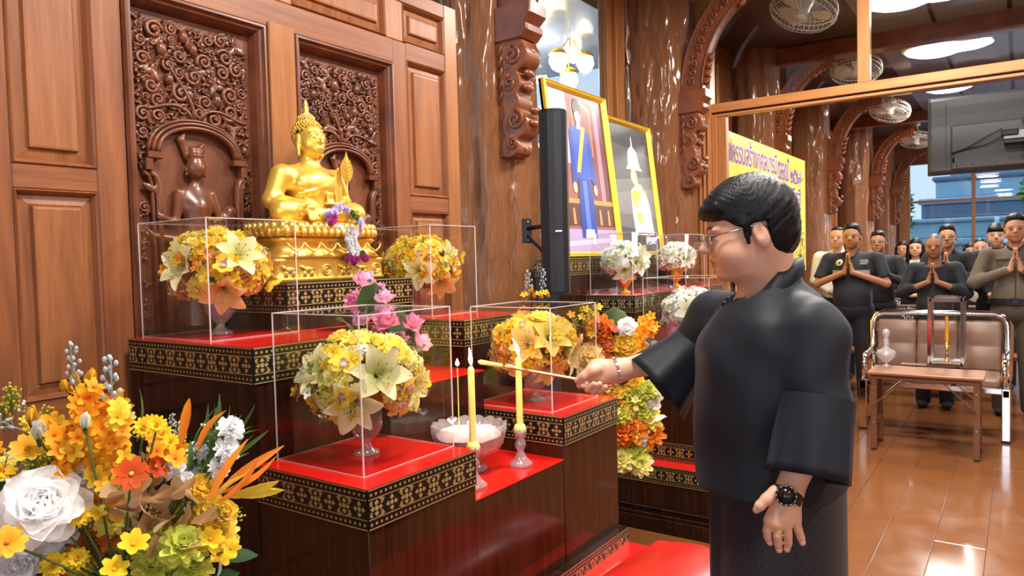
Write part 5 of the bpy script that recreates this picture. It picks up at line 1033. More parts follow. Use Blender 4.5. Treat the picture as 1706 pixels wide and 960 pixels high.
def rose(key, c0, c1, r=.045):
    mb = MB()
    for i, (n, e0, e1, f, rr) in enumerate(((6, -14, 6, 1.06, .10), (6, 4, 18, 1.0, .10), (6, 18, 34, .95, .10), (5, 30, 50, .88, .09), (5, 44, 68, .80, .08), (5, 56, 84, .70, .07), (4, 68, 98, .60, .05), (4, 76, 108, .52, .04), (3, 82, 116, .44, .02))): petal_ring(mb, n, r * f, r * .47, e0, e1, .42, c1, c0, r * rr, i * r * .035, i * .7, .16, 5, .4, i, 0., 2)
    fmesh(key, mb)
def flat(key, n, r, cb, ct, cc, e0=25, e1=5, w=.36):
    mb = MB(); petal_ring(mb, n, r, r * w, e0, e1, .15, cb, ct, r * .12, 0, 0, .15, 4, .4, 3); mb.ball((0, 0, r * .12), (r * .16, r * .16, r * .10), 8, 5, col=cc); mb.tube([(0, 0, -r * .6), (0, 0, 0)], r * .05, 5, col=GREEN); fmesh(key, mb)
def dble(key, n, r, cb, ct, cc):
    mb = MB(); petal_ring(mb, n, r, r * .24, 5, 0, .15, cb, ct, r * .12, 0, 0, .15, 3, .4, 3); petal_ring(mb, n, r * .8, r * .22, 28, 20, .15, cb, ct, r * .1, .001, .3, .15, 3, .4, 4); petal_ring(mb, n // 2, r * .5, r * .18, 55, 70, .2, cc, ct, r * .06, .002, .1, .15, 3, .4, 5); fmesh(key, mb)
def bud(key, c0, c1, h=.03, w=.011):
    mb = MB(); petal_ring(mb, 4, h, w, 95, 80, .6, c1, c0, w * .6, 0, 0, .1, 4, .1, 6); petal_ring(mb, 3, h * .9, w, 88, 95, .6, c1, c0, w * .3, 0, .5, .1, 4, .1, 7); mb.tube([(0, 0, -h * .5), (0, 0, h * .15)], [w * .2, w * .55], 6, col=GREEN); fmesh(key, mb)
def orchid(key, cp, lip, dark):
    mb = MB(); petal_ring(mb, 3, .032, .013, 15, 2, .2, cp, cp, .003, 0, PI / 2, 0, 4, .4, 2); petal_ring(mb, 2, .030, .017, 15, 5, .2, cp, cp, .003, .001, .5, .1, 4, .4, 3); petal_ring(mb, 3, .016, .009, 60, 20, .4, lip, dark, .002, .002, -PI / 2 - .6, .2, 4, .4, 4); mb.ball((0, 0, .006), .005, 6, 4, col=lip); fmesh(key, mb)
def lotus(key, c0, c1, op):
    mb = MB()
    for i, (n, e0, e1, f) in enumerate(((5, 20, 60, 1.0), (6, 45, 85, 1.02), (5, 62, 104, .98), (4, 75, 118, .9))): petal_ring(mb, n, .062 * f, .026, e0 + op, e1 + op * .6, .55, c1, c0, .010 - .0015 * i, i * .002, i * .6, .05, 5, .1, i)
    mb.tube([(0, 0, -.05), (0, 0, .004)], .005, 6, col=GREEN); fmesh(key, mb)
def leafm(key, c, ln, wd, fold=.3, n=5):
    v = []
    for i in range(n + 1):
        t = i / n; w_ = wd * math.sin(PI * min(.98, .06 + t * .92)) ** .8
        for j in (-1, 0, 1): v.append((w_ * j, fold * abs(j) * w_ - .25 * ln * t * t, ln * t))
    MBx = MB().add(v, [(i * 3 + j, i * 3 + j + 1, i * 3 + 4 + j, i * 3 + 3 + j) for i in range(n) for j in range(2)], 0, True, c); fmesh(key, MBx)
def sprig(key, cs, cb, n=14, h=.14, br=.006):
    mb = MB(); mb.tube([(0, 0, 0), (.004, 0, h * .5), (0, .003, h)], [.0022, .0018, .001], 5, col=cs); rd = random.Random(5)
    for i in range(n): z = h * (.22 + .78 * i / n); a = i * 2.4; l = .016 * (1.1 - .5 * i / n); p = (l * math.cos(a), l * math.sin(a), z + l * .7); mb.tube([(0, 0, z - .006), p], .0009, 4, col=cs); mb.ball(p, (br * .75, br * .75, br * 1.1), 6, 4, col=cb)
    mb.ball((0, 0, h), br * .8, 6, 4, col=cb); fmesh(key, mb)
Y1, Y2, Y3 = srgb(255, 247, 150), srgb(253, 236, 104), srgb(240, 190, 40); CRM = srgb(252, 240, 190); PCH = srgb(254, 224, 150); PCH2 = srgb(248, 196, 124); LIM = srgb(226, 228, 110)
lily('lily_cream', srgb(216, 214, 120), srgb(255, 250, 206)); lily('lily_yellow', srgb(216, 196, 84), srgb(252, 226, 120)); lily('lily_white', srgb(214, 222, 168), srgb(250, 250, 242)); lily('lily_peach', srgb(216, 180, 96), srgb(252, 222, 150))
mum('mum_yellow', Y1, Y2, srgb(250, 224, 84)); mum('mum_pale', srgb(255, 252, 196), srgb(255, 246, 160), Y1); mum('mum_peach', PCH, srgb(244, 190, 108), PCH2); mum('mum_orange', srgb(246, 164, 60), srgb(232, 134, 34), srgb(214, 108, 22)); mum('mum_lime', srgb(228, 230, 120), srgb(206, 212, 84), LIM); mum('mum_white', srgb(255, 255, 252), srgb(250, 252, 240), srgb(244, 248, 216)); mum('carnation_white', srgb(255, 255, 255), srgb(248, 250, 252), srgb(238, 242, 238), .03, .5)
mum('mum_small_lilac', srgb(240, 230, 250), srgb(218, 204, 240), srgb(224, 212, 242), .018, .4); mum('mum_small_white', srgb(250, 250, 250), srgb(232, 230, 238), srgb(226, 226, 220), .015, .3); mum('mum_small_magenta', srgb(222, 90, 186), srgb(190, 54, 150), srgb(170, 40, 130), .017, .4); mum('mum_small_green', srgb(120, 150, 70), srgb(84, 116, 50), srgb(90, 120, 50), .012, .3)
rose('rose_white', srgb(255, 253, 252), srgb(248, 244, 244)); rose('rose_yellow', srgb(248, 222, 90), srgb(236, 196, 60)); rose('rose_orange', srgb(248, 176, 96), srgb(232, 140, 60)); rose('rose_cream', CRM, srgb(240, 216, 140))
flat('blossom_yellow', 5, .019, srgb(228, 186, 30), srgb(252, 226, 70), srgb(236, 180, 40)); flat('blossom_gold', 5, .019, srgb(238, 140, 20), srgb(250, 190, 40), srgb(226, 110, 20), 20, 8); flat('blossom_white', 5, .020, srgb(226, 230, 200), srgb(252, 252, 250), srgb(120, 96, 40)); flat('blossom_pale', 6, .016, srgb(226, 216, 120), srgb(250, 244, 160), srgb(220, 200, 80))
flat('cosmos_red', 8, .040, srgb(206, 76, 24), srgb(232, 98, 40), srgb(236, 210, 110), 15, 0, .34); flat('cosmos_yellow', 8, .040, srgb(236, 160, 20), srgb(250, 206, 60), srgb(214, 150, 30), 15, 0, .36); flat('daffodil', 6, .040, srgb(240, 190, 20), srgb(252, 226, 50), srgb(246, 200, 30), 30, 5, .38)
dble('aster_yellow', 12, .024, srgb(236, 190, 30), srgb(250, 220, 50), srgb(226, 170, 30)); orchid('orchid', srgb(250, 226, 80), srgb(250, 244, 236), srgb(150, 84, 110)); bud('bud_yellow', srgb(248, 196, 50), srgb(214, 170, 50)); bud('bud_white', srgb(250, 248, 236), srgb(214, 220, 180)); lotus('lotus_bud', srgb(255, 186, 222), srgb(255, 234, 242), 14); lotus('lotus_open', srgb(255, 158, 204), srgb(255, 222, 234), 0)
leafm('leaf_green', srgb(70, 104, 50), .07, .020); leafm('leaf_dark', srgb(44, 72, 40), .09, .026); leafm('leaf_grey', srgb(150, 164, 150), .05, .018); leafm('leaf_tan', srgb(206, 168, 122), .045, .021, .15); leafm('leaf_big', srgb(86, 128, 78), .12, .05); leafm('leaf_blade', srgb(84, 118, 58), .13, .006)
leafm('bract_orange', srgb(236, 140, 40), .13, .009, .8); leafm('bract_yellow', srgb(226, 190, 60), .11, .010, .8)
sprig('sprig_blue', srgb(176, 186, 186), srgb(196, 208, 212)); sprig('sprig_white', srgb(160, 170, 120), srgb(244, 244, 236), 12, .09, .004); sprig('sprig_green', srgb(130, 150, 50), srgb(206, 196, 60), 16, .08, .004)
def place(parent, key, p, d, s=1., roll=None, nm=None):
    """flower at p (world), facing d"""
    M = Matrix.Translation(Vector(p) - parent.location) @ frame_z(d, random.uniform(0, 6.28) if roll is None else roll) @ Matrix.Diagonal((s, s, s, 1))
    return inst(nm or key.split('_')[0], FL[key], parent, M)
def vase_glass(root, z0, ztop, r=.034, mat='pressed_glass'):
    h = ztop - z0; b = z0 - root.location.z
    MB().lathe([(r, 0), (r * .95, .006), (r * .5, .014), (r * .33, .026), (r * .36, .034), (r * .9, .05), (r * 1.25, .07), (r * 1.3, max(.085, h * .95))], (0, 0, b), 24, 0, True, 12, .03).build('pedestal_vase', mat, root)
def bouquet(label, c, zbase, rad, pal, n, lilies, seed, vase='pressed_glass', group='bouquets under the clear cases', zlow=-.62, face=(-.75, -.66, .1)):
    """dome of artificial flowers on a footed vase; c = centre of the dome"""
    random.seed(seed); root = empty('flower_bouquet', (c[0], c[1], zbase + .0007), 0, label, 'bouquet', group); c = np.array(c, float); rad = np.array(rad, float)
    vase_glass(root, zbase, c[2] - rad[2] * .45, .034, vase)
    mb = MB().ball((0, 0, c[2] - root.location.z), tuple(rad * .62), 12, 8, col=srgb(176, 160, 60)); mb.build('foliage_core', 'petal', root)
    occ = []
    for (key, az, el, s) in lilies:
        d = np.array((math.cos(el) * math.cos(az), math.cos(el) * math.sin(az), math.sin(el))); p = c + d * rad * .86; place(root, key, p, d / rad, s); occ.append((d, .42 * s))
    # big blooms
    ks = [k for k in pal if pal[k][0] == 'big']; N_ = n
    for i in range(N_):
        zz = 1 - (1 - zlow) * (i + .5) / N_; a = i * 2.399963 + seed; r = math.sqrt(1 - zz * zz); d = np.array((r * math.cos(a), r * math.sin(a), zz)) + RNG.normal(0, .06, 3); d /= np.linalg.norm(d)
        if any(np.arccos(np.clip(d @ q, -1, 1)) < w_ for q, w_ in occ): continue
        ws = [pal[k][1] * (max(.03, 1 + pal[k][2] * zz) if len(pal[k]) > 2 else 1) for k in ks]; k = random.choices(ks, ws)[0]; place(root, k, c + d * rad * random.uniform(.82, .97), d / rad, random.uniform(.60, .88) * pal[k][3])
    ks = [k for k in pal if pal[k][0] == 'small']
    for i in range(int(n * 2.4)):
        zz = 1 - (1 - zlow - .1) * random.random(); a = random.uniform(0, 6.28); r = math.sqrt(max(0, 1 - zz * zz)); d = np.array((r * math.cos(a), r * math.sin(a), zz))
        if any(np.arccos(np.clip(d @ q, -1, 1)) < w_ * .55 for q, w_ in occ): continue
        k = random.choices(ks, [pal[q][1] for q in ks])[0]; place(root, k, c + d * rad * random.uniform(.96, 1.14), d / rad + RNG.normal(0, 2., 3), random.uniform(.8, 1.1) * pal[k][3])
    for i in range(9):                                   # loose sprays that stand out from the dome
        a = seed + i * .7 + random.uniform(-.2, .2); el = random.uniform(-.35, .5); d = np.array((math.cos(el) * math.cos(a), math.cos(el) * math.sin(a), math.sin(el))); p0 = c + d * rad * .9; tip = c + d * rad * 1.02 + np.array((math.cos(a), math.sin(a), random.uniform(-.5, .6))) * .012
        MB().tube([tuple(p0 - np.array(root.location)), tuple(tip - np.array(root.location))], .0012, 4, col=srgb(150, 160, 80)).build('stem', 'petal', root)
        for q in range(3): place(root, random.choice(ks), tip + RNG.normal(0, .010, 3), d / rad + RNG.normal(0, 3., 3), random.uniform(.75, 1.))
    for i in range(int(n * .55)):
        zz = random.uniform(-.5, .9); a = random.uniform(0, 6.28); r = math.sqrt(1 - zz * zz); d = np.array((r * math.cos(a), r * math.sin(a), zz)); place(root, random.choice(('leaf_green', 'leaf_grey', 'sprig_white', 'sprig_green')), c + d * rad * .82, d / rad + RNG.normal(0, 2.5, 3), random.uniform(.5, .75))
    return root
YP = {'mum_yellow': ('big', 3, .4, 1.), 'mum_pale': ('big', 8, .4, 1.), 'mum_peach': ('big', 3, -1.5, 1.05), 'rose_cream': ('big', 1, -.3, .9), 'orchid': ('small', 2, 0, 1.), 'blossom_yellow': ('small', 6, 0, 1.), 'blossom_pale': ('small', 6, 0, 1.), 'blossom_white': ('small', 1.5, 0, .8)}
YG = {'mum_yellow': ('big', 6, .6, 1.), 'mum_pale': ('big', 1, .3, 1.), 'mum_peach': ('big', 4, -1.3, 1.05), 'rose_yellow': ('big', 2, 0, .9), 'orchid': ('small', 1, 0, 1.), 'blossom_yellow': ('small', 6, 0, 1.), 'blossom_gold': ('small', 3, 0, 1.)}
WP = {'mum_white': ('big', 6, .2, .9), 'rose_white': ('big', 2, 0, .8), 'blossom_white': ('small', 7, 0, 1.), 'blossom_pale': ('small', 1, 0, .8)}
W2 = math.pi
bouquet('pale yellow lily and orchid bouquet on a footed glass vase, nearest the lit candles', (1.330, 1.407, 1.122), .9305, (.140, .134, .116), YP, 58, [('lily_cream', -2.05, .28, 1.01), ('lily_cream', -2.5, -.26, 0.99), ('lily_cream', 2.9, .35, 0.90), ('lily_cream', -1.2, -.1, 0.85)], 1)
bouquet('yellow and peach bouquet with cream lilies on a glass vase left of the statue', (1.297, 1.983, 1.420), 1.2265, (.126, .146, .110), YG, 58, [('lily_cream', -1.75, .35, 0.95), ('lily_cream', -3.0, .15, 0.99), ('lily_peach', -2.1, -.52, 0.95)], 2)
bouquet('golden lily bouquet on a glass vase behind the tall candle', (2.140, 1.403, 1.120), .9305, (.130, .138, .112), YG, 58, [('lily_yellow', -2.15, .38, 1.01), ('lily_peach', -2.75, .2, 0.90), ('lily_cream', -1.45, -.15, 0.95), ('lily_peach', -2.2, -.55, 0.85)], 3)
bouquet('yellow bouquet with peach peonies on a glass vase beside the tree trunk', (2.165, 1.95, 1.410), 1.2265, (.116, .142, .110), YG, 58, [('lily_cream', -2.5, -.15, 0.95), ('lily_peach', -1.75, -.55, 0.95), ('lily_cream', -1.5, .3, 0.81)], 4)
GW = 'white bouquets of the second altar'
bouquet('white lily bouquet in a gold bowl in front of the blue-dress portrait', (3.765, 1.845, 1.405), 1.2225, (.135, .11, .10), WP, 38, [('lily_white', -2.0, -.1, 1.05), ('lily_white', -2.6, -.5, 1.), ('lily_white', -1.6, .3, .9)], 5, 'gold_paint', GW)
bouquet('white blossom bouquet in a gold bowl in front of the white-uniform portrait', (4.525, 1.845, 1.405), 1.2225, (.135, .11, .10), WP, 38, [('lily_white', -2.2, .0, .9)], 6, 'gold_paint', GW)
bouquet('large white bouquet inside the lower clear case beside the black sleeve', (3.83, 1.48, 1.12), .9305, (.155, .145, .12), WP, 46, [('lily_white', -2.2, -.1, 1.15), ('lily_white', -2.8, .1, 1.1), ('lily_white', -1.9, .45, 1.)], 9, 'gold_paint', GW)
# ---------------------------------------------------------- pink lotus vase in the middle of the altar
lo_ = empty('lotus_vase', (1.725, 1.70, 1.0605), 0, 'bunch of pink lotus flowers with green leaves in a small glass vase below the statue', 'bouquet')
MB().lathe([(.038, 0), (.042, .01), (.034, .05), (.030, .10), (.045, .14)], seg=20).build('vase', 'pressed_glass', lo_)
CAMP = Vector(CC)
def place_px(root, key, px, py, depth, size_px, base_px, tilt=(0, 0, 0), roll=None, stem=None, nm=None):
    """flower drawn size_px wide in the photo; turned towards the viewer plus a tilt"""
    p = at(px, py, depth); d = (CC - p); d /= np.linalg.norm(d); d = d + np.array(tilt); s = size_px * depth / F_PX / base_px
    o = place(root, key, p, d, s, roll, nm)
    if stem is not None:
        q = Vector(stem) - root.location; a = Vector(p) - root.location; MB().tube([tuple(q), tuple((q + a) / 2 + Vector((0, 0, .01))), tuple(a)], .0022, 5, col=srgb(90, 120, 60)).build('stem', 'petal', root)
    return o
vt = (1.725, 1.70, 1.19)
for (k, px, py, s, tl) in (('lotus_bud', 607, 477, 36, (0, 0, 1.6)), ('lotus_open', 593, 506, 34, (-.2, 0, .6)), ('lotus_open', 627, 490, 30, (.2, 0, .8)), ('lotus_bud', 638, 505, 34, (.3, 0, 1.2)), ('lotus_open', 643, 537, 44, (0, 0, .7)), ('lotus_bud', 602, 541, 34, (0, 0, 1.4)), ('lotus_open', 683, 545, 34, (.5, 0, .7)), ('lotus_bud', 696, 578, 34, (.8, 0, .4)), ('lotus_open', 628, 562, 28, (0, 0, .3)), ('lotus_open', 667, 566, 24, (0, 0, .2))): place_px(lo_, k, px, py, 2.28 + random.uniform(-.03, .04), s, .085, tl, None, vt, 'lotus')
for (px, py, tl) in ((600, 545, (-1.5, .3, .2)), (650, 550, (.6, 0, .6)), (660, 580, (.8, 0, -.2)), (620, 520, (0, 0, 1.)), (640, 575, (-.5, 0, .3))): place_px(lo_, 'leaf_big', px, py, 2.30, 62, .12, tl, None, None, 'leaf')
# ---------------------------------------------------------- garland on the statue
ga = empty('flower_garland', (BX + .03, 1.93, Z0 + .20), 0, 'lilac and white flower garland draped over the statue lap and throne', 'garland')
ring = [(552, 366), (549, 356), (556, 350), (566, 348), (576, 350), (586, 354), (593, 362), (598, 370), (600, 380), (594, 388), (585, 384), (576, 384), (566, 378), (557, 372)]
def gpt(px, py, Y): return on_y(px, py, Y)
for i, (px, py) in enumerate(ring):
    k = ('mum_small_lilac', 'mum_small_lilac', 'mum_small_lilac', 'mum_small_lilac', 'mum_small_lilac', 'mum_small_green', 'mum_small_green', 'mum_small_lilac', 'mum_small_lilac', 'mum_small_lilac', 'mum_small_lilac', 'mum_small_white', 'mum_small_white', 'mum_small_magenta')[i]
    for e in range(3): place(ga, k, gpt(px + random.uniform(-3, 3), py + random.uniform(-3, 3), 1.925 + .012 * e), (random.uniform(-.6, .5), -1, random.uniform(-.2, .8)), .85, None, 'blossom')
for i in range(26): t = i / 25; place(ga, 'mum_small_white', gpt(581 + 10 * t + random.uniform(-9, 9), 390 + 34 * t, 1.917 - .004 * t), (random.uniform(-.6, .6), -1, random.uniform(-.3, .3)), .75, None, 'blossom')
for (px, py) in ((578, 432), (586, 430), (594, 432), (582, 426), (590, 437), (609, 431), (606, 427)): place(ga, 'mum_small_magenta', gpt(px, py, 1.915), (random.uniform(-.5, .5), -1, -.3), .85, None, 'blossom')
for (px, py) in ((556, 362), (552, 368), (600, 424), (604, 421)): place(ga, 'mum_small_magenta' if px < 560 else 'mum_small_green', gpt(px, py, 1.916), (0, -1, 0), .8, None, 'blossom')
# ---------------------------------------------------------- big arrangement in the foreground
fa = empty('flower_arrangement', (.66, 1.36, 0), 0, 'large mixed floor arrangement of yellow, white and orange artificial flowers before the panelled wall', 'flowers'); random.seed(21)
MB().lathe([(.16, 0), (.165, .02), (.06, .05), (.045, .30), (.05, .50), (.12, .56), (.17, .70), (.165, .72), (.05, .60)], seg=28).build('pedestal', 'lacquer_brown', fa); MB().ball((.0, .03, .76), (.17, .17, .10), 14, 8, col=srgb(40, 56, 30)).build('foliage_core', 'petal', fa)
org = (.66, 1.36, .82)
def F(k, px, py, s, base_, d, tl=(0, 0, .3), stem=True, nm=None, roll=None): place_px(fa, k, px, py, d, s, base_, tl, roll, org if stem else None, nm)
for (px, py, s, d) in ((70, 845, 118, 1.28), (98, 800 + 60, 100, 1.34), (135, 800, 52, 1.36), (140, 795, 44, 1.38)): F('rose_white', px, py, s, .085, d)
F('rose_white', 240, 870, 70, .085, 1.40); F('rose_white', 30, 945, 60, .085, 1.3)
for (px, py, s, d, tl) in ((45, 748, 54, 1.30, (0, 0, .5)), (12, 905, 62, 1.2, (0, 0, .6))): F('cosmos_yellow', px, py, s, .09, d, tl)
for (px, py, s, d) in ((222, 908, 56, 1.22), (350, 900, 50, 1.28), (190, 950, 52, 1.2), (345, 845, 56, 1.33), (385, 915, 36, 1.3)): F('daffodil', px, py, s, .09, d, (.3, 0, .8))
F('cosmos_red', 219, 790, 58, .09, 1.24, (0, 0, .2)); F('cosmos_red', 258, 778, 50, .09, 1.30, (.6, .2, .2))
for (px, py, s) in ((240, 712, 34), (262, 708, 30), (252, 722, 28), (272, 722, 28), (132, 862, 34), (90, 942, 42), (130, 930, 36), (148, 938, 34), (135, 950, 34), (285, 735, 26), (118, 938, 34)): F('aster_yellow', px, py, s, .05, 1.27 + random.uniform(0, .08))
# golden delphinium spikes
for (x0_, y0_, x1_, y1_, n_) in ((150, 650, 120, 790, 34), (190, 670, 205, 820, 40), (128, 655, 160, 740, 18), (90, 700, 110, 780, 18), (260, 735, 285, 765, 16), (160, 690, 180, 860, 26)):
    for i in range(n_):
        t = i / (n_ - 1); F('blossom_gold' if random.random() < .72 else 'blossom_yellow', x0_ + (x1_ - x0_) * t + random.uniform(-22, 22) * (.35 + t * .7), y0_ + (y1_ - y0_) * t + random.uniform(-7, 7), random.uniform(30, 46), .045, 1.33 + random.uniform(-.04, .05), (random.uniform(-.7, .7), random.uniform(-.3, .3), random.uniform(-.2, .8)), False)
for (px, py, s, tl) in ((113, 650, 34, (-.8, 0, 1.5)), (125, 642, 36, (0, 0, 1.6)), (147, 640, 40, (.6, 0, 1.5)), (194, 668, 34, (.6, 0, 1.6)), (53, 705, 44, (0, 0, 2.)), (60, 720, 30, (.5, 0, 1.)), (206, 690, 30, (1., 0, 1.))): F('bud_yellow', px, py, s, .045, 1.36, tl, False)
F('bud_white', 65, 730, 46, .04, 1.3, (0, 0, 2.)); F('bud_white', 142, 712, 36, .04, 1.28, (0, 0, 2.))
for (px, py, ln, tl) in ((128, 662, 96, (-.15, 0, 3)), (187, 700, 115, (.0, 0, 3)), (45, 720, 80, (-1.6, .8, 1.2)), (285, 770, 60, (.6, 0, 2)), (280, 730, 45, (.5, 0, 2)), (118, 800, 60, (0, 0, 2))): F('sprig_blue', px, py, ln, .14, 1.34, tl, False)
for (px, py, s) in ((384, 716, 42), (378, 750, 40), (365, 780, 34), (330, 752, 32), (312, 778, 36), (320, 802, 34), (284, 780, 42), (352, 798, 26), (310, 800, 26)): F('carnation_white', px, py, s, .055, 1.33 + random.uniform(-.02, .05), (.5, 0, .4))
for k in range(46): F('leaf_blade', random.uniform(310, 372), random.uniform(745, 815), 90, .13, 1.38 + random.uniform(-.03, .04), (random.uniform(.1, 1.4), 0, random.uniform(.4, 2.0)), False, 'leaf')
for k in range(30): F('leaf_tan', random.uniform(195, 330), random.uniform(800, 905), random.uniform(40, 50), .045, 1.29 + random.uniform(-.03, .05), (random.uniform(-2, 2), random.uniform(-.5, .5), random.uniform(-1, 1.5)), False, 'leaf')
for (px, py, tl, k) in ((372, 812, (1.6, -.6, 1.0), 'bract_orange'), (368, 820, (1.8, -.8, .5), 'bract_orange'), (350, 835, (1.0, 0, 1.6), 'bract_orange'), (376, 828, (2., -.9, .1), 'bract_yellow'), (360, 838, (1.5, -.6, .9), 'bract_orange'), (345, 850, (.8, -.3, 1.2), 'bract_yellow'), (380, 824, (2., -.9, -.3), 'bract_yellow'), (300, 745, (.4, 0, 1.6), 'bract_orange'), (330, 752, (.5, 0, 1.), 'bract_orange')): F(k, px, py, 112, .13, 1.28, tl, False, 'bract')
for k in range(10): F('mum_lime', 285 + random.uniform(-35, 50), 925 + random.uniform(-22, 40), random.uniform(56, 80), .105, 1.28 + random.uniform(-.03, .04), (random.uniform(-.4, .6), 0, .6))
for (px, py, s) in ((310, 812, 26), (335, 815, 34), (355, 860, 40), (335, 880, 46), (370, 855, 34)): F('rose_yellow', px, py, s * 1.3, .085, 1.32, (.5, 0, .3))
F('mum_orange', 155, 905, 80, .105, 1.36); F('mum_orange', 45, 890, 70, .105, 1.42); F('mum_orange', 190, 895, 60, .105, 1.36)
for k in range(130): F(random.choice(('leaf_dark', 'leaf_green', 'leaf_grey', 'sprig_green', 'leaf_dark')), random.uniform(-20, 380), random.uniform(770, 985), random.uniform(36, 58), .085, 1.40 + random.uniform(-.03, .08), (random.uniform(-2, 2), random.uniform(-1, 1), random.uniform(-.5, 2)), False, 'leaf')
for k in range(46): F(random.choice(('blossom_yellow', 'blossom_gold', 'aster_yellow', 'blossom_pale')), random.uniform(-20, 300), random.uniform(690, 960), random.uniform(24, 40), .045, 1.38 + random.uniform(-.02, .06), (random.uniform(-.6, .6), 0, random.uniform(0, 1)), False)
for k in range(26): F(random.choice(('daffodil', 'rose_yellow', 'mum_lime', 'mum_yellow', 'rose_cream')), random.uniform(180, 375), random.uniform(860, 985), random.uniform(40, 62), .09, 1.34 + random.uniform(-.03, .05), (random.uniform(-.4, .7), 0, random.uniform(.2, 1.)), False)
for k in range(16): F(random.choice(('rose_white', 'mum_orange', 'aster_yellow', 'rose_cream')), random.uniform(-20, 200), random.uniform(850, 985), random.uniform(40, 64), .09, 1.38 + random.uniform(-.03, .05), (random.uniform(-.5, .5), 0, random.uniform(.1, .8)), False)
for k in range(60): F(random.choice(('leaf_blade', 'sprig_green', 'sprig_white')), random.uniform(0, 390), random.uniform(720, 960), random.uniform(60, 90), .11, 1.37 + random.uniform(-.04, .06), (random.uniform(-1.5, 1.5), 0, random.uniform(.4, 2.2)), False, 'sprig')
for (px, py) in ((84, 792), (95, 798), (78, 800), (70, 790), (5, 700), (20, 690), (8, 720)): F('sprig_green', px, py, 60, .08, 1.34, (random.uniform(-1, 1), 0, 1.4), False, 'sprig')
# ---------------------------------------------------------- tall arrangement behind the lighting hand
f2 = empty('flower_arrangement', (2.60, 1.40, 0), 0, 'tall cascading arrangement of orange, yellow and lime flowers behind the bracelet hand', 'flowers'); random.seed(33)
MB().lathe([(.13, 0), (.135, .02), (.04, .05), (.03, .55), (.10, .66), (.10, .68), (.02, .60)], seg=22).build('pedestal', 'lacquer_brown', f2); MB().ball((.04, -.06, .93), (.10, .11, .30), 12, 8, col=srgb(64, 78, 34)).build('foliage_core', 'petal', f2)
def G(k, px, py, s, base_, d=2.86, tl=(0, 0, .3), nm=None): place_px(f2, k, px, py, d + random.uniform(-.02, .02), s, base_, tl, None, None, nm)
for (k, px, py, s) in (('mum_orange', 1052, 715, 56), ('mum_orange', 1082, 722, 46), ('mum_orange', 1000, 548, 44), ('rose_orange', 1014, 596, 40), ('rose_orange', 1012, 575, 34), ('rose_orange', 996, 560, 34), ('mum_lime', 1062, 660, 46), ('mum_lime', 1050, 752, 58), ('mum_lime', 1072, 685, 36), ('mum_pale', 1068, 775, 36), ('mum_yellow', 1082, 700, 40), ('rose_yellow', 1043, 579, 48), ('rose_yellow', 1040, 650, 40), ('rose_yellow', 1056, 640, 34), ('rose_yellow', 1022, 655, 32), ('rose_white', 1045, 546, 32), ('rose_white', 1062, 688, 34), ('rose_white', 1066, 728, 28), ('rose_white', 1085, 672, 30), ('mum_lime', 1082, 650, 30), ('mum_lime', 1035, 690, 40), ('mum_orange', 1035, 720, 44), ('mum_pale', 1035, 765, 40), ('rose_cream', 985, 620, 44), ('rose_cream', 985, 590, 38), ('mum_peach', 1005, 640, 44), ('mum_yellow', 1020, 620, 40)): G(k, px, py, s * 1.08, .095)
G('cosmos_red', 1019, 546, 26, .09, 2.84, (.9, 0, .3)); G('bud_white', 1025, 562, 14, .04)
for k in range(24): t = k / 23; G('blossom_gold', 1085 - 22 * t + random.uniform(-13, 13), 528 + 46 * t + random.uniform(-6, 6), random.uniform(16, 21), .045, 2.84, (random.uniform(-.6, .6), 0, random.uniform(0, .8)))
for k in range(22): G(random.choice(('blossom_yellow', 'blossom_gold', 'blossom_pale')), random.uniform(1020, 1062), random.uniform(665, 710) if k < 12 else random.uniform(600, 790), random.uniform(13, 20), .045, 2.83)
for (px, py, ln, tl) in ((884, 494, 48, (-.5, 0, 3)), (903, 492, 44, (.5, 0, 3)), (880, 500, 40, (-.2, 0, 3))): G('sprig_blue', px, py, ln, .14, 2.80, tl)
for (px, py) in ((873, 492), (880, 495), (890, 497), (898, 490), (908, 488), (913, 496), (902, 498), (886, 488)): G(random.choice(('bud_yellow', 'blossom_yellow', 'blossom_gold')), px, py, 16, .045, 2.8, (0, 0, 1.2))
for k in range(20): G(random.choice(('blossom_gold', 'blossom_yellow', 'sprig_green', 'leaf_tan')), random.uniform(930, 1000), random.uniform(505, 560), 18, .05, 2.82, (0, 0, .6))
for k in range(34): G(random.choice(('leaf_green', 'leaf_dark', 'sprig_white', 'leaf_grey')), random.uniform(985, 1092), random.uniform(545, 775), random.uniform(26, 40), .08, 2.90, (random.uniform(-2, 2), 0, random.uniform(-.5, 1.5)), 'leaf')
for (px, py, tl) in ((1086, 660, (.8, 0, -.4)), (1090, 690, (1., 0, -1.)), (1088, 648, (.8, 0, .2))): G('lily_white', px, py, 36, .15, 2.84, tl)
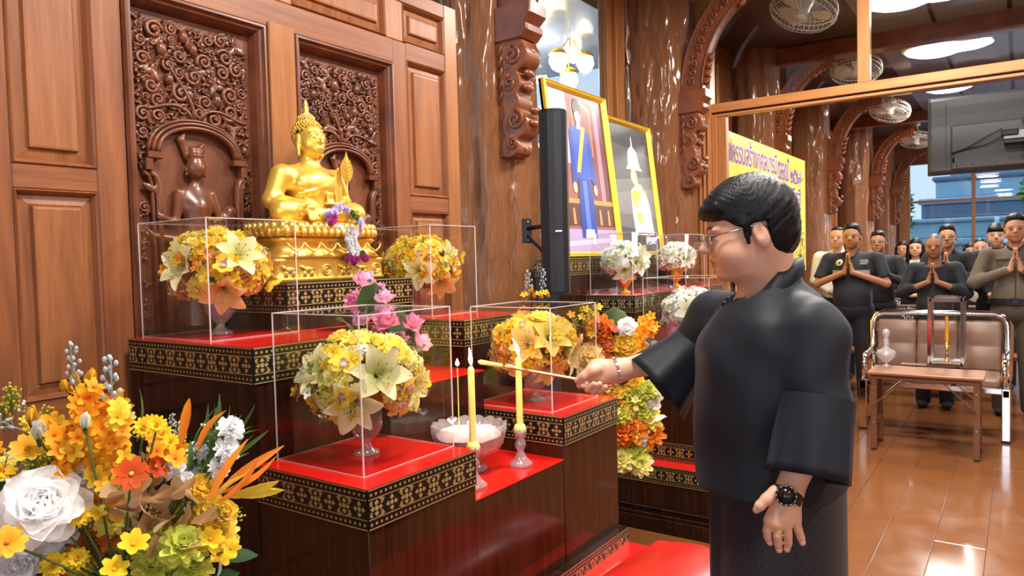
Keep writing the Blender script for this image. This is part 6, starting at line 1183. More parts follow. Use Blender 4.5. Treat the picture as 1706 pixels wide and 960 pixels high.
# ================================================================== PEOPLE
SK = {}
def head_sdf(Q, ch=0.):
    """Q: columns forward, left, up about the ear axis"""
    h = ell(Q, (.004, 0, .055), (.094, .075, .083)); h = smin(h, ell(Q, (.044, 0, .0), (.064 + ch * .2, .061 + ch * .5, .084)), .03)
    h = smin(h, ell(Q, (.052, 0, -.048), (.048, .050 + ch * .6, .038)), .025); h = smin(h, ell(Q, (.088, 0, -.072), (.019, .022, .016)), .018)
    for s in (-1, 1):
        h = smin(h, ell(Q, (.064, s * .034, -.026), (.034, .028 + ch * .4, .034)), .02); h = smin(h, ell(Q, (.093, s * .028, .034), (.014, .024, .008)), .012)
        h = smin(h, ell(Q, (.094, s * .031, .014), (.010, .015, .009)), .008); h = smin(h, ell(Q, (.110, s * .011, -.014), (.009, .007, .007)), .006)
        e = ell(Q, (.000, s * .076, .004), (.0165, .0085, .030), rotm(0, .15, 0)); e = np.maximum(e, -ell(Q, (.002, s * .086, .008), (.010, .006, .019))); h = smin(h, e, .006)
    h = smin(h, cone(Q, (.100, 0, .026), (.124, 0, -.006), .0065, .0115), .009)
    h = smin(h, ell(Q, (.105, 0, -.037), (.011, .023, .0062)), .005); h = smin(h, ell(Q, (.103, 0, -.048), (.011, .020, .0068)), .005)
    return h
def face_col(Q, skin, male=False, old=0):
    c = np.tile(np.array(skin), (len(Q), 1)); f, l, u = Q[:, 0], np.abs(Q[:, 1]), Q[:, 2]
    def mixc(m, col): m = np.clip(m, 0, 1)[:, None]; nonlocal c; c = c * (1 - m) + np.array(col) * m
    sm = lambda d, w: np.clip(.5 - d / w, 0, 1)
    mixc(.35 * np.exp(-((f - .085) / .03) ** 2 - ((l - .036) / .02) ** 2 - ((u + .02) / .02) ** 2), np.array(skin) * np.array((1.0, .62, .55)))
    mixc(sm(np.sqrt(((l) / .022) ** 2 + ((u + .0425) / .0095) ** 2) - 1, .5) * (f > .085), np.array(skin) * np.array((.80, .48, .45)))
    mixc(sm(np.abs(u + .0425) - .0012, .002) * (l < .021) * (f > .085), np.array(skin) * .35)
    br = .038 + .10 * (l - .03) * np.sign(.035 - l); mixc(.95 * sm(np.abs(u - (.037 + .004 * np.cos((l - .03) * 90))) - .0036, .004) * (l > .010) * (l < .047) * (f > .06), (.02, .015, .012))
    ey = np.sqrt(((l - .031) / .0135) ** 2 + ((u - .0145) / .0048) ** 2) - 1; mixc(sm(ey, .6) * (f > .07), (.30, .25, .22)); mixc(sm(np.sqrt((l - .031) ** 2 + (u - .0145) ** 2) - .0062, .003) * (f > .07), (.012, .008, .006))
    mixc(sm(np.abs(u - .0195 + 9 * (l - .031) ** 2) - .0016, .002) * (np.abs(l - .031) < .016) * (f > .07), (.05, .03, .025))
    if old: mixc(.25 * (u < 0) * (np.abs(l - .03 - (.0 - u) * .3) < .003) * (f > .07), np.array(skin) * .5)
    return c
def hair_sdf(Q, style):
    f, l, u = Q[:, 0], Q[:, 1], Q[:, 2]
    d = ell(Q, (.001, 0, .060), (.0985, .0795, .086)); d = smin(d, ell(Q, (-.028, 0, .035), (.073, .077, .076)), .02)
    if style in ('short', 'thin'):
        d = smin(d, ell(Q, (.030, 0, .108), (.060, .062, .036)), .02); d = d + .0022 * np.sin(130 * f + 60 * l) * np.sin(150 * l - 40 * u); g = np.where(f > .030, .030 + (f - .030) * .98, np.where(f < -.02, -.045, .004)); 
        if style == 'thin': d = d + .008; g = np.where(f > .02, .045 + (f - .02) * .75, np.where(f < -.02, -.035, .025))
    elif style == 'fringe': d = smin(d, ell(Q, (.070, 0, .075), (.045, .065, .035)), .02); g = np.where(f > .02, .022 + (f - .02) * .35, np.where(f < -.02, -.05, .0))
    elif style == 'bun': d = d + .004; g = np.where(f > .02, .035 + (f - .02) * .62, np.where(f < -.02, -.045, .02)); d = smin(d, ell(Q, (-.115, 0, .02), (.03, .035, .035)), .01)
    else:                                              # shoulder-length
        for s in (-1, 1): d = smin(d, cone(Q, (.0, s * .074, .03), (.01, s * .085, -.13), .034, .030), .02)
        d = smin(d, cone(Q, (-.05, 0, 0), (-.05, 0, -.13), .07, .06), .03); g = np.where((f > .02) & (np.abs(l) < .062 - .0 * u), .036 + (f - .02) * .45, -.16)
    if style in ('short', 'thin', 'bun'): d = d + .0065 * np.clip((g + .022 - u) / .022, 0, 1)
    return np.maximum(d, (g - u) * .8)
def person(label, px, X, top_py, skin=(.42, .22, .13), hair='short', top='cloth_black', sleeve='long', shirt=None, glasses=False, wide=1., pants='cloth_black', rz=None, hand=True, name='person', hmat='hair', dz=0., extras=None, old=0, pray=True, tag_h=None):
    r_ = CR.T @ np.array([(px - 853) / F_PX, (417 - 480) / F_PX, 1.0]); depth = X / r_[0]; p = at(px, 417, depth); hor = 432 - .0255 * (px - 853); Hh = HC + (hor - top_py) * depth / F_PX; s = Hh / 1.672
    root = empty(name, (p[0], p[1], 0), PI if rz is None else rz, label, 'person', None, s); O = np.array((.015, 0, 1.528), np.float32)
    W = .185 * wide
    arms = [((-.01, sg * W, 1.335), (.07, sg * (W + .085), 1.105), (.205, sg * .036, 1.215)) for sg in (-1, 1)] if pray else [((-.01, sg * W, 1.335), (-.02, sg * (W + .05), 1.07), (.12, sg * .06, .96)) for sg in (-1, 1)]
    def torso(P, g=0.): t = ell(P, (.0, 0, 1.20), (.115 * wide + g, .165 * wide + g, .20)); t = smin(t, ell(P, (.012, 0, .98), (.125 * wide + g, .16 * wide + g, .20)), .06); return smin(t, cone(P, (-.01, -W + .03, 1.345), (-.01, W - .03, 1.345), .052 + g, .052 + g), .05)
    def skinf(P):
        d = head_sdf(P - O, .004 * wide); d = smin(d, cone(P, (.0, 0, 1.485), (-.012, 0, 1.36), .050, .058), .02); d = smin(d, ell(P, (0, 0, 1.15), (.08, .13, .24)), .04)
        for sh, el, wr in arms:
            sg = np.sign(sh[1]); d = smin(d, cone(P, sh, el, .042, .036), .015); d = smin(d, cone(P, el, wr, .036, .024), .012)
            if pray:
                d = smin(d, cone(P, wr, (.212, sg * .017, 1.30), .022, .014), .008)
                for k in range(4): x = .190 + k * .0145; d = smin(d, cone(P, (x, sg * .0135, 1.295), (x + .004, sg * .0085, 1.375 + (.012, .018, .014, -.004)[3 - k]), .0085, .007), .004)
                d = smin(d, cone(P, (.185, sg * .018, 1.25), (.172, sg * .010, 1.315), .010, .008), .006)
            else: d = smin(d, ell(P, (wr[0] + .02, wr[1] * .5, wr[2] - .01), (.03, .045, .03)), .01)
        for sg in (-1, 1): d = smin(d, cone(P, (0, sg * .085, .9), (0, sg * .09, .08), .07, .04), .03)
        return d
    key = ('skin', wide, pray); 
    if key not in SK: SK[key] = surfnet(skinf, (-.14, -.36, .04), (.26, .36, 1.70), .0085)
    v, f = SK[key]; inst('body', mk_mesh('body', v, f, 'skin', None, True, face_col(v - O, skin, old=old)), root)
    def topf(P):
        d = torso(P, .0)
        for sh, el, wr in arms:
            sh, el, wr = map(np.array, (sh, el, wr)); d = smin(d, cone(P, sh, el, .062, .054 if sleeve != 'short' else .058), .03)
            if sleeve == 'long': d = smin(d, cone(P, el, el + (wr - el) * .90, .053, .038), .02)
            elif sleeve == '3q': d = smin(d, cone(P, el, el + (wr - el) * .42, .054, .050), .02)
        if sleeve == 'short':
            for sh, el, wr in arms: sh, el = np.array(sh, np.float32), np.array(el, np.float32); ax = (el - sh) / np.linalg.norm(el - sh); sg = np.sign(sh[1]); d = np.maximum(d, np.where(P[:, 1] * sg > W * .80, (P - (sh + (el - sh) * .80)) @ ax, -1))
        d = smin(d, cone(P, (-.012, 0, 1.37), (-.008, 0, 1.425), .072, .060), .02) if sleeve != '3q' else d
        nk = cone(P, (.02, 0, 1.44), (.05, 0, 1.385), .05, .035) if sleeve != '3q' else ell(P, (.055, 0, 1.40), (.09, .095, .055)); d = np.maximum(d, -nk)
        return np.maximum(d, .84 - P[:, 2])
    key = ('top', sleeve, wide, pray)
    if key not in SK: SK[key] = surfnet(topf, (-.2, -.40, .80), (.27, .40, 1.46), .012)
    v, f = SK[key]; inst('shirt' if sleeve in ('short', '3q') else 'jacket', mk_mesh('top', v, f, top), root)
    if shirt:
        def sf(P): return np.maximum(torso(P, .012), np.maximum(np.abs(P[:, 1]) - np.clip((P[:, 2] - 1.10) * .26, 0, .07), np.maximum(1.11 - P[:, 2], np.maximum(P[:, 2] - 1.40, .02 - P[:, 0])))) if True else None
        sdf_obj('shirt', sf, (0, -.1, 1.08), (.2, .1, 1.42), .009, shirt, root)
    def pf(P):
        d = ell(P, (0, 0, .87), (.125 * wide, .16 * wide, .12))
        for sg in (-1, 1): d = smin(d, cone(P, (0, sg * .085, .86), (0, sg * .10, .06), .092, .066), .02)
        return d
    key = ('pants', wide)
    if key not in SK: SK[key] = surfnet(pf, (-.2, -.25, .02), (.2, .25, 1.0), .018)
    v, f = SK[key]; inst('trousers', mk_mesh('trousers', v, f, pants), root)
    for sg in (-1, 1): MB().ball((.05, sg * .105, .035), (.13, .048, .035), 12, 6).build('shoe', 'shoe', root)
    key = ('hair', hair)
    if key not in SK: SK[key] = surfnet(lambda P: hair_sdf(P - O, hair), (-.19, -.15, 1.34), (.16, .15, 1.70), .0075)
    v, f = SK[key]; inst('hair', mk_mesh('hair', v, f, hmat), root)
    if glasses: eyeglasses(root, O, .0016, 'black_plastic')
    if extras: extras(root, torso)
    return root
def eyeglasses(root, O, r, mat, ax=None, lens=True):
    T_ = (lambda q: tuple(O + np.array(q))) if ax is None else (lambda q: tuple(O + ax[0] * q[0] + ax[1] * q[1] + ax[2] * q[2])); g = empty('eyeglasses', (0, 0, 0)); g.parent = root
    mb = MB()
    for s in (-1, 1):
        o = [(.113, s * .012, .022), (.110, s * .055, .024), (.109, s * .056, .002), (.111, s * .048, -.012), (.114, s * .018, -.012), (.114, s * .011, -.002), (.113, s * .012, .022)]; mb.tube([T_(q) for q in o], r, 5); mb.tube([T_(q) for q in ((.110, s * .055, .022), (.06, s * .074, .022), (.0, s * .080, .026), (-.015, s * .079, .015))], r * 1.25, 5)
    mb.tube([T_(q) for q in ((.113, -.012, .012), (.118, 0, .015), (.113, .012, .012))], r, 5)
    COL.objects.unlink(g); bpy.data.objects.remove(g); fr = mb.build('eyeglass_frame', mat, root)
    for s in (-1, 1):
        if lens: MB().add([T_(q) for q in ((.113, s * .012, .022), (.110, s * .055, .024), (.109, s * .056, .002), (.111, s * .048, -.012), (.114, s * .018, -.012), (.114, s * .011, -.002))], [(0, 1, 2, 3, 4, 5)]).build('lens', 'lens_glass', fr)
TAN = srgb(176, 124, 92); FAIR = srgb(214, 166, 138); MID = srgb(196, 146, 114)
def front_x(torso, y, z, g=.002):
    xs = np.linspace(.02, .2, 90, dtype=np.float32); d = torso(np.stack([xs, np.full(90, y), np.full(90, z)], 1).astype(np.float32)); return float(xs[np.argmax(d > g)])
def disc_on(root, torso, y, z, r, mat, nm, h=.003):
    x = front_x(torso, y, z); x2 = front_x(torso, y, z + r); x3 = front_x(torso, y + r, z); n = np.cross((x3 - x, r, 0), (x2 - x, 0, r)); return MB().lathe([(r, 0), (r, h), (0.0001, h)], seg=20).build(nm, mat, root, Matrix.Translation((x, y, z)) @ frame_z(n))
def polo(root, torso):
    b = disc_on(root, torso, -.095, 1.305, .034, 'white_paint', 'badge', .005); MB().lathe([(.022, .0052), (.022, .0058), (.0001, .0058)], seg=14).build('badge_crest', 'badge_gold', b); MB().ball((.004, -.005, .006), (.010, .012, .0015), 8, 4).build('badge_detail', 'cloth_navy', b)
    for k, (w_, y) in enumerate(((.10, 0), (.115, 0), (.085, 0))): x = front_x(torso, .095, 1.325 - k * .016); MB().box((x - .002, .098 - w_ / 2, 1.321 - k * .016), (x + .004, .098 + w_ / 2, 1.327 - k * .016)).build('embroidered_line', 'white_paint', root, None)
    for s in (-1, 1):
        v = []
        for i in range(9):
            y = s * (.03 + .13 * i / 8)
            for z in (1.185, 1.235): v.append((front_x(torso, y, z, .004), y, z))
        MB().add(v, [(2 * i, 2 * i + 2, 2 * i + 3, 2 * i + 1) for i in range(8)]).build('grey_stripe', 'cloth_grey', root)
    MB().lathe([(.030, -.012), (.034, 0), (.030, .012)], seg=16).build('wrist_watch', 'black_plastic', root, Matrix.Translation((.182, -.055, 1.195)) @ frame_z((-.55, .85, .45)))
def jacket_badge(root, torso): disc_on(root, torso, -.085, 1.24, .024, 'badge_gold', 'badge', .012)
def officer(root, torso):
    for s in (-1, 1):
        x = front_x(torso, s * .09, 1.28); MB().box((x - .012, s * .09 - .05, 1.20), (x + .004, s * .09 + .05, 1.30), 0, .004).build('chest_pocket', 'cloth_khaki', root); MB().box((x - .012, s * .09 - .053, 1.285), (x + .010, s * .09 + .053, 1.305), 0, .003).build('pocket_flap', 'cloth_khaki_d', root)
        MB().box((-.045, s * .12 - .045, 1.388), (.03, s * .12 + .045, 1.402), 0, .004).build('shoulder_board', 'cloth_khaki_d', root, Matrix.Rotation(0, 4, 'X'))
        MB().add([(.075, s * .012, 1.375), (.055, s * .07, 1.42), (.02, s * .075, 1.435), (.06, s * .03, 1.335)], [(0, 1, 2, 3)]).build('collar_point', 'cloth_khaki_d', root)
    n = 40; v = []
    for i in range(n):
        a = 2 * PI * i / n
        for r_, z in ((1.0, .925), (1.04, .925), (1.04, .975), (1.0, .975)): v.append((.012 + .142 * r_ * math.cos(a), .185 * r_ * math.sin(a), z))
    MB().add(v, [(i * 4 + k, ((i + 1) % n) * 4 + k, ((i + 1) % n) * 4 + (k + 1) % 4, i * 4 + (k + 1) % 4) for i in range(n) for k in range(4)]).build('belt', 'black_plastic', root); MB().box((.145, -.03, .92), (.165, .03, .98), 0, .005).build('belt_buckle', 'black_plastic', root); MB().box((.02, .17, .84), (.09, .215, .975), 0, .01).build('belt_pouch', 'black_plastic', root)
    x = front_x(torso, .09, 1.325); MB().box((x - .006, .05, 1.318), (x + .008, .13, 1.336), 0, .002).build('name_tape', 'cloth_khaki_d', root); MB().tube([(.145, 0, z) for z in (.98, 1.1, 1.2, 1.3)], .004, 5).build('button_placket', 'cloth_khaki_d', root)
person('person in black polo shirt with round chest badge and grey stripe, palms pressed together', 1420, 7.55, 372, TAN, 'short', 'cloth_navy', 'short', None, False, 1.16, 'cloth_black', extras=polo, name='person')
person('person in white long-sleeved shirt standing behind the badge shirt', 1396, 8.86, 377, MID, 'thin', 'cloth_white', 'long', None, False, 1.08, 'cloth_black', pray=False)
person('person in dark jacket with gold chest crest and glasses beside the badge shirt', 1464, 8.60, 384, TAN, 'short', 'cloth_black', 'long', None, True, 1.0, 'cloth_black', extras=jacket_badge)
person('person with long dark hair far back beside the slim black speaker', 1504, 11.6, 401, MID, 'long', 'cloth_white', 'long', None, False, .86, 'cloth_black', pray=False)
person('person with shoulder-length hair in black jacket over white shirt', 1526, 9.78, 396, FAIR, 'long', 'cloth_black', 'long', 'cloth_white', False, .9, 'cloth_black', pray=False)
person('person in plain black round-neck blouse with swept-back grey hair, palms pressed together', 1557, 7.55, 389, srgb(166, 118, 90), 'bun', 'cloth_black', '3q', None, False, .98, 'cloth_black', hmat='hair_grey', old=1)
person('person in black jacket and thin glasses standing tall before the far window', 1579, 8.58, 374, MID, 'short', 'cloth_black', 'long', None, True, .95, 'cloth_black', extras=jacket_badge)
person('person with dark hair glimpsed far back beside the white blouse', 1618, 11.5, 404, MID, 'long', 'cloth_black', 'long', None, False, .86, 'cloth_black', pray=False)
person('person in white blouse with hair tied back behind the khaki uniform', 1634, 9.78, 396, MID, 'bun', 'cloth_white', 'long', None, False, .92, 'cloth_black')
person('person with tousled black hair in black blazer beside the khaki uniform', 1660, 8.80, 371, FAIR, 'fringe', 'cloth_black', 'long', 'cloth_white', False, .98, 'cloth_black', pray=False)
person('officer in khaki uniform with black belt, palms pressed together', 1692, 7.50, 356, MID, 'short', 'cloth_khaki', 'long', None, False, 1.08, 'cloth_khaki_d', extras=officer, name='person')
# ------------------------------------------------------------------ the woman lighting the candle
def unit(a): a = np.asarray(a, float); return a / np.linalg.norm(a)
WS = SC  # alias kept for readability
fa_ = math.radians(104); Fw = np.array((math.cos(fa_), math.sin(fa_), 0)); Rw = np.array((Fw[1], -Fw[0], 0)); Lw = -Rw
Bc = at(1294, 700, 1.70); Bc[2] = 0
wo = empty('person', tuple(Bc), 0, 'person in black silk jacket and glasses lighting a candle with a long gold taper', 'person'); off = np.array(Bc)
def w(p): return (np.asarray(p) - off).astype(np.float32)           # world -> woman space
ha = math.radians(115); tilt = math.radians(11); fh = np.array((math.cos(ha), math.sin(ha), 0)); lh = np.array((-fh[1], fh[0], 0)); uz = np.array((0, 0, 1.)); hf = fh * math.cos(tilt) - uz * math.sin(tilt); hu = uz * math.cos(tilt) + fh * math.sin(tilt)
HO = w(at(1259, 393, 1.645)); HA = np.stack([hf, lh, hu], 1).astype(np.float32); HS = .95
def hq(P): return ((P - HO) @ HA) / HS
SL, EL, CL_, WL = w(at(1352, 556, 1.54)), w(at(1364, 690, 1.50)), w(at(1347, 796, 1.47)), w(at(1316, 815, 1.46))
SR, ER, CR_, WR = w(at(1192, 530, 1.90)), w(at(1150, 590, 1.94)), w(at(1092, 640, 1.93)), w(at(1032, 617, 1.93))
def capsules(P, pts, rs, d, k=.006):
    for a, b, ra, rb in zip(pts[:-1], pts[1:], rs[:-1], rs[1:]): d = smin(d, cone(P, a, b, ra, rb), k)
    return d
dl = 1.455
# near hand (left): knuckles and finger joints read from the photograph, fingers bend in towards the skirt
LH = dict(thumb=[(1292, 820, 0), (1277, 832, -.012), (1266, 843, -.012), (1260, 850, -.006)], index=[(1282, 868, 0), (1278, 884, .002), (1279, 895, .007), (1283, 905, .015)], middle=[(1296, 874, -.006), (1295, 893, -.006), (1296, 906, .0), (1298, 917, .008)], ring=[(1311, 873, -.006), (1313, 892, -.006), (1313, 905, .0), (1311, 916, .008)], little=[(1325, 866, .0), (1330, 883, .0), (1334, 895, .003), (1337, 905, .008)])
RH_d = 1.93
stick_a, stick_b = w(at(1012, 641, 1.935)), w((C1[0] + .012, C1[1] - .02, zc1 + .012))
sd = unit(stick_b - stick_a); viewd = unit(np.array(w(CC)) - WR); upd = unit(np.cross(np.cross(sd, uz), sd)); grip = w(at(978, 633, 1.935))
def fr(P): return np.stack([P @ Fw.astype(np.float32), P @ Rw.astype(np.float32), P[:, 2]], 1)
def woman_skin(P):
    d = head_sdf(hq(P), .010) * HS
    nb = Fw * .016
    d = smin(d, ell(hq(P), (.040, 0, -.074), (.045, .045, .020)) * HS, .02)
    d = smin(d, cone(P, HO + hf * -.012 + hu * -.03, np.array((nb[0], nb[1], 1.31)), .060, .070), .03); d = smin(d, ell(P, (0, 0, 1.10), (.10, .10, .26)), .04); d = smin(d, ell(fr(P), (.045, 0, 1.22), (.085, .10, .11)), .03)
    d = smin(d, cone(P, (0, 0, 1.27), SL, .06, .05), .03); d = smin(d, cone(P, (0, 0, 1.27), SR, .06, .05), .03)
    for sh, el, wr in ((SL, EL, WL), (SR, ER, WR)): d = smin(d, cone(P, sh, el, .046, .040), .015); d = smin(d, cone(P, el, wr, .040, .027), .012)
    # near hand
    kn = [w(at(LH[k][0][0], LH[k][0][1], dl + LH[k][0][2])) for k in ('index', 'middle', 'ring', 'little')]
    for q in kn: d = smin(d, cone(P, WL, q, .022, .0125), .010)
    for k in ('index', 'middle', 'ring', 'little'): d = capsules(P, [w(at(a, b, dl + c)) for a, b, c in LH[k]], [.0096, .0086, .0080, .0066], d, .0022)
    d = capsules(P, [w(at(a, b, dl + c)) for a, b, c in LH['thumb']], [.0140, .0112, .0098, .0074], d, .005)
    # far hand closed round the taper
    pl = w(at(995, 617, 1.945)); d = smin(d, cone(P, WR, pl, .030, .030), .012); d = smin(d, cone(P, WR, w(at(1000, 630, 1.94)), .026, .026), .012)
    th = [(1003, 612, 1.93), (985, 618, 1.905), (973, 627, 1.905), (962, 634, 1.915)]; d = capsules(P, [w(at(*q)) for q in th], [.019, .0150, .0120, .0088], d, .007)
    fg = [((981, 622, 1.955), (969, 634, 1.955), (966, 642, 1.925), (972, 643, 1.905)), ((988, 628, 1.955), (978, 646, 1.945), (979, 649, 1.910), (989, 640, 1.895)), ((994, 632, 1.955), (987, 651, 1.945), (989, 652, 1.910), (999, 640, 1.895)), ((1001, 636, 1.955), (997, 651, 1.945), (1000, 651, 1.912), (1009, 645, 1.900))]
    for q in fg: d = capsules(P, [w(at(*e)) for e in q], [.0112, .0098, .0090, .0076], d, .0018)
    return d
lo = np.minimum.reduce([w(at(940, 560, 1.95)), w(at(1290, 930, 1.45)), np.array((-.35, -.2, .7))]) - .03; hi = np.maximum.reduce([HO + .16, SR + .08, WR + .08, np.array((.15, .25, 1.6))]); lo[2] = .72
WSK = srgb(218, 164, 136)
def wcol(v):
    c = face_col(hq(v.astype(np.float32)), WSK); far = np.linalg.norm(v - HO, axis=1) > .17; c[far] = np.array(WSK)
    for k in LH:
        a_, b_, c_ = LH[k][-1]; tip = w(at(a_, b_ - 1, dl + c_ - .007)); q = np.linalg.norm(v - tip, axis=1); m_ = np.clip((.0062 - q) / .002, 0, 1)[:, None]; c = c * (1 - m_) + np.array(srgb(244, 206, 190)) * m_
    return c
sdf_obj('body', woman_skin, lo, hi, .0034, 'skin', wo, wcol)
def whair(P):
    Q = hq(P); f, l, u = Q[:, 0], Q[:, 1], Q[:, 2]
    d = ell(Q, (.004, 0, .064), (.104, .086, .088)); d = smin(d, ell(Q, (-.034, 0, .022), (.072, .080, .094)), .03); d = smin(d, ell(Q, (.072, 0, .088), (.050, .066, .024), rotm(0, .30, 0)), .02)
    for s in (-1, 1): d = smin(d, cone(Q, (.034, s * .073, .04), (.029, s * .0705, -.014), .014, .005), .01)
    ph = 1.2 * np.sin(3 * np.arctan2(u - .05, f)) ; cu = np.sqrt((f - .03) ** 2 + 1.2 * (u - .15) ** 2)
    d = d + .0006 * np.sin(330 * cu + 40 * l + 60 * (f + u) * ph) + .0006 * np.sin(200 * (f * .5 + u * .87) + 120 * l + ph) + .0010 * np.sin(70 * cu + 30 * l)
    g = np.where(f > .036, .030 + (f - .036) * .46, np.where(f < -.020, -.078 - .20 * (f + .02), np.where(f > .016, -.016, .030)))
    g = g + .005 * np.sin(150 * f + 60 * l) * (f > .03)
    d = np.maximum(d, (g - u) * .7)
    for s in (-1, 1): d = np.maximum(d, -ell(Q, (.000, s * .088, -.002), (.017, .020, .031)))
    return d
sdf_obj('hair', whair, HO - .19, HO + .19, .0033, 'hair', wo)
eyeglasses(wo, HO.astype(float), .0013, 'silver', (hf * HS, lh * HS, hu * HS))
# jacket
def fr_old(P): return np.stack([P @ Fw.astype(np.float32), P @ Rw.astype(np.float32), P[:, 2]], 1)
def folds(P): return .0030 * np.sin(P[:, 2] * 34 + 9 * P[:, 0] + 3 * np.sin(11 * P[:, 1])) + .0022 * np.sin(P[:, 0] * 40 - P[:, 2] * 17)
_z = np.array([.86, .93, 1.02, 1.12, 1.20, 1.235, 1.29, 1.326, 1.361, 1.403, 1.47]); _f = np.array([.187, .184, .182, .183, .181, .172, .135, .104, .086, .078, .078]); _b = np.array([.151, .148, .146, .147, .149, .148, .130, .102, .066, .030, .026]); _w = np.array([.200, .198, .197, .198, .200, .198, .180, .142, .095, .064, .058])
JZ = np.linspace(.86, 1.47, 160); _k = np.exp(-np.linspace(-2, 2, 21) ** 2); _k /= _k.sum()
def _sm(y): y = np.interp(JZ, _z, y); return np.convolve(np.pad(y, 10, mode='edge'), _k, 'valid')
JA = (_sm(_f) + _sm(_b)) / 2; JC = (_sm(_f) - _sm(_b)) / 2; JB = _sm(_w)
def jbody(P):
    q = fr(P); z = q[:, 2]; a = np.interp(z, JZ, JA); b = np.interp(z, JZ, JB); c = np.interp(z, JZ, JC); e = 2.3
    return ((np.abs((q[:, 0] - c) / a) ** e + np.abs(q[:, 1] / b) ** e) ** (1 / e) - 1) * a * .85
def jacket(P):
    q = fr(P); d = jbody(P); fo = .0035 * np.sin(q[:, 2] * 21 + 16 * q[:, 0] + 2 * np.sin(14 * q[:, 1])) * np.clip((1.25 - q[:, 2]) * 4, 0, 1) + .002 * np.sin(q[:, 0] * 52 + 8 * q[:, 2]) + .0035 * np.sin(q[:, 0] * 30 - q[:, 2] * 26) * np.exp(-((q[:, 2] - 1.22) / .07) ** 2); d = d + fo
    la = smin(cone(P, SL, EL * .93 + SL * .07, .071, .064), cone(P, SL - np.array((0, 0, .0)), SL * .75 + np.array((0, 0, 1.335)) * .25, .066, .055), .03) + .0030 * np.sin(P[:, 2] * 44 + P[:, 1] * 34) + .0018 * np.sin(P[:, 2] * 70 - P[:, 1] * 40) * np.exp(-((P[:, 2] - 1.10) / .05) ** 2)
    ra = smin(cone(P, SR, ER, .070, .062), cone(P, SR * .3 + np.array((0, 0, 1.27)) * .7, SR, .07, .068), .02); d = smin(d, la, .022); d = smin(d, ra, .02)
    d = np.maximum(d, .899 - P[:, 2]); op = np.abs(q[:, 1] + .03 - (q[:, 2] - .9) * .05) - .0028; d = np.maximum(d, -np.maximum(op, np.maximum(.13 - q[:, 0], P[:, 2] - 1.16)))
    rmax = np.interp(q[:, 0], [-.05, -.03, 0, .05, .10, .155], [.05, .075, .105, .115, .070, .0]); cut = np.maximum(np.maximum(np.abs(q[:, 1]) - rmax, (1.402 - 1.28 * (q[:, 0] + .025)) - q[:, 2]), -.05 - q[:, 0]) ; nk = cone(P, HO + hu * -.02, np.array(Fw * .03 + np.array((0, 0, 1.36))), .066, .062)
    return np.maximum(np.maximum(d, -cut), -nk)
sdf_obj('jacket', jacket, (-.36, -.36, .86), (.36, .36, 1.47), .0058, 'silk_black', wo)
def cuff(name, a, b, ra, rb, sag=0.):
    """flared bell cuff with pleats, open at the end"""
    a, b = np.array(a, float), np.array(b, float); ax = unit(b - a); s_ = unit(np.cross(ax, uz)); t_ = np.cross(s_, ax); v = []; seg, n = 44, 9
    for layer, sh in ((0, 0), (1, -.004)):
        for i in range(n):
            t = i / (n - 1); c = a + (b - a) * t; r = ra + (rb - ra) * t ** 1.25 + sh
            for k in range(seg):
                an = 2 * PI * k / seg; rr = r * (1 + .055 * t * math.sin(7 * an + .6) + .02 * t * math.sin(3 * an)); p = c + s_ * rr * math.cos(an) + t_ * rr * math.sin(an); p[2] -= sag * t * max(0, -math.sin(an)) ; v.append(p)
    f = [(i * seg + k, i * seg + (k + 1) % seg, (i + 1) * seg + (k + 1) % seg, (i + 1) * seg + k) for i in range(n - 1) for k in range(seg)]; o_ = n * seg
    f += [(o_ + (i + 1) * seg + k, o_ + (i + 1) * seg + (k + 1) % seg, o_ + i * seg + (k + 1) % seg, o_ + i * seg + k) for i in range(n - 1) for k in range(seg)]; e = (n - 1) * seg
    f += [(e + k, e + (k + 1) % seg, o_ + e + (k + 1) % seg, o_ + e + k) for k in range(seg)]
    MB().add(v, f, 0, True).build(name, 'silk_black', wo)
cuff('sleeve_cuff', EL + unit(SL - EL) * .030, CL_ , .0745, .080); cuff('sleeve_cuff', ER + unit(SR - ER) * .04, CR_, .060, .098, .02)
# stand collar crossing in front
def collar_pt(f_, r_, z): return Fw * f_ + Rw * r_ + np.array((0, 0, z))
for s in (1, -1):
    C_ = [(-.052, 0, 1.410), (-.040, .046, 1.404), (-.008, .084, 1.378), (.032, .104, 1.330), (.066, .098, 1.288), (.098, .070, 1.246), (.128, .036, 1.206), (.152, .010, 1.166), (.168, -.006, 1.120)]; v = []; nC = len(C_)
    for i, (f_, r_, z) in enumerate(C_):
        p = collar_pt(f_, r_ * s, z); bk = max(0, 1 - i / 2.); o_ = unit(Rw * s * (1 - bk) * (1 if i < 7 else .3) - Fw * bk + Fw * (.35 if i > 3 else 0) * (i - 3) / 3); dn = np.array((0, 0, -1.)) * .030 - Fw * .010 * (i > 1) + Rw * s * .014; e = .004 + (.003 if s < 0 else 0)
        for q_ in (p - o_ * .004, p + np.array((0, 0, .010)) + o_ * e, p + dn * .4 + o_ * (e + .006), p + dn * 1.15 + o_ * (e + .004), p + dn * 1.15 - o_ * .008): v.append(q_)
    MB().add(v, [(i * 5 + k, i * 5 + (k + 1) % 5, (i + 1) * 5 + (k + 1) % 5, (i + 1) * 5 + k) for i in range(nC - 1) for k in range(5)], 0, True).build('collar', 'silk_black', wo)
def skirt(P):
    q = fr(P); q2 = q.copy(); d = ell(q, (.0, 0, .55), (.150, .185, 2.2)) + .002 * np.sin(q[:, 1] * 60) * (q[:, 0] > .0); d = smin(d, rbox(q, (.135, -.02, .5), (.012, .08, .6), .01), .02)
    return np.maximum(np.maximum(d, P[:, 2] - .97), .07 - P[:, 2])
sdf_obj('skirt', skirt, (-.24, -.26, .03), (.24, .26, 1.0), .010, 'skirt_black', wo)
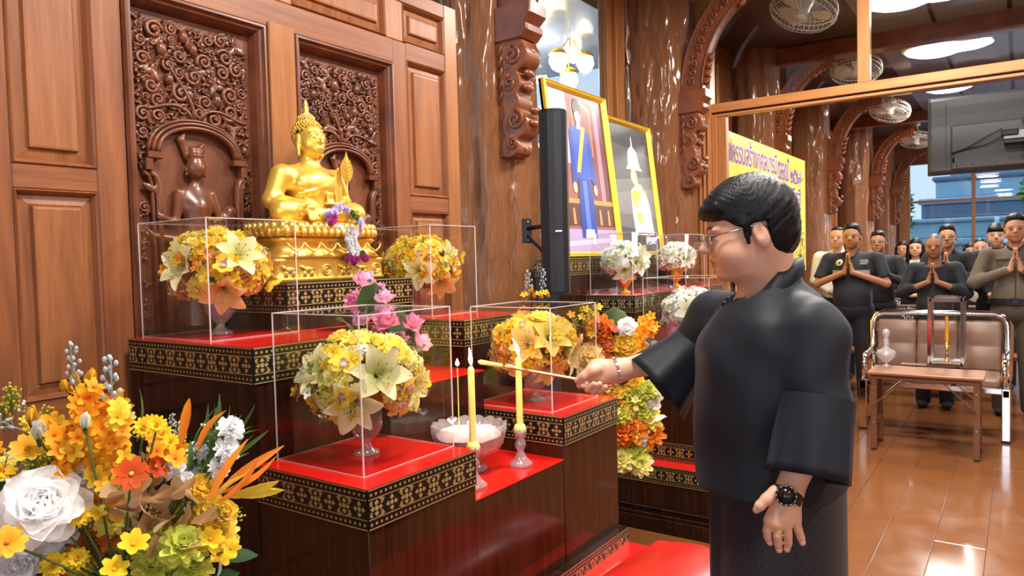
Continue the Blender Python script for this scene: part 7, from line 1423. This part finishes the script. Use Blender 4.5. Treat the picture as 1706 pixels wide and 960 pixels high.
for s in (-1, 1): p = Fw * .05 + Rw * s * .08; MB().ball((0, 0, 0), (.12, .045, .04), 12, 6).build('shoe', 'shoe', wo, Matrix.Translation((p[0], p[1], .04)) @ Matrix.Rotation(fa_, 4, 'Z'))
# watch, ring, bracelet
fl = unit(WL - EL); vw = unit(w(CC) - WL); wd = empty('wrist_watch', tuple(off + w(at(1310, 826, 1.457))), 0, 'black round sports watch on the near wrist of the silk-jacket person', 'watch'); wl = np.array(wd.location) - off
M = frame_z(fl); MB().lathe([(.0295, -.011), (.0315, -.008), (.0315, .008), (.0295, .011), (.027, .009), (.027, -.009)], seg=28).build('strap', 'black_rubber', wd, M)
M2 = Matrix.Translation(Vector(vw * .0305)) @ frame_z(vw); MB().lathe([(.019, -.004), (.0205, .002), (.0200, .008), (.017, .009), (.0168, .0075), (.0001, .0075)], seg=28).build('case', 'black_plastic', wd, M2); MB().lathe([(.0165, .0076), (.0165, .0082), (.0001, .0082)], seg=24).build('dial', 'lacquer', wd, M2)
for k in range(12): a = k * PI / 6; MB().box((-.0008, .0176, .0088), (.0008, .0192, .0096)).build('bezel_mark', 'steel_brushed', wd, M2 @ Matrix.Rotation(a, 4, 'Z'))
rg_ = w(at(1298, 887, dl + .0)); fd = unit(w(at(1296, 902, dl + .004)) - w(at(1297, 876, dl - .006))); ri = empty('finger_ring', tuple(off + rg_), 0, 'gold ring with a round stone on the hanging hand', 'ring')
MB().lathe([(.0112, -.0022), (.0122, 0), (.0112, .0022), (.0106, 0), (.0112, -.0022)], seg=20, cap=False).build('band', 'gold_paint', ri, frame_z(fd)); MB().ball(tuple(unit(w(CC) - rg_) * .0125), .0048, 10, 6).build('stone', 'gold_paint', ri)
bc = w(at(1027, 617, 1.932)); fr_ = unit(WR - ER); br = empty('bracelet', tuple(off + bc), 0, 'silver link bracelet on the wrist of the hand holding the taper', 'bracelet'); Mb = frame_z(fr_)
for k in range(20): a = 2 * PI * k / 20; MB().box((-.0045, -.004, -.0022), (.0045, .004, .0022), 0, .0012).build('link', 'silver', br, Mb @ Matrix.Rotation(a, 4, 'Z') @ Matrix.Translation((0, .0335, 0)) @ Matrix.Rotation(PI / 2, 4, 'X'))
# gold taper holder with its wax tip
tpx = empty('lighting_taper', tuple(off + stick_a), 0, 'long gold candle lighter with a yellow wax tip held to the candle', 'lighter'); Ls = float(np.linalg.norm(stick_b - stick_a)); Mt = frame_z(sd)
MB().lathe([(.002, -.02), (.0055, -.015), (.006, 0), (.0045, .03), (.0048, Ls * .55), (.0060, Ls * .60), (.0048, Ls * .62), (.0050, Ls * .72), (.0078, Ls * .74), (.0070, Ls * .78), (.0080, Ls * .80), (.0062, Ls * .81)], seg=14).build('handle', 'brass', tpx, Mt); MB().lathe([(.0058, Ls * .80), (.0062, Ls * .9), (.0068, Ls * .985), (.0040, Ls), (.0005, Ls + .003)], seg=12).build('wax_tip', 'wax_yellow', tpx, Mt)
